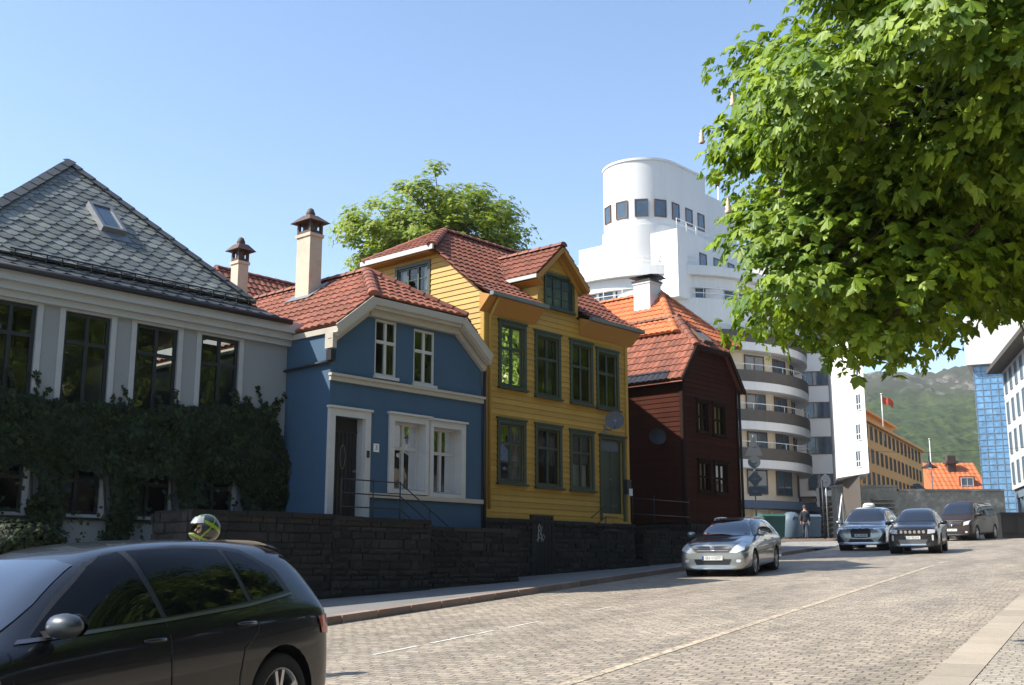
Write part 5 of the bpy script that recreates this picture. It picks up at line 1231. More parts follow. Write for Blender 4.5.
# ------------------------------------------------------------------ foliage
def leaf_cloud(centers, dirs, size, nl, spread, droop, fold=.15, shape=.3, jit=.35):
    """palmate leaves: centers (n,3) leaf points, dirs (n,3) outward; nl leaflets each; returns V,F,rnd (quads, 2 per leaflet)"""
    n=len(centers); c=np.repeat(centers,nl,0); d=np.repeat(dirs,nl,0); sz=np.repeat(size,nl)[:,None]
    nr=d/np.linalg.norm(d,axis=1,keepdims=True)
    a=np.cross(nr,np.array([.3,.2,1.])); a/=np.linalg.norm(a,axis=1,keepdims=True)+1e-9; b=np.cross(nr,a)
    base=np.repeat(RNG.uniform(0,2*pi,n),nl); k=np.tile(np.arange(nl),n); ang=base+(k-(nl-1)/2)*spread
    t=a*np.cos(ang)[:,None]+b*np.sin(ang)[:,None]
    t=t+np.array([0,0,-droop])+RNG.normal(0,jit*.3,t.shape); t/=np.linalg.norm(t,axis=1,keepdims=True)
    w=np.cross(nr,t); w/=np.linalg.norm(w,axis=1,keepdims=True)+1e-9
    up=np.cross(t,w); up*=np.sign(up[:,2:3]+1e-6)
    mid=1-.30*np.abs(k-(nl-1)/2)/(nl/2); L=sz*mid[:,None]*RNG.uniform(.8,1.15,(len(c),1))
    p0=c; tip=c+t*L-np.array([0,0,1])*L*droop*.25; ml=c+t*L*.62+w*L*shape-up*L*fold; mc=c+t*L*.60; mr_=c+t*L*.62-w*L*shape-up*L*fold
    V=np.stack([p0,ml,tip,mr_,mc],1).reshape(-1,3); m=len(c); i=np.arange(m)*5
    F=np.concatenate([np.stack([i,i+4,i+2,i+1],1),np.stack([i,i+3,i+2,i+4],1)])
    r=np.repeat(RNG.uniform(0,1,n),nl); r=np.clip(r+RNG.normal(0,.1,m),0,1); return V,F,np.concatenate([r,r])
def limb(b,p,q,r0,r1,sag=.1,n=6):
    p=Vector(p);q=Vector(q);m=(p+q)/2+Vector((random.uniform(-1,1),random.uniform(-1,1),random.uniform(.2,1)))*(q-p).length*sag
    P=[p*(1-t)**2+m*2*t*(1-t)+q*t*t for t in [k/n for k in range(n+1)]]
    b.tube(P,[r0+(r1-r0)*k/n for k in range(n+1)],7); return P
def tree(name,label,loc,trunk_h,crown_c,rad,nclump,leaves,lsize,nl,mt,clump_r,seed,spread=.75,droop=.35,trunk_r=.3,shell=.55,group=None,keep=None,rlow=None,flowers=0,shape=.3,extra=()):
    random.seed(seed); global RNG; RNG=np.random.default_rng(seed)
    t=thing(name,label,'tree',loc,0,group); cc=np.array(crown_c); b=MB()
    top=Vector((crown_c[0]*.3,crown_c[1]*.3,trunk_h)); b.tube([(0,0,-.3),(.02,0,.2),tuple(top*.5),tuple(top)],[trunk_r*1.5,trunk_r*1.1,trunk_r*.9,trunk_r*.75],10)
    cl=[];tries=0
    while len(cl)<nclump and tries<nclump*60:
        tries+=1; v=RNG.normal(size=3); v/=np.linalg.norm(v); rr=shell+(1-shell)*RNG.random()**.6
        s_=np.array(rad,float).copy()
        if rlow and v[2]<0: s_[2]=rlow
        bump=1+.13*noise.noise(Vector(v*2.3)+Vector((seed,0,0)))+.08*noise.noise(Vector(v*5)+Vector((seed,3,0)))
        p=cc+v*s_*rr*bump
        if keep and not keep(p): continue
        cl.append((p,v))
    for (ec,er_,en) in extra:
        for _ in range(en):
            v=RNG.normal(size=3); v/=np.linalg.norm(v); cl.append((np.array(ec)+v*np.array(er_)*RNG.random()**.4,v))
    main=[]
    for k in range(9):
        a=2*pi*k/9+random.random()*.5; e=cc+np.array([cos(a)*rad[0]*.5,sin(a)*rad[1]*.5,random.uniform(-.25,.45)*rad[2]]); main.append(limb(b,top*(.75+.25*random.random()),e,trunk_r*.5,trunk_r*.16,.15))
    main.append(limb(b,top,cc+np.array([0,0,rad[2]*.45]),trunk_r*.6,trunk_r*.15,.05))
    pts=[p for P in main for p in P[2:]]
    for p,v in cl:
        q=min(pts,key=lambda m:(Vector(p)-m).length+.3*random.random()); limb(b,q,Vector(p)-Vector(v)*clump_r*.2,trunk_r*.11,.012,.08,4)
    b.build('trunk',MT['bark'],t)
    C=[];D=[];S=[]
    for p,v in cl:
        n=int(leaves*RNG.uniform(.7,1.3)); o=RNG.normal(size=(n,3)); o/=np.linalg.norm(o,axis=1,keepdims=True); rr=RNG.random((n,1))**.4
        cr=clump_r*RNG.uniform(.7,1.25); q=p+o*rr*cr*np.array([1.2,1.2,.6]); C.append(q); dd=o*.5+v*.55+np.array([0,0,.75])+RNG.normal(0,.25,(n,3)); D.append(dd); S.append(lsize*RNG.uniform(.5,1.35,n))
    C=np.concatenate(C);D=np.concatenate(D);S=np.concatenate(S)
    V,F,r=leaf_cloud(C,D,S,nl,spread,droop,shape=shape); np_mesh('crown',V,F,mt,t,rnd=r)
    if flowers:
        b=MB(); idx=[i for i in range(len(cl)) if cl[i][1][2]>-.2]; random.shuffle(idx)
        for i in idx[:flowers]:
            p,v=cl[i]; q=Vector(p)+Vector(v)*clump_r*.9; 
            pr=[(.03*(1-k/7)**.6+.014*(k%2),.0+.17*k/7) for k in range(8)]; b.lathe(pr,7,tuple(q))
        b.build('blossom',MT['flower'],t)
    return t
# big chestnut, upper right
tl=Vector((9.6,11.2,0)); tl.z=G(tl.x,tl.y)
cx_=Vector((8.35,12.0,5.05))-tl
def keepf(p):
    w=Vector(p)+tl; 
    if w.y<4.5: return False
    if w.x<.235*w.y and w.z>.43*w.y: return False
    return True
chest=tree('chestnut_tree','large horse chestnut with pale blossom candles hanging in from the upper right','' and 0 or tl,3.0,tuple(cx_),(5.7,5.7,5.4),660,125,.130,5,MT['leaf_chest'],.66,11,spread=.95,droop=.5,trunk_r=.34,shell=.62,group='horse chestnuts along the street',keep=keepf,rlow=2.0,flowers=90,shape=.27,extra=[(tuple(Vector((4.2,12.4,3.4))-tl),(1.7,1.5,1.0),50)])
# street trees across the road that the windows mirror
for i,s_ in enumerate((24,35,47,59)):
    c=copy_tree(chest); p=sw(s_,-3.4 if i<3 else -10); c.location=p; c.rotation_euler=(0,0,1.3+i*2.1); c.scale=(.76,.76,1.35)
    c['label']=['horse chestnut mirrored in the windows of the yellow house','horse chestnut mirrored in the windows of the brown house','','']and['horse chestnut across the street, mirrored in the blue house windows','horse chestnut across the street, mirrored in the yellow house windows','horse chestnut across the street, mirrored in the brown house windows','horse chestnut far up the right pavement, outside the photo'][i]
for i,(x,y) in enumerate(((-1.5,-7),(4.5,1.0-6),(11,-1))):
    c=copy_tree(chest); c.location=(x,y,G(x,y)); c.rotation_euler=(0,0,.7+i*1.9); c.scale=(.8,.8,.9)
    c['label']=['horse chestnut mirrored in the grey house windows','horse chestnut behind the viewer, seen only mirrored in the dark windows','horse chestnut beside the viewer, shading the right pavement'][i]
for i,s_ in enumerate((26,44,8)):  # unseen second row, added to block skylight from the shaded house fronts
    c=copy_tree(chest); p=sw(s_,-10.5); c.location=p; c.rotation_euler=(0,0,.4+i*2.3); c.scale=(1.2,1.2,1.7)
    c['label']=['tall horse chestnut of the second row, mirrored in the blue house windows','tall horse chestnut of the second row, mirrored in the yellow house windows','tall horse chestnut of the second row beside the viewer'][i]
ob2=thing('terrace_building','long dark stone building across the street, outside the photo and mirrored in the windows','building',sw(-30,-21),SROT)  # added unseen backdrop that keeps bright horizon sky out of the panes
b=MB(); b.box(0,120,-10,0,-2,9.5); b.build('wall',MT['stone'],ob2)
b=MB(); b.add([(-.5,.5,9.5),(120.5,.5,9.5),(120.5,-5,13),(-.5,-5,13),(120.5,-10.5,9.5),(-.5,-10.5,9.5)],[(0,1,2,3),(3,2,4,5),(0,3,5),(1,4,2)]); b.build('roof',MT['slate_dark'],ob2)
for k in range(30):
    for f in range(3): M_=Matrix.Translation((2+k*4,0,1.5+f*3))@Matrix.Rotation(pi,4,'Z'); b=MB(M_); b.box(-.6,.6,-.05,.02,-.9,.9); b.build('window',MT['farglass'],ob2)
# tree behind the yellow house
bt=at_y(438,232,47); base=Vector((bt.x,47,G(bt.x,47)+1))
tree('garden_tree','tall airy pale green tree rising behind the blue and yellow houses','' and 0 or base,7.0,(0,0,bt.z-base.z-1.0),(4.2,4.0,3.5),300,95,.16,4,MT['leaf_back'],.62,23,spread=.9,droop=.1,trunk_r=.3,shell=.35,shape=.3)
# ivy on the grey house
def ivy():
    global RNG; RNG=np.random.default_rng(5)
    t=thing('climbing_ivy','thick dark green climber covering the lower front of the grey house below its tall windows','climbing plant',FG.wor(0,0,0),FG.rot)
    topz=lambda u: FG.hit(0,0,(0,0,0),(0,1,0)) and 0
    P=[];D=[]
    zT=[(FG.uz(px,py,-.3)) for px,py in ((-60,378),(0,388),(40,396),(75,404),(120,402),(150,408),(185,405),(215,407),(250,404),(272,408),(284,425),(290,450))]
    us=[p[0] for p in zT]; zs=[p[1] for p in zT]
    n=0; N_=31000; wl=low_w
    while n<N_:
        u=RNG.uniform(us[0],us[-1]+.02); z=RNG.uniform(.2,4.2); top=np.interp(u,us,zs)+.10*noise.noise(Vector((u*3,0,0)))
        if z>top: continue
        hole=0
        for (a,b,c,d) in wl:
            ww_=b-a
            if a+.12-.15*noise.noise(Vector((z*2,a,0)))<u<b+.1+.12*noise.noise(Vector((z*3,a,4))) and z<d-.12+.2*noise.noise(Vector((u*4,a,0))): hole=1
        if z<1.2 and noise.noise(Vector((u*1.1,7.3,0)))>.12: hole=1
        if hole and RNG.random()>.03: continue
        dens=noise.noise(Vector((u*1.5,z*1.8,3)))
        y=-.08-.30*max(0,dens+.35)*min(1,(top-z)*3+.3)-RNG.random()*.06; y=min(y,-.05)
        P.append((u,y,z)); D.append((RNG.normal(0,.5),-1,.5+RNG.normal(0,.4))); n+=1
    for _ in range(26):   # stray shoots reaching over the wall
        u=RNG.uniform(us[1],us[-1]-.1); z=np.interp(u,us,zs)-.1; du=RNG.normal(0,.25)
        for q in range(int(RNG.integers(8,26))):
            z+=.025; u+=du*.03; P.append((u+RNG.normal(0,.012),-.04,z)); D.append((RNG.normal(0,.5),-1,.5))
    V,F,r=leaf_cloud(np.array(P),np.array(D,float),RNG.uniform(.035,.11,len(P)),3,1.0,.35,shape=.38); np_mesh('foliage',V,F,MT['leaf_ivy'],t,rnd=r)
    b=MB()
    for u in [.5*(wl[i][0]+wl[i+1][1])+dd for i in range(4) for dd in (-.15,0,.12)]:
         b.tube([(u,-.05,.2),(u+.1*random.random(),-.05,1.2),(u-.15*random.random(),-.06,2.6)],.02,5)
    b.build('stem',MT['bark'],t)
low_w=[(a,b,c,d) for a,b,c,d in [(w_[0],w_[1],lz0,lz1) for w_ in wins]]
ivy()
# shrub at the foot of the grey house
def shrub(name,label,loc,r,n,ls=.07):
    global RNG; t=thing(name,label,'shrub',loc); o=RNG.normal(size=(n,3)); o/=np.linalg.norm(o,axis=1,keepdims=True); P=o*(RNG.random((n,1))**.35)*np.array(r)+np.array([0,0,r[2]]); P[:,2]=np.abs(P[:,2])
    V,F,rr=leaf_cloud(P,o+np.array([0,0,.4]),RNG.uniform(.6,1.2,n)*ls,3,1.,.3,shape=.3); np_mesh('foliage',V,F,MT['leaf_ivy'],t,rnd=rr)
    b=MB()
    for k in range(8): a=k*.8; b.tube([(0,0,0),(cos(a)*r[0]*.4,sin(a)*r[1]*.4,r[2]),(cos(a)*r[0]*.7,sin(a)*r[1]*.7,r[2]*1.5)],.012,5)
    b.build('stem',MT['bark'],t); return t
p=FG.hit(15,535,(0,-1.2,0),(0,1,0)); shrub('garden_shrub','low dark shrub under the grey house windows at the left edge',FG.wor(p.x,-1.2,p.z-.4),(.9,.5,.35),2500)
# ------------------------------------------------------------------ cars
def subsurf(mb_v,mb_f,lev,creases=None):
    me=bpy.data.meshes.new('cage'); me.from_pydata(mb_v,[],mb_f); o=bpy.data.objects.new('cage',me); COL.objects.link(o)
    m=o.modifiers.new('s','SUBSURF'); m.levels=lev; m.render_levels=lev
    bpy.context.view_layer.update(); dg=bpy.context.evaluated_depsgraph_get(); r=bpy.data.meshes.new_from_object(o.evaluated_get(dg)); COL.objects.unlink(o); bpy.data.objects.remove(o); return r
def car_cage(st,cfg):
    """st rows: x, zsill, wmax, zbelt, wbelt, ztop, wtop ; closed body cage"""
    rings=[]; n=len(st)
    for i,(x,zs,wm,zb,wb,zt,wt) in enumerate(st):
        hc=.03 if zt-zb>.25 else .02
        R_=[(0,zt),(wt*.55,zt-.006),(wt,zt-hc),(wb,zb),(wb+ (wm-wb)*.75,zb-.07),(wm,zb-.22 if zb-.22>zs+.15 else (zb+zs)/2+.05),(wm-.005,(zs+.14)),(wm-.03,zs),(wm*.7,zs-.04),(0,zs-.04)]
        def X(z,y):
            q=0
            if i==0: q=-.06*(y/wm)**2-cfg.get('nose',.10)*max(0,(z-.5)/.4)
            if i>=n-2: q=cfg.get('tail',.05)*(y/wm)**2
            return x+q
        full=[(X(z,y),-y,z) for y,z in R_]+[(X(z,y),y,z) for y,z in R_[1:-1][::-1]]
        rings.append(full)
    k=len(rings[0]); V=[p for r in rings for p in r]; Fc=[]
    for i in range(n-1):
        for j in range(k): Fc.append((i*k+j,i*k+(j+1)%k,(i+1)*k+(j+1)%k,(i+1)*k+j))
    # end caps: ladder
    h=k//2
    for base in (0,(n-1)*k):
        for j in range(h):
            a=base+j; b_=base+j+1; c=base+(k-j-1)%k; d_=base+(k-j)%k
            if j==0: f=(base,base+1,base+k-1)
            elif j==h-1: f=(base+h-1,base+h,base+h+1)
            else: f=(a,b_,c,d_)
            Fc.append(f if base else f[::-1])
    return V,Fc
class Car:
    def __init__(s,name,label,st,pm_,cfg):
        s.t=thing(name,label,cfg.get('cat','car')); s.cfg=cfg; s.pm=pm_
        V,Fc=car_cage(st,cfg); me=subsurf(V,Fc,3)
        bm=bmesh.new(); bm.from_mesh(me); bmesh.ops.recalc_face_normals(bm,faces=bm.faces)
        s.bvh=BVHTree.FromBMesh(bm)
        ra=cfg['r']+.055
        for ax in cfg['axles']:
            for sg in (-1,1):
                nseg=28; ins=set(f for f in bm.faces if f.calc_center_median().y*sg>cfg['w']*.55 and abs(f.calc_center_median().x-ax)<ra+.25 and f.calc_center_median().z<cfg['r']+ra+.2)
                for q in range(nseg):
                    a=2*pi*q/nseg; nrm=Vector((cos(a),0,sin(a))); co=Vector((ax,0,cfg['r']))+nrm*ra
                    ge=list(ins|{e for f in ins for e in f.edges}|{v for f in ins for v in f.verts})
                    res=bmesh.ops.bisect_plane(bm,geom=ge,plane_co=co,plane_no=nrm,dist=1e-5)
                    cand=set(g_ for g_ in res['geom'] if isinstance(g_,bmesh.types.BMFace))
                    ins=set(f for f in cand if (f.calc_center_median()-co).dot(nrm)<1e-5)
                if ins: bmesh.ops.delete(bm,geom=list(ins),context='FACES')
        me2=bpy.data.meshes.new('body'); bm.to_mesh(me2); bm.free(); me2.materials.append(pm_)
        me2.polygons.foreach_set('use_smooth',[True]*len(me2.polygons))
        s.body=bpy.data.objects.new('body',me2); COL.objects.link(s.body); s.body.parent=s.t
        # inner shell so arches are dark
        r=cfg['r']
        for ax in cfg['axles']:
            for sg in (-1,1):
                b=MB(); W=cfg['w']; b.lathe([(ra+.01,sg*(W*.5)),(ra+.01,sg*(W-.035))],28,(ax,0,r),'y'); b.lathe([(0,sg*W*.5),(ra+.01,sg*W*.5)],28,(ax,0,r),'y'); b.build('wheel_arch',MT['black_plastic'],s.t)
        for ax in cfg['axles']:
            for sg in (-1,1): s.wheel(ax,sg)
    def wheel(s,ax,sg):
        c=s.cfg; r=c['r']; W=c['w']-.03; w=.21; b=MB()
        o=sg*W; i_=sg*(W-w)
        b.lathe([(r*.66,i_),(r*.93,i_),(r,i_+sg*.03),(r,o-sg*.03),(r*.95,o),(r*.70,o+sg*.004),(r*.68,o-sg*.03)],32,(ax,0,r),'y'); wt=b.build('wheel',MT['rubber'],s.t)
        b=MB(); rr=r*.69; b.lathe([(rr,o-sg*.002),(rr*.95,o-sg*.004),(rr*.90,o-sg*.04),(rr*.9,i_)],28,(ax,0,r),'y'); b.lathe([(0,o-sg*.012),(r*.13,o-sg*.012),(r*.16,o-sg*.04)],16,(ax,0,r),'y')
        n=c.get('spokes',5)
        for k in range(n):
            for dd in ((-.10,.10) if c.get('twin') else (0,)):
                a=2*pi*k/n+.3+dd; a2=2*pi*k/n+.3+dd*(2.0 if c.get('twin') else 1); wd=r*(.07 if c.get('twin') else .13)
                p=Vector((ax+cos(a)*r*.08,o-sg*.018,r+sin(a)*r*.08)); q=Vector((ax+cos(a2)*rr*.94,o-sg*.012,r+sin(a2)*rr*.94)); b.bar(p,q,wd,.03)
        b.build('rim',c.get('rim',MT['alloy']),wt)
        b=MB(); b.lathe([(0,o-sg*.09),(r*.6,o-sg*.09)],20,(ax,0,r),'y'); b.build('brake_disc',MT['iron'],wt)
    def patch(s,name,poly,axis,mt,off=.006,grid=.05,parent=None,sign=1,thick=0):
        """polygon projected on the body; axis 'y': poly in (x,z), 'x': poly in (y,z), 'z': poly in (x,y)"""
        bm=bmesh.new()
        mk={'y':lambda a,b:(a,0,b),'x':lambda a,b:(0,a,b),'z':lambda a,b:(a,b,0)}[axis]
        f=bm.faces.new([bm.verts.new(mk(*p)) for p in poly])
        A=[p[0] for p in poly];B=[p[1] for p in poly]
        e1,e2={'y':(Vector((1,0,0)),Vector((0,0,1))),'x':(Vector((0,1,0)),Vector((0,0,1))),'z':(Vector((1,0,0)),Vector((0,1,0)))}[axis]
        for lo,hi,e in ((min(A),max(A),e1),(min(B),max(B),e2)):
            x=lo+grid
            while x<hi-1e-3:
                bmesh.ops.bisect_plane(bm,geom=bm.verts[:]+bm.edges[:]+bm.faces[:],plane_co=e*x,plane_no=e); x+=grid
        d={'y':Vector((0,-sign,0)),'x':Vector((-sign,0,0)),'z':Vector((0,0,-1))}[axis]
        bad=[]
        for v in bm.verts:
            h=s.bvh.ray_cast(v.co-d*6,d)
            if h[0] is None: bad.append(v); continue
            n=h[1]; 
            if n.dot(d)>0: n=-n
            v.co=h[0]+n*off
        if bad: bmesh.ops.delete(bm,geom=bad,context='VERTS')
        bmesh.ops.recalc_face_normals(bm,faces=bm.faces)
        me=bpy.data.meshes.new(name); bm.to_mesh(me); bm.free(); me.materials.append(mt); me.polygons.foreach_set('use_smooth',[True]*len(me.polygons))
        o=bpy.data.objects.new(name,me); COL.objects.link(o); o.parent=parent or s.t; return o
    def both(s,name,poly,mt,**k): return [s.patch(name,poly,'y',mt,sign=sg,**k) for sg in (-1,1)]
    def mirror_x(s,name,poly,mt,**k): return [s.patch(name,[(y*sg,z) for y,z in poly],'x',mt,**k) for sg in (-1,1)]
    def seam(s,pts,w=.012,axis='y',mt=None,off=.004,name='door_seam',signs=(-1,1)):
        P=[]; 
        for i,(a,b) in enumerate(pts):
            pa=Vector(pts[max(i-1,0)]);pb=Vector(pts[min(i+1,len(pts)-1)]);d=(pb-pa).normalized(); P.append((Vector((a,b)),Vector((-d.y,d.x))*w/2))
        for sg in signs: s.patch(name,[tuple(p+n) for p,n in P]+[tuple(p-n) for p,n in P[::-1]],axis,mt or MT['black_plastic'],off=off,sign=sg,grid=.12)
    def surf(s,a,b,axis='y',sign=1):
        d={'y':Vector((0,-sign,0)),'x':Vector((-sign,0,0)),'z':Vector((0,0,-1))}[axis]; o={'y':Vector((a,0,b)),'x':Vector((0,a,b)),'z':Vector((a,b,0))}[axis]
        h=s.bvh.ray_cast(o-d*6,d); return h[0]
    def mirror(s,x,z,mt,sz=1.):
        for sg in (-1,1):
            p=s.surf(x,z,'y',sg); 
            if p is None: continue
            b=MB(); pr=[]
            V=[];c=Vector((p.x+.02,p.y+sg*.16,z+.05)); M=Matrix.Translation(c)@Matrix.Scale(sz,4)
            b.M=M; b.lathe([(0,-.12),(.05,-.115),(.085,-.08),(.098,-.02),(.085,.05),(.045,.095),(0,.105)],14,(0,0,0),'y'); 
            b.v=[(c.x+(vx-c.x)*.9, vy, c.z+(vz-c.z)*.72) for vx,vy,vz in b.v]
            m=b.build('mirror',mt,s.t)
            b=MB(); b.bar((p.x+.02,p.y-sg*.02,z-.0),(c.x,c.y-sg*.05,c.z-.03),.05,.04); b.build('mirror_arm',MT['black_plastic'],m)
            b=MB(); b.M=Matrix.Translation((c.x-.075*sz,c.y,c.z)); b.poly([(.0,.09*sz*cos(a),.062*sz*sin(a)) for a in [2*pi*k/14 for k in range(14)]]); b.build('mirror_glass',MT['carglass'],m)
    def handle(s,x,z,mt):
        for sg in (-1,1):
            p=s.surf(x,z,'y',sg); b=MB(); y=p.y+sg*.02
            b.tube([(x-.1,p.y,z),(x-.08,y,z),(x+.06,y,z+.003),(x+.09,p.y,z+.002)],[.012,.014,.014,.011],6); b.build('door_handle',mt,s.t)
    def plate(s,x_sign,z,txt,w=.52,h=.11,extra=.012):
        p=s.surf(0,z,'x',x_sign); b=MB(); x=p.x+x_sign*extra
        b.box(x-.006,x+.006,-w/2,w/2,z-h/2,z+h/2); o=b.build('number_plate',MT['plate'],s.t)
        b=MB(); b.box(x+x_sign*.0065,x+x_sign*.0075,-w/2,-w/2+.04,z-h/2+.005,z+h/2-.005) if x_sign>0 else None
        if b.f: b.build('plate_band',mat('eu_blue',(.02,.06,.3),.5,0,bump=0),o)
        M=Matrix(((0,0,x_sign,x+x_sign*.007),(x_sign,0,0,.02*x_sign),(0,1,0,z),(0,0,0,1))); text_mesh(txt,.1,M,'plate_text',MT['ink'],o,.001)
        return x
    def place(s,x,y,yaw,fwd=None):
        s.t.location=(x,y,G(x,y)); s.t.rotation_mode='XYZ'
        # heading in world and ground tilt
        hd=Vector((cos(yaw),sin(yaw),0)); T=Vector((SS,SC,0)); n=Vector((-SS*.0487,-SC*.0487,1)).normalized()
        X=(hd-n*hd.dot(n)).normalized(); Y=n.cross(X); M=Matrix((X,Y,n)).transposed(); s.t.rotation_euler=M.to_euler()
def rr(x0,x1,z0,z1,r=.03,n=4):
    P=[]
    for cx_,cz,a0 in ((x1-r,z1-r,0),(x0+r,z1-r,pi/2),(x0+r,z0+r,pi),(x1-r,z0+r,3*pi/2)):
        for k in range(n+1): a=a0+pi/2*k/n; P.append((cx_+r*cos(a),cz+r*sin(a)))
    return P
HEAD=atan2(-SC,-SS)     # cars face down the street
# --- near dark hatchback
st=[(2.13,.24,.72,.58,.64,.66,.50),(2.02,.20,.82,.66,.72,.74,.56),(1.75,.19,.88,.76,.78,.84,.62),(1.35,.19,.90,.84,.81,.90,.66),(1.0,.19,.90,.90,.83,.97,.68),
    (.86,.19,.90,.91,.835,1.02,.66),(.45,.19,.90,.93,.84,1.25,.60),(.05,.19,.90,.94,.84,1.405,.575),(-.4,.19,.90,.955,.84,1.455,.57),(-1.0,.19,.90,.975,.835,1.455,.565),
    (-1.5,.20,.895,.995,.82,1.425,.55),(-1.80,.22,.88,1.0,.79,1.395,.53),(-1.95,.24,.87,1.0,.77,1.345,.52),(-2.05,.26,.83,.97,.75,1.15,.57),(-2.11,.29,.79,.90,.71,.98,.60),(-2.13,.33,.74,.80,.66,.88,.57)]
dk=paint('dark_grey_paint',(.020,.022,.025),.5,.25,.5)
c=Car('parked_car','dark grey hatchback in the lower left corner, seen from its side, cut by the frame',st,dk,dict(r=.325,w=.90,axles=(1.31,-1.40),spokes=5,twin=True,rim=MT['alloy'],tail=.13))
c.t['label']='dark grey hatchback seen from the side in the lower left corner'; c.t.name='hatchback_car'
sg_=[(.74,.96),(.46,1.12),(.12,1.305),(-.02,1.36),(-.18,1.385),(-.24,.985)]
c.both('side_window',sg_,MT['tint_glass']); c.both('side_window',[(-.29,.985),(-.245,1.388),(-.7,1.392),(-1.08,1.37),(-1.10,1.02)],MT['tint_glass']); c.both('quarter_window',[(-1.15,1.025),(-1.13,1.362),(-1.30,1.335),(-1.52,1.20),(-1.56,1.06)],MT['tint_glass'])
c.both('window_frame',[(.80,.93),(.47,1.14),(.11,1.33),(-.1,1.385),(-.7,1.41),(-1.12,1.39),(-1.34,1.36),(-1.6,1.2),(-1.64,1.03),(-1.1,.985),(-.24,.955)],MT['black_plastic'],off=.003)
c.both('window_trim',[(.86,.93),(-.24,.955),(-1.1,.985),(-1.64,1.03),(-1.64,1.045),(-1.1,1.003),(-.24,.973),(.82,.95)],MT['alloy_dark'],off=.008,grid=.15)
c.patch('windscreen',[(-.66,.985),(.66,.985),(.60,1.12),(.47,1.32),(.3,1.35),(-.3,1.35),(-.47,1.32),(-.60,1.12)],'x',MT['screen'],grid=.06)
c.patch('rear_window',[(-.62,1.06),(.62,1.06),(.54,1.30),(-.54,1.30)],'x',MT['carglass'],sign=-1)
c.seam([(-.265,.97),(-.27,.6),(-.27,.26)]); c.seam([(-1.19,1.0),(-1.12,.82),(-.98,.72),(-.93,.55),(-.93,.26)]); c.seam([(.92,.90),(.95,.6),(.92,.26)]); c.seam([(.9,.255),(-.2,.255),(-.92,.255)])
c.seam([(1.7,.70),(.9,.735),(0,.75),(-.9,.765),(-1.9,.80)],w=.010,mt=dk,off=.006,name='crease_line')
c.handle(-.12,.86,dk); c.handle(-1.0,.885,dk); c.mirror(.62,.965,paint('mirror_paint',(.05,.06,.07),.3,.4,.3),1.0)
c.both('tail_light',[(-2.05,.87),(-1.86,.86),(-1.90,.74),(-2.06,.72)],MT['lamp_red'],off=.01); c.both('side_badge',rr(1.02,1.22,.745,.775,.01),MT['chrome'],off=.01)
c.patch('tail_light',rr(.5,.76,.70,.86,.03),'x',MT['lamp_red'],sign=-1,off=.01);c.patch('tail_light',rr(-.76,-.5,.70,.86,.03),'x',MT['lamp_red'],sign=-1,off=.01)
c.mirror_x('headlight',[(.45,.60),(.74,.62),(.72,.70),(.47,.69)],MT['lens']); c.plate(1,.42,'SV 48120'); c.plate(-1,.55,'SV 48120')
c.patch('spoiler',[(-1.72,-.5),(-1.72,.5),(-1.88,.48),(-1.88,-.48)],'z',dk,off=.03)
gw_=ray(281,750); tt=1.6/(-(gw_.z)+.0487*(SS*gw_.x+SC*gw_.y)); wp=gw_*tt   # rear wheel, near side, on the ground
hd=Vector((cos(HEAD+R(2)),sin(HEAD+R(2)),0)); lt=Vector((-hd.y,hd.x,0))      # car's left
ctr=Vector((wp.x,wp.y,0))+hd*1.40-lt*.88
print('near car',wp,ctr); c.place(ctr.x,ctr.y,HEAD+R(2)); c.t.scale=(1.0,1.0,1.035)
# --- silver estate car, parked
st=[(2.36,.24,.74,.64,.66,.76,.50),(2.27,.20,.85,.72,.75,.84,.56),(1.98,.19,.895,.80,.79,.91,.62),(1.5,.19,.905,.87,.81,.96,.65),(1.15,.19,.905,.91,.82,1.01,.67),(1.0,.19,.905,.92,.83,1.05,.66),
    (.55,.19,.905,.94,.84,1.29,.60),(.15,.19,.905,.955,.84,1.42,.575),(-.4,.19,.905,.965,.84,1.465,.57),(-1.1,.19,.905,.985,.835,1.465,.565),(-1.75,.20,.895,1.0,.82,1.44,.55),(-2.1,.23,.88,1.0,.79,1.38,.53),(-2.28,.26,.86,.98,.76,1.12,.58),(-2.38,.30,.80,.85,.70,.92,.6)]
sv=paint('silver_paint',(.30,.31,.30),.75,.25)
c=Car('estate_car','silver-grey estate car with roof rails parked at the kerb below the brown house',st,sv,dict(r=.32,w=.905,axles=(1.40,-1.30),spokes=5,nose=.07))
c.both('side_window',[(.93,.975),(.60,1.16),(.28,1.32),(-.02,1.385),(-.08,1.0)],MT['carglass']); c.both('side_window',[(-.14,1.0),(-.08,1.39),(-.6,1.405),(-1.0,1.40),(-1.02,1.01)],MT['carglass']); c.both('quarter_window',[(-1.1,1.015),(-1.08,1.40),(-1.7,1.375),(-1.98,1.10),(-1.95,1.04)],MT['carglass'])
c.patch('windscreen',[(-.69,1.0),(.69,1.0),(.64,1.15),(.56,1.37),(.3,1.40),(-.3,1.40),(-.56,1.37),(-.64,1.15)],'x',MT['screen'],grid=.06)
c.patch('rear_window',[(-.6,1.05),(.6,1.05),(.52,1.33),(-.52,1.33)],'x',MT['carglass'],sign=-1)
c.seam([(-.11,.99),(-.12,.6),(-.12,.26)]); c.seam([(-1.05,1.0),(-1.0,.75),(-.85,.6),(-.82,.26)]); c.seam([(1.02,.93),(1.03,.6),(1.0,.26)]); c.handle(.03,.86,sv); c.handle(-.9,.88,sv); c.mirror(.74,.99,sv)
c.mirror_x('headlight',[(.43,.60),(.60,.585),(.80,.66),(.79,.80),(.70,.845),(.56,.74)],MT['lens'],off=.012); 
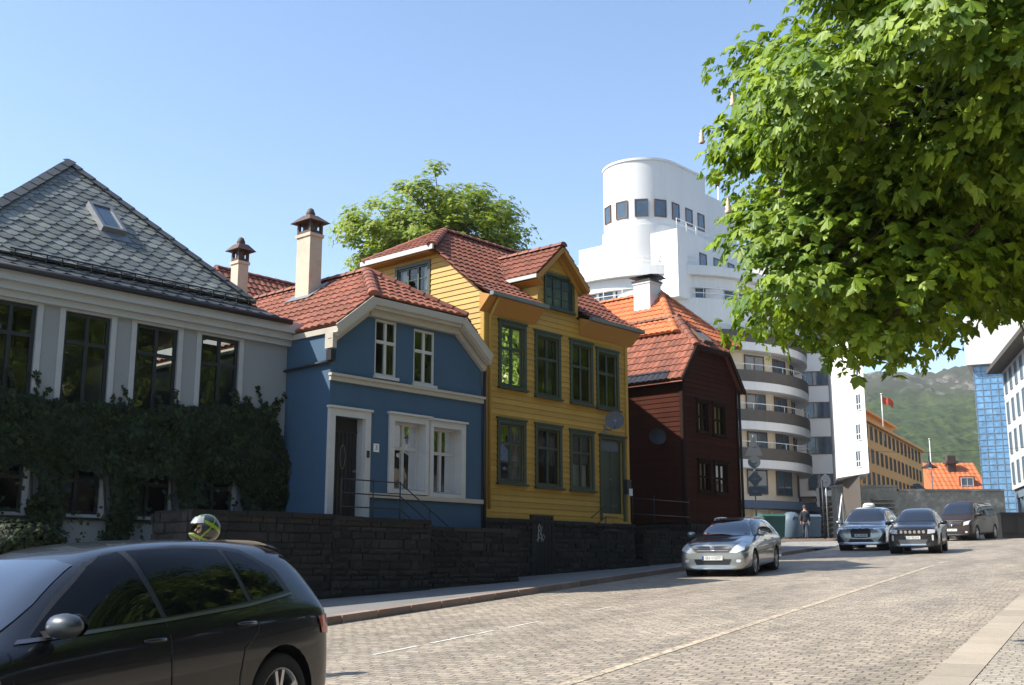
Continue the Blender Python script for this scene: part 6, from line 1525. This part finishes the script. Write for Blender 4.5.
c.patch('grille',[(-.40,.60),(.40,.60),(.48,.72),(.40,.735),(-.40,.735),(-.48,.72)],'x',MT['alloy_dark'],off=.008); c.patch('grille_bar',rr(-.46,.46,.70,.735,.012),'x',MT['chrome'],off=.018); c.patch('grille_bar',rr(-.40,.40,.645,.665,.008),'x',MT['chrome'],off=.018)
b=MB(); p=c.surf(0,.69,'x',1); 
for (ry,rz) in ((.07,.045),(.025,.043),(.05,.018)): b.tube([(p.x+.03,ry*cos(a),.69+rz*sin(a)+(.012 if rz==.018 else 0)) for a in [2*pi*k/20 for k in range(21)]],.006,5)
b.build('emblem',MT['chrome'],c.t)
c.patch('lower_grille',[(-.42,.30),(.42,.30),(.48,.44),(-.48,.44)],'x',MT['black_plastic'],off=.008); c.mirror_x('fog_light',rr(.60,.72,.36,.43,.03),MT['lens'],off=.01); c.plate(1,.47,'SU 11277',extra=.02)
for sg in (-1,1):
    b=MB(); rz_=lambda x: c.surf(x,sg*.50,'z').z
    P=[(x,sg*.50,rz_(x)+dz) for x,dz in ((-.05,-.01),(-.12,.045),(-.5,.05),(-1.0,.05),(-1.5,.05),(-1.75,.045),(-1.82,-.01))]; b.tube(P,.015,6)
    for x in (-.6,-1.2): b.tube([(x,sg*.50,rz_(x)-.02),(x,sg*.50,rz_(x)+.05)],.016,6)
    b.build('roof_rail',MT['alloy'],c.t)
c.both('tail_light',[(-2.0,.95),(-2.3,.93),(-2.32,.74),(-2.1,.78)],MT['lamp_red'])
b=MB(); b.bar((.98,-.62,1.045),(1.0,.0,1.055),.02); b.bar((.98,.62,1.045),(1.0,.05,1.06),.02); b.build('wiper',MT['black_plastic'],c.t)
def img_place(c,px,py,dyaw,local):
    "put a local ground point of the car under an image pixel"
    r=ray(px,py); t=1.6/(-(r.z)+.0487*(SS*r.x+SC*r.y)); w=r*t; hd=Vector((cos(HEAD+dyaw),sin(HEAD+dyaw),0)); lt=Vector((-hd.y,hd.x,0)); q=Vector((w.x,w.y,0))-hd*local[0]-lt*local[1]; c.place(q.x,q.y,HEAD+dyaw); return q
print('silver',img_place(c,756,575,R(4),(1.40,.88)))
# --- light blue-grey SUV taxi with black double grille
def suv(L,H,W,hood,sc=1.,boxy=0):
    h=L/2
    return [(h,.30,W-.16,.72*sc,W-.22,hood-.16,W-.36),(h-.08,.26,W-.06,.80*sc,W-.14,hood-.07,W-.30),(h-.35,.25,W-.01,.90*sc,W-.11,hood,W-.25),(h-.85,.25,W,.97*sc,W-.09,hood+.05,W-.22),(h-1.15,.25,W,1.0*sc,W-.08,hood+.09,W-.21),(h-1.28,.25,W,1.01*sc,W-.075,hood+.14,W-.22),
     (h-1.75,.25,W,1.02*sc,W-.07,hood+.14+(H-hood)*.55,W-.29),(h-2.1,.25,W,1.03*sc,W-.07,H-.03,W-.31),(h-2.7,.25,W,1.04*sc,W-.07,H,W-.32),(-h+1.1,.25,W,1.06*sc,W-.08,H-.015,W-.32),(-h+.5,.27,W-.01,1.08*sc,W-.10,H-.08,W-.34),(-h+.2,.30,W-.03,1.05*sc,W-.13,H-.28,W-.33),(-h+.05,.33,W-.06,1.0*sc,W-.16,1.12*sc,W-.30),(-h,.36,W-.10,.88*sc,W-.22,1.0*sc,W-.28)]
def suv_glass(c,L,H,W,hood,sc=1.):
    h=L/2; zb=1.05*sc; zt=H-.10
    c.both('side_window',[(h-1.42,zb),(h-1.8,(zb+zt)/2+.06),(h-2.12,zt-.02),(h-2.42,zt),(h-2.45,zb+.01)],MT['carglass']); c.both('side_window',[(h-2.51,zb+.01),(h-2.48,zt),(h-3.3,zt),(h-3.34,zb+.03)],MT['carglass']); c.both('quarter_window',[(h-3.41,zb+.03),(h-3.38,zt),(-h+.72,zt-.05),(-h+.5,zb+.07)],MT['carglass'])
    y=W-.24; c.patch('windscreen',[(-y,hood+.14),(y,hood+.14),(y-.04,hood+.3),(W-.36,H-.10),(0.25,H-.06),(-.25,H-.06),(-W+.36,H-.10),(-y+.04,hood+.3)],'x',MT['screen'],grid=.06)
    c.seam([(h-2.48,zb),(h-2.5,.6),(h-2.5,.33)]); c.seam([(h-3.37,zb),(h-3.37,.8),(h-3.2,.65),(h-3.15,.33)]); c.seam([(h-1.3,1.0*sc),(h-1.3,.6),(h-1.32,.33)]); c.handle(h-2.32,.9*sc,c.pm); c.handle(h-3.2,.92*sc,c.pm); c.mirror(h-1.6,1.05*sc,c.pm,1.1)
    c.both('sill_cladding',[(h-1.25,.27),(-h+1.3,.27),(-h+1.3,.40),(h-1.25,.40)],MT['black_plastic'],off=.012)
    c.seam([(-.66*W,hood+.115),(0,hood+.12),(.66*W,hood+.115)],w=.03,axis='x',signs=(1,),name='cowl')
bp=paint('blue_silver_paint',(.27,.33,.38),.7,.25); args=(4.95,1.69,.98,1.0)
c=Car('taxi_suv','pale blue-grey SUV taxi with a roof sign and black double grille, leftmost of the three distant cars',suv(*args),bp,dict(r=.37,w=.98,axles=(1.50,-1.50),spokes=5,nose=.04,rim=MT['alloy_dark']))
c.t['label']='pale blue-grey SUV taxi with a white roof sign and a black grille'
suv_glass(c,*args)
c.patch('grille',[(-.36,.52),(-.04,.50),(.04,.50),(.36,.52),(.38,.80),(.30,.87),(.04,.85),(-.04,.85),(-.30,.87),(-.38,.80)],'x',MT['black_plastic'],off=.012)
c.mirror_x('headlight',[(.50,.82),(.88,.84),(.86,.89),(.50,.87)],MT['lens'],off=.012); c.mirror_x('air_intake',[(.62,.36),(.90,.34),(.92,.68),(.84,.66)],MT['black_plastic'],off=.012)
c.patch('lower_grille',[(-.50,.34),(.50,.34),(.40,.46),(-.40,.46)],'x',MT['black_plastic'],off=.012); c.patch('bumper_trim',[(-.66,.30),(.66,.30),(.62,.335),(-.62,.335)],'x',MT['alloy'],off=.014); c.plate(1,.60,'EL 30558',extra=.025)
b=MB(); b.lathe([(.16,1.68),(.17,1.72),(.15,1.80),(.10,1.845),(0,1.855)],18,(-.05,0,0)); b.v=[(x,y*1.45,z) for x,y,z in b.v]; ts=b.build('taxi_sign',MT['plate'],c.t); text_mesh('TAXI',.09,Matrix(((0,0,1,.115),(1,0,0,0),(0,1,0,1.755),(0,0,0,1))),'sign_text',MT['ink'],ts,.002)
b=MB(); q=c.surf(0,.835,'x',1); b.lathe([(0,q.x+.03),(.04,q.x+.03),(.042,q.x+.0)],14,(0,0,.90),'x'); b.build('emblem',MT['chrome'],c.t)
print('taxi',img_place(c,862,551,R(2),(2.35,0)))
# --- black compact SUV
args=(4.2,1.60,.89,1.0)
bk=paint('black_paint',(.010,.011,.013),.0,.25,.5)
c=Car('compact_suv','black compact SUV with a toothed chrome grille, middle of the three distant cars',suv(*args,sc=.97),bk,dict(r=.34,w=.89,axles=(1.25,-1.25),spokes=5,nose=.02,rim=MT['alloy_dark']))
suv_glass(c,*args,sc=.97)
c.patch('grille',[(-.46,.70),(.46,.70),(.48,.84),(-.48,.84)],'x',MT['black_plastic'],off=.010)
for k in range(6): y=-.375+k*.15; c.patch('grille_slot',rr(y-.045,y+.045,.715,.825,.03),'x',MT['chrome'],off=.016,grid=.2)
c.mirror_x('headlight',[(.50,.70),(.74,.72),(.76,.83),(.52,.85)],MT['lens'],off=.012); c.mirror_x('fog_light',rr(.64,.70,.46,.66,.03),MT['lens'],off=.012); c.patch('lower_grille',[(-.42,.34),(.42,.34),(.50,.50),(-.50,.50)],'x',MT['alloy_dark'],off=.01); c.plate(1,.57,'SV 92210',extra=.02)
c.patch('skid_plate',[(-.45,.30),(.45,.30),(.42,.35),(-.42,.35)],'x',MT['alloy'],off=.016)
print('black',img_place(c,914,554,R(3),(2.0,0)))
# --- dark van
vp=paint('van_paint',(.020,.010,.006),.0,.5,.08)
def van(L,H,W):
    h=L/2
    return [(h,.32,W-.18,.78,W-.26,.90,W-.40),(h-.08,.28,W-.07,.86,W-.16,1.0,W-.32),(h-.35,.26,W-.01,.98,W-.11,1.10,W-.26),(h-.75,.26,W,1.06,W-.08,1.18,W-.22),(h-.95,.26,W,1.10,W-.07,1.25,W-.21),
     (h-1.4,.26,W,1.14,W-.06,1.62,W-.24),(h-1.8,.26,W,1.15,W-.06,H-.05,W-.26),(h-2.4,.26,W,1.16,W-.06,H,W-.26),(-h+1.5,.26,W,1.17,W-.06,H,W-.26),(-h+.6,.27,W-.01,1.18,W-.07,H-.01,W-.26),(-h+.2,.30,W-.02,1.18,W-.08,H-.05,W-.27),(-h+.08,.33,W-.04,1.1,W-.10,H-.30,W-.24),(-h,.36,W-.07,.98,W-.14,1.2,W-.2)]
L,H,W=5.1,1.90,.96; h=L/2
c=Car('passenger_van','dark brown passenger van with a star emblem, farthest right of the oncoming vehicles',van(L,H,W),vp,dict(r=.345,w=.96,axles=(1.60,-1.60),spokes=5,nose=.06,cat='van'))
zt=H-.13; zb=1.17
c.both('side_window',[(h-1.15,1.2),(h-1.5,1.52),(h-1.85,zt),(h-2.2,zt),(h-2.22,zb)],MT['carglass']); c.both('side_window',[(h-2.3,zb),(h-2.28,zt),(h-3.4,zt),(h-3.42,zb)],MT['carglass']); c.both('quarter_window',[(h-3.5,zb),(h-3.48,zt),(-h+.45,zt),(-h+.35,zb+.02)],MT['carglass'])
c.patch('windscreen',[(-.74,1.27),(.74,1.27),(.71,1.45),(.66,1.76),(.3,1.80),(-.3,1.80),(-.66,1.76),(-.71,1.45)],'x',MT['screen'],grid=.07)
c.seam([(h-2.26,zb),(h-2.26,.7),(h-2.26,.34)]); c.seam([(h-3.46,zb),(h-3.46,.7),(h-3.46,.34)]); c.seam([(h-1.02,1.1),(h-1.0,.7),(h-1.05,.34)]); c.handle(h-2.1,1.0,vp); c.handle(h-2.45,1.0,vp); c.mirror(h-1.28,1.18,vp,1.3)
c.patch('grille',[(-.42,.70),(.42,.70),(.50,.90),(-.50,.90)],'x',MT['alloy_dark'],off=.01)
for z in (.75,.82): c.patch('grille_bar',rr(-.42,.42,z-.014,z+.014,.01),'x',MT['chrome'],off=.018)
b=MB(); q=c.surf(0,.80,'x',1); X=q.x+.04; b.tube([(X,.095*cos(a),.80+.095*sin(a)) for a in [2*pi*k/24 for k in range(25)]],.009,6)
for k in range(3): a=pi/2+2*pi*k/3; b.tube([(X,0,.80),(X,.092*cos(a),.80+.092*sin(a))],[.016,.004],5)
b.build('emblem',MT['chrome'],c.t)
c.mirror_x('headlight',[(.55,.72),(.80,.78),(.84,.96),(.58,.88)],MT['lens'],off=.012); c.plate(1,.52,'SU 60413',extra=.02); c.patch('lower_grille',[(-.5,.34),(.5,.34),(.52,.46),(-.52,.46)],'x',MT['black_plastic'],off=.01); c.mirror_x('fog_light',rr(.62,.74,.38,.46,.03),MT['lens'],off=.012)
print('van',img_place(c,953,541,R(-9),(2.4,0)))

# ------------------------------------------------------------------ people
def skin_mesh(name,J,E,mt,parent,lev=2,root=0):
    me=bpy.data.meshes.new(name); me.from_pydata([j[0] for j in J],E,[]); o=bpy.data.objects.new(name,me); COL.objects.link(o)
    sk=o.modifiers.new('k','SKIN'); sk.use_smooth_shade=True
    for i,j in enumerate(J): v=me.skin_vertices[0].data[i]; r=j[1]; v.radius=(r,r) if not hasattr(r,'__len__') else r; v.use_root=(i==root)
    ss_=o.modifiers.new('s','SUBSURF'); ss_.levels=lev; ss_.render_levels=lev
    bpy.context.view_layer.update(); dg=bpy.context.evaluated_depsgraph_get(); r=bpy.data.meshes.new_from_object(o.evaluated_get(dg)); COL.objects.unlink(o); bpy.data.objects.remove(o)
    r.materials.clear(); r.materials.append(mt); r.name=name; o=bpy.data.objects.new(name,r); COL.objects.link(o); o.parent=parent; return o
def person(label,loc,rot,stride=.12,helmet=False,arms='down'):
    "faces +x; body one continuous figure, clothes and hair as children"
    t=thing('person',label,'person',loc,rot)
    a=stride; hip=.93
    J=[((0,0,hip),(.115,.15)),((0,0,1.12),(.10,.135)),((0,0,1.30),(.115,.16)),((.0,0,1.43),(.09,.13)),((.01,0,1.52),.052),((.02,0,1.60),.07),((.025,0,1.69),.095),((.02,0,1.765),.068)]
    E=[(0,1),(1,2),(2,3),(3,4),(4,5),(5,6),(6,7)]
    def add(p,r,par): J.append((p,r)); E.append((par,len(J)-1)); return len(J)-1
    feet=[]
    for sg in (-1,1):
        f=sg*a
        k=add((0,sg*.095,.86),.09,0); k=add((f*.6+.03,sg*.10,.50),.062,k); k=add((f,sg*.10,.12),.042,k); k=add((f+.02,sg*.10,.05),.04,k); add((f+.15,sg*.11,.035),.035,k)
        s_=add((0,sg*.17,1.42),.062,3); 
        if arms=='front': e=add((.06,sg*.22,1.16),.045,s_); w_=add((.25,sg*.16,1.10),.034,e)
        else: e=add((-sg*a*.4-.02,sg*.23,1.14),.043,s_); w_=add((-sg*a*.8+.03,sg*.24,.90),.032,e)
        hnd=add((J[w_][0][0]+.03,J[w_][0][1],J[w_][0][2]-.06),(.018,.036),w_)
        for q in range(4): dx=(q-1.5)*.02; add((J[hnd][0][0]+dx+.01,J[hnd][0][1]-sg*.01,J[hnd][0][2]-.085+abs(q-1.5)*.008),.0085,hnd)
        add((J[hnd][0][0]+.045,J[hnd][0][1]-sg*.015,J[hnd][0][2]-.03),.009,hnd)
    body=skin_mesh('body',J,E,MT['skin'],t)
    Jj=[(p,tuple(x+.035 for x in r) if hasattr(r,'__len__') else r+.03) for p,r in J[:5]]; Ej=[(0,1),(1,2),(2,3),(3,4)]
    Jj[4]=((.0,0,1.49),.07); Jj[0]=((0,0,.80),(.16,.19))
    for sg in (-1,1):
        Jj.append(((0,sg*.17,1.42),.08)); i=len(Jj)-1; Ej.append((3,i)); 
        if arms=='front': q1,q2=(.06,sg*.22,1.16),(.23,sg*.165,1.105)
        else: q1,q2=(-sg*a*.4-.02,sg*.23,1.14),(-sg*a*.78+.025,sg*.24,.93)
        Jj.append((q1,.07)); Ej.append((i,i+1)); Jj.append((q2,.058)); Ej.append((i+1,i+2))
    skin_mesh('jacket',Jj,Ej,MT['cloth_dark'],t)
    Jl=[((0,0,.95),(.125,.16)),((0,0,.86),(.12,.155))]; El=[(0,1)]
    for sg in (-1,1):
        f=sg*a; Jl.append(((0,sg*.095,.80),.12)); i=len(Jl)-1; El.append((1,i)); Jl.append(((f*.6+.03,sg*.10,.50),.09)); Jl.append(((f,sg*.10,.08),.075)); El+=[(i,i+1),(i+1,i+2)]
    skin_mesh('trousers',Jl,El,MT['cloth_jean'],t)
    b=MB()
    for sg in (-1,1):
        f=sg*a; b.tube([(f-.06,sg*.10,.05),(f+.05,sg*.105,.06),(f+.15,sg*.11,.045),(f+.20,sg*.11,.035)],[.045,.05,.042,.02],10)
    b.build('shoes',MT['cloth_dark'],t)
    # face
    b=MB()
    for sg in (-1,1): b.lathe([(0,-.012),(.012,-.006),(.012,.006),(0,.012)],8,(.108,sg*.033,1.685)); b.lathe([(0,-.028),(.016,-.01),(.018,.012),(0,.028)],6,(.02,sg*.095,1.675))
    b.build('face_detail',MT['ink'] if helmet else MT['hair'],body)
    b=MB(); b.tube([(.10,0,1.69),(.128,0,1.655),(.11,0,1.648)],[.009,.015,.01],7); b.tube([(.105,-.022,1.622),(.112,0,1.62),(.105,.022,1.622)],.006,5); b.build('nose_and_mouth',MT['skin'],body)
    if not helmet:
        b=MB(); b.lathe([(.099,1.66),(.104,1.70),(.10,1.75),(.075,1.80),(.04,1.82),(0,1.825)],16,(.008,0,0)); b.v=[(x if x<.06 else .06+(x-.06)*.3,y,z) for x,y,z in b.v]; b.build('hair',MT['hair'],t)
    else:
        # full-face helmet with open visor: shell with a face opening
        b=MB(); n=100; nz=60; c0=Vector((.015,0,1.68)); V={};
        def hp(th,ph):
            d=Vector((cos(ph)*cos(th),sin(th)*cos(ph),sin(ph))); r=Vector((.165,.130,.155)); q=Vector((d.x*r.x,d.y*r.y,d.z*r.z))
            if d.x>0.2 and d.z<-.15: q.x+=.035*(d.x)*min(1,-d.z*2.5)
            return c0+q
        for i in range(n):
            for j in range(nz):
                t0,t1=-pi+2*pi*i/n,-pi+2*pi*(i+1)/n; p0,p1=-1.05+(pi/2+1.05)*j/nz,-1.05+(pi/2+1.05)*(j+1)/nz; tm=(t0+t1)/2; pmid=(p0+p1)/2
                if abs(tm)<.95 and -.32<pmid<.30: continue
                col=0 if abs(sin(tm*1.3+pmid*2.4+.5))<.33 or abs(sin(tm*2.1-pmid*1.7))<.12 else 1
                b.add([hp(t0,p0),hp(t1,p0),hp(t1,p1),hp(t0,p1)],[(0,1,2,3)],.5,col,True)
        hl=b.build('helmet',[MT['hi_vis'],mat('helmet_dark',(.03,.035,.03),.3,.1,bump=0,coat=.8)],t)
        b=MB(); 
        for i in range(12):
            t0,t1=-1.05+2.1*i/12,-1.05+2.1*(i+1)/12
            for p0,p1 in ((.34,.52),(.52,.70),(.70,.86)):
                b.add([(Vector(hp(t0,p0))-c0)*1.06+c0,(Vector(hp(t1,p0))-c0)*1.06+c0,(Vector(hp(t1,p1))-c0)*1.06+c0,(Vector(hp(t0,p1))-c0)*1.06+c0],[(0,1,2,3)],.5,0,True)
        b.build('visor',MT['visor'],hl)
    return t
fp=at_y(806,538,62.8); person('person in dark jacket and trousers standing by the bins before the awning',(fp.x,62.8,G(fp.x,62.8)+.12),R(80),.10)
hp_=at_y(207,524,12.2); gz=G(hp_.x,12.2); hx_=person('rider wearing a green and black motorcycle helmet behind the dark hatchback',(hp_.x,12.2,hp_.z-1.73),R(222),.05,helmet=True,arms='front')
print('rider',hp_,gz)

# ------------------------------------------------------------------ street furniture
def sign_back_pole(name,label,px,pyb,Y,items,top,H0=0,r=.035):
    a=at_y(px,pyb,Y); zb=G(a.x,Y)+.12; t=thing(name,label,'traffic sign',(a.x,Y,zb),R(-8),'sign poles at the crossing'); zz=at_y(px,top,Y).z-zb
    b=MB(); b.tube([(0,0,0),(0,0,zz)],r,8); b.build('pole',MT['zinc'],t)
    for kind,py,hw,hh in items:
        z=at_y(px,py,Y).z-zb; s_=Y/1150; W=hw*s_; Hh=hh*s_; b=MB()
        if kind=='tri': P=[(-W,z-Hh),(W,z-Hh),(0,z+Hh)]
        elif kind=='dia': P=[(-W,z),(0,z-Hh),(W,z),(0,z+Hh)]
        elif kind=='disc': P=[(W*cos(2*pi*k/24),z+Hh*sin(2*pi*k/24)) for k in range(24)]
        else: P=[(-W,z-Hh),(W,z-Hh),(W,z+Hh),(-W,z+Hh)]
        M=Matrix(((1,0,0,0),(0,0,1,-.045),(0,1,0,0),(0,0,0,1))); b.M=M; b.prism(P,-.012,.0); o=b.build('sign_plate',MT['signback'],t)
        b=MB(); b.box(-W*.5,W*.5,-.062,-.057,z-.02,z+.02); b.box(-.05,.05,-.07,.04,z-.05,z+.05); b.build('clamp',MT['zinc'],o)
    return t
sign_back_pole('traffic_sign','grey pole with four sign backs, a triangle on top, right of the brown house',756.5,520,50,[('tri',446,9,10),('disc',462,6.3,6.3),('dia',479,7.5,8.5),('rect',491.5,6.3,4.6)],435)
sign_back_pole('traffic_sign','grey pole with one round sign turned to the sun, in front of the flat wing',828.5,536,62,[('disc',481,5,6.5)],474)
a=at_y(824,520,60); zb=G(a.x,60)+.12; t=thing('traffic_light','black traffic light on a thin pole beside the round sign','traffic light',(a.x,60,zb),R(200)); b=MB(); b.tube([(0,0,0),(0,0,at_y(824,480,60).z-zb)],.05,8); b.build('pole',MT['iron'],t)
zc=at_y(824,497,60).z-zb; b=MB(); b.box(-.16,.16,-.3,-.07,zc-.5,zc+.5); 
hs_=b.build('signal_head',MT['black_plastic'],t); b=MB()
for k in (-1,0,1): b.lathe([(.12,-.30),(.125,-.42),(.115,-.42),(.11,-.31),(0,-.305)],14,(0,0,zc+k*.31),'y')
b.build('visor_hood',MT['black_plastic'],hs_)
def bin_(name,label,cat,px,pyb,Y,w,d_,h,mt,dome=False):
    a=at_y(px,pyb,Y); zb=G(a.x,Y)+.12; t=thing(name,label,cat,(a.x,Y,zb),R(10),'waste containers by the awning'); b=MB()
    if dome:
        b.lathe([(w*.46,0.05),(w*.5,.15),(w*.5,h*.65),(w*.42,h*.85),(w*.2,h*.98),(0,h)],20); b.build('body',mt,t); b=MB(); b.lathe([(.14,0),(.15,-.05),(.12,-.05)],12,(0,-w*.44,h*.72),'y'); b.build('slot',MT['black_plastic'],t)
    else:
        b.add([(-w*.44,-d_*.42,.08),(w*.44,-d_*.42,.08),(w*.44,d_*.42,.08),(-w*.44,d_*.42,.08),(-w/2,-d_/2,h*.9),(w/2,-d_/2,h*.9),(w/2,d_/2,h*.9),(-w/2,d_/2,h*.9)],[(3,2,1,0),(4,5,6,7),(0,1,5,4),(1,2,6,5),(2,3,7,6),(3,0,4,7)]); b.build('body',mt,t)
        b=MB(); b.add([(-w*.52,-d_*.54,h*.9),(w*.52,-d_*.54,h*.9),(w*.52,d_*.52,h*.9),(-w*.52,d_*.52,h*.9),(-w*.5,-d_*.3,h),(w*.5,-d_*.3,h),(w*.5,d_*.45,h*1.02),(-w*.5,d_*.45,h*1.02)],[(3,2,1,0),(4,5,6,7),(0,1,5,4),(1,2,6,5),(2,3,7,6),(3,0,4,7)]); b.build('lid',mt,t)
        for sx in (-1,1): b=MB(); b.lathe([(0,-.03),(.1,-.03),(.1,.03),(0,.03)],12,(sx*w*.4,d_*.4,.1),'x'); b.build('wheel',MT['rubber'],t)
    return t
bin_('waste_container','tall rounded blue-grey waste container left of the standing person','container',792,537,64.5,1.15,1.1,1.5,MT['bin_blue'],True)
bin_('waste_container','blue-grey wheeled bin right behind the standing person','container',813,536,65,.75,.8,1.35,MT['bin_blue'])
bin_('waste_container','dark green wheeled bin showing behind the roof of the silver estate','container',772,536,63,1.3,.9,1.35,MT['bin_green'])
# ------------------------------------------------------------------ light
w=bpy.data.worlds.new('World'); scene.world=w; w.use_nodes=True; nt=w.node_tree; bg=nt.nodes['Background']
sky=nt.nodes.new('ShaderNodeTexSky'); sky.sky_type='NISHITA'; sky.sun_disc=False
Ld=Vector((1.69,.31,-1.69)).normalized(); S=-Ld
el=math.asin(S.z); az_=atan2(S.x,S.y)
sky.sun_elevation=el; sky.sun_rotation=az_%(2*pi); sky.air_density=1.0; sky.dust_density=.7; sky.ozone_density=2.0; sky.altitude=0
nt.links.new(sky.outputs[0],bg.inputs[0]); bg.inputs[1].default_value=.15
sl_=bpy.data.lights.new('sun','SUN'); sl_.energy=5.0; sl_.angle=R(.53); sl_.color=(1,.955,.87)
so=bpy.data.objects.new('sun',sl_); COL.objects.link(so); so.rotation_euler=Ld.to_track_quat('-Z','Y').to_euler()
scene.view_settings.view_transform='Standard'; scene.view_settings.look='None'; scene.view_settings.exposure=.85; scene.view_settings.gamma=1
scene.render.engine='CYCLES'
scene.cycles.max_bounces=6; scene.cycles.transparent_max_bounces=12

# summer haze over the valley
hb=MB(); hb.box(-2500,2500,-1200,2400,-12,240)
m=bpy.data.materials.new('haze'); m.use_nodes=True; nt=m.node_tree; nt.nodes.remove(nt.nodes['Principled BSDF']); pv=nt.nodes.new('ShaderNodeVolumePrincipled'); pv.inputs['Density'].default_value=.00014; pv.inputs['Color'].default_value=(.85,.9,1,1); nt.links.new(pv.outputs[0],nt.nodes['Material Output'].inputs['Volume'])
tag(hb.build('haze',m),kind='stuff')
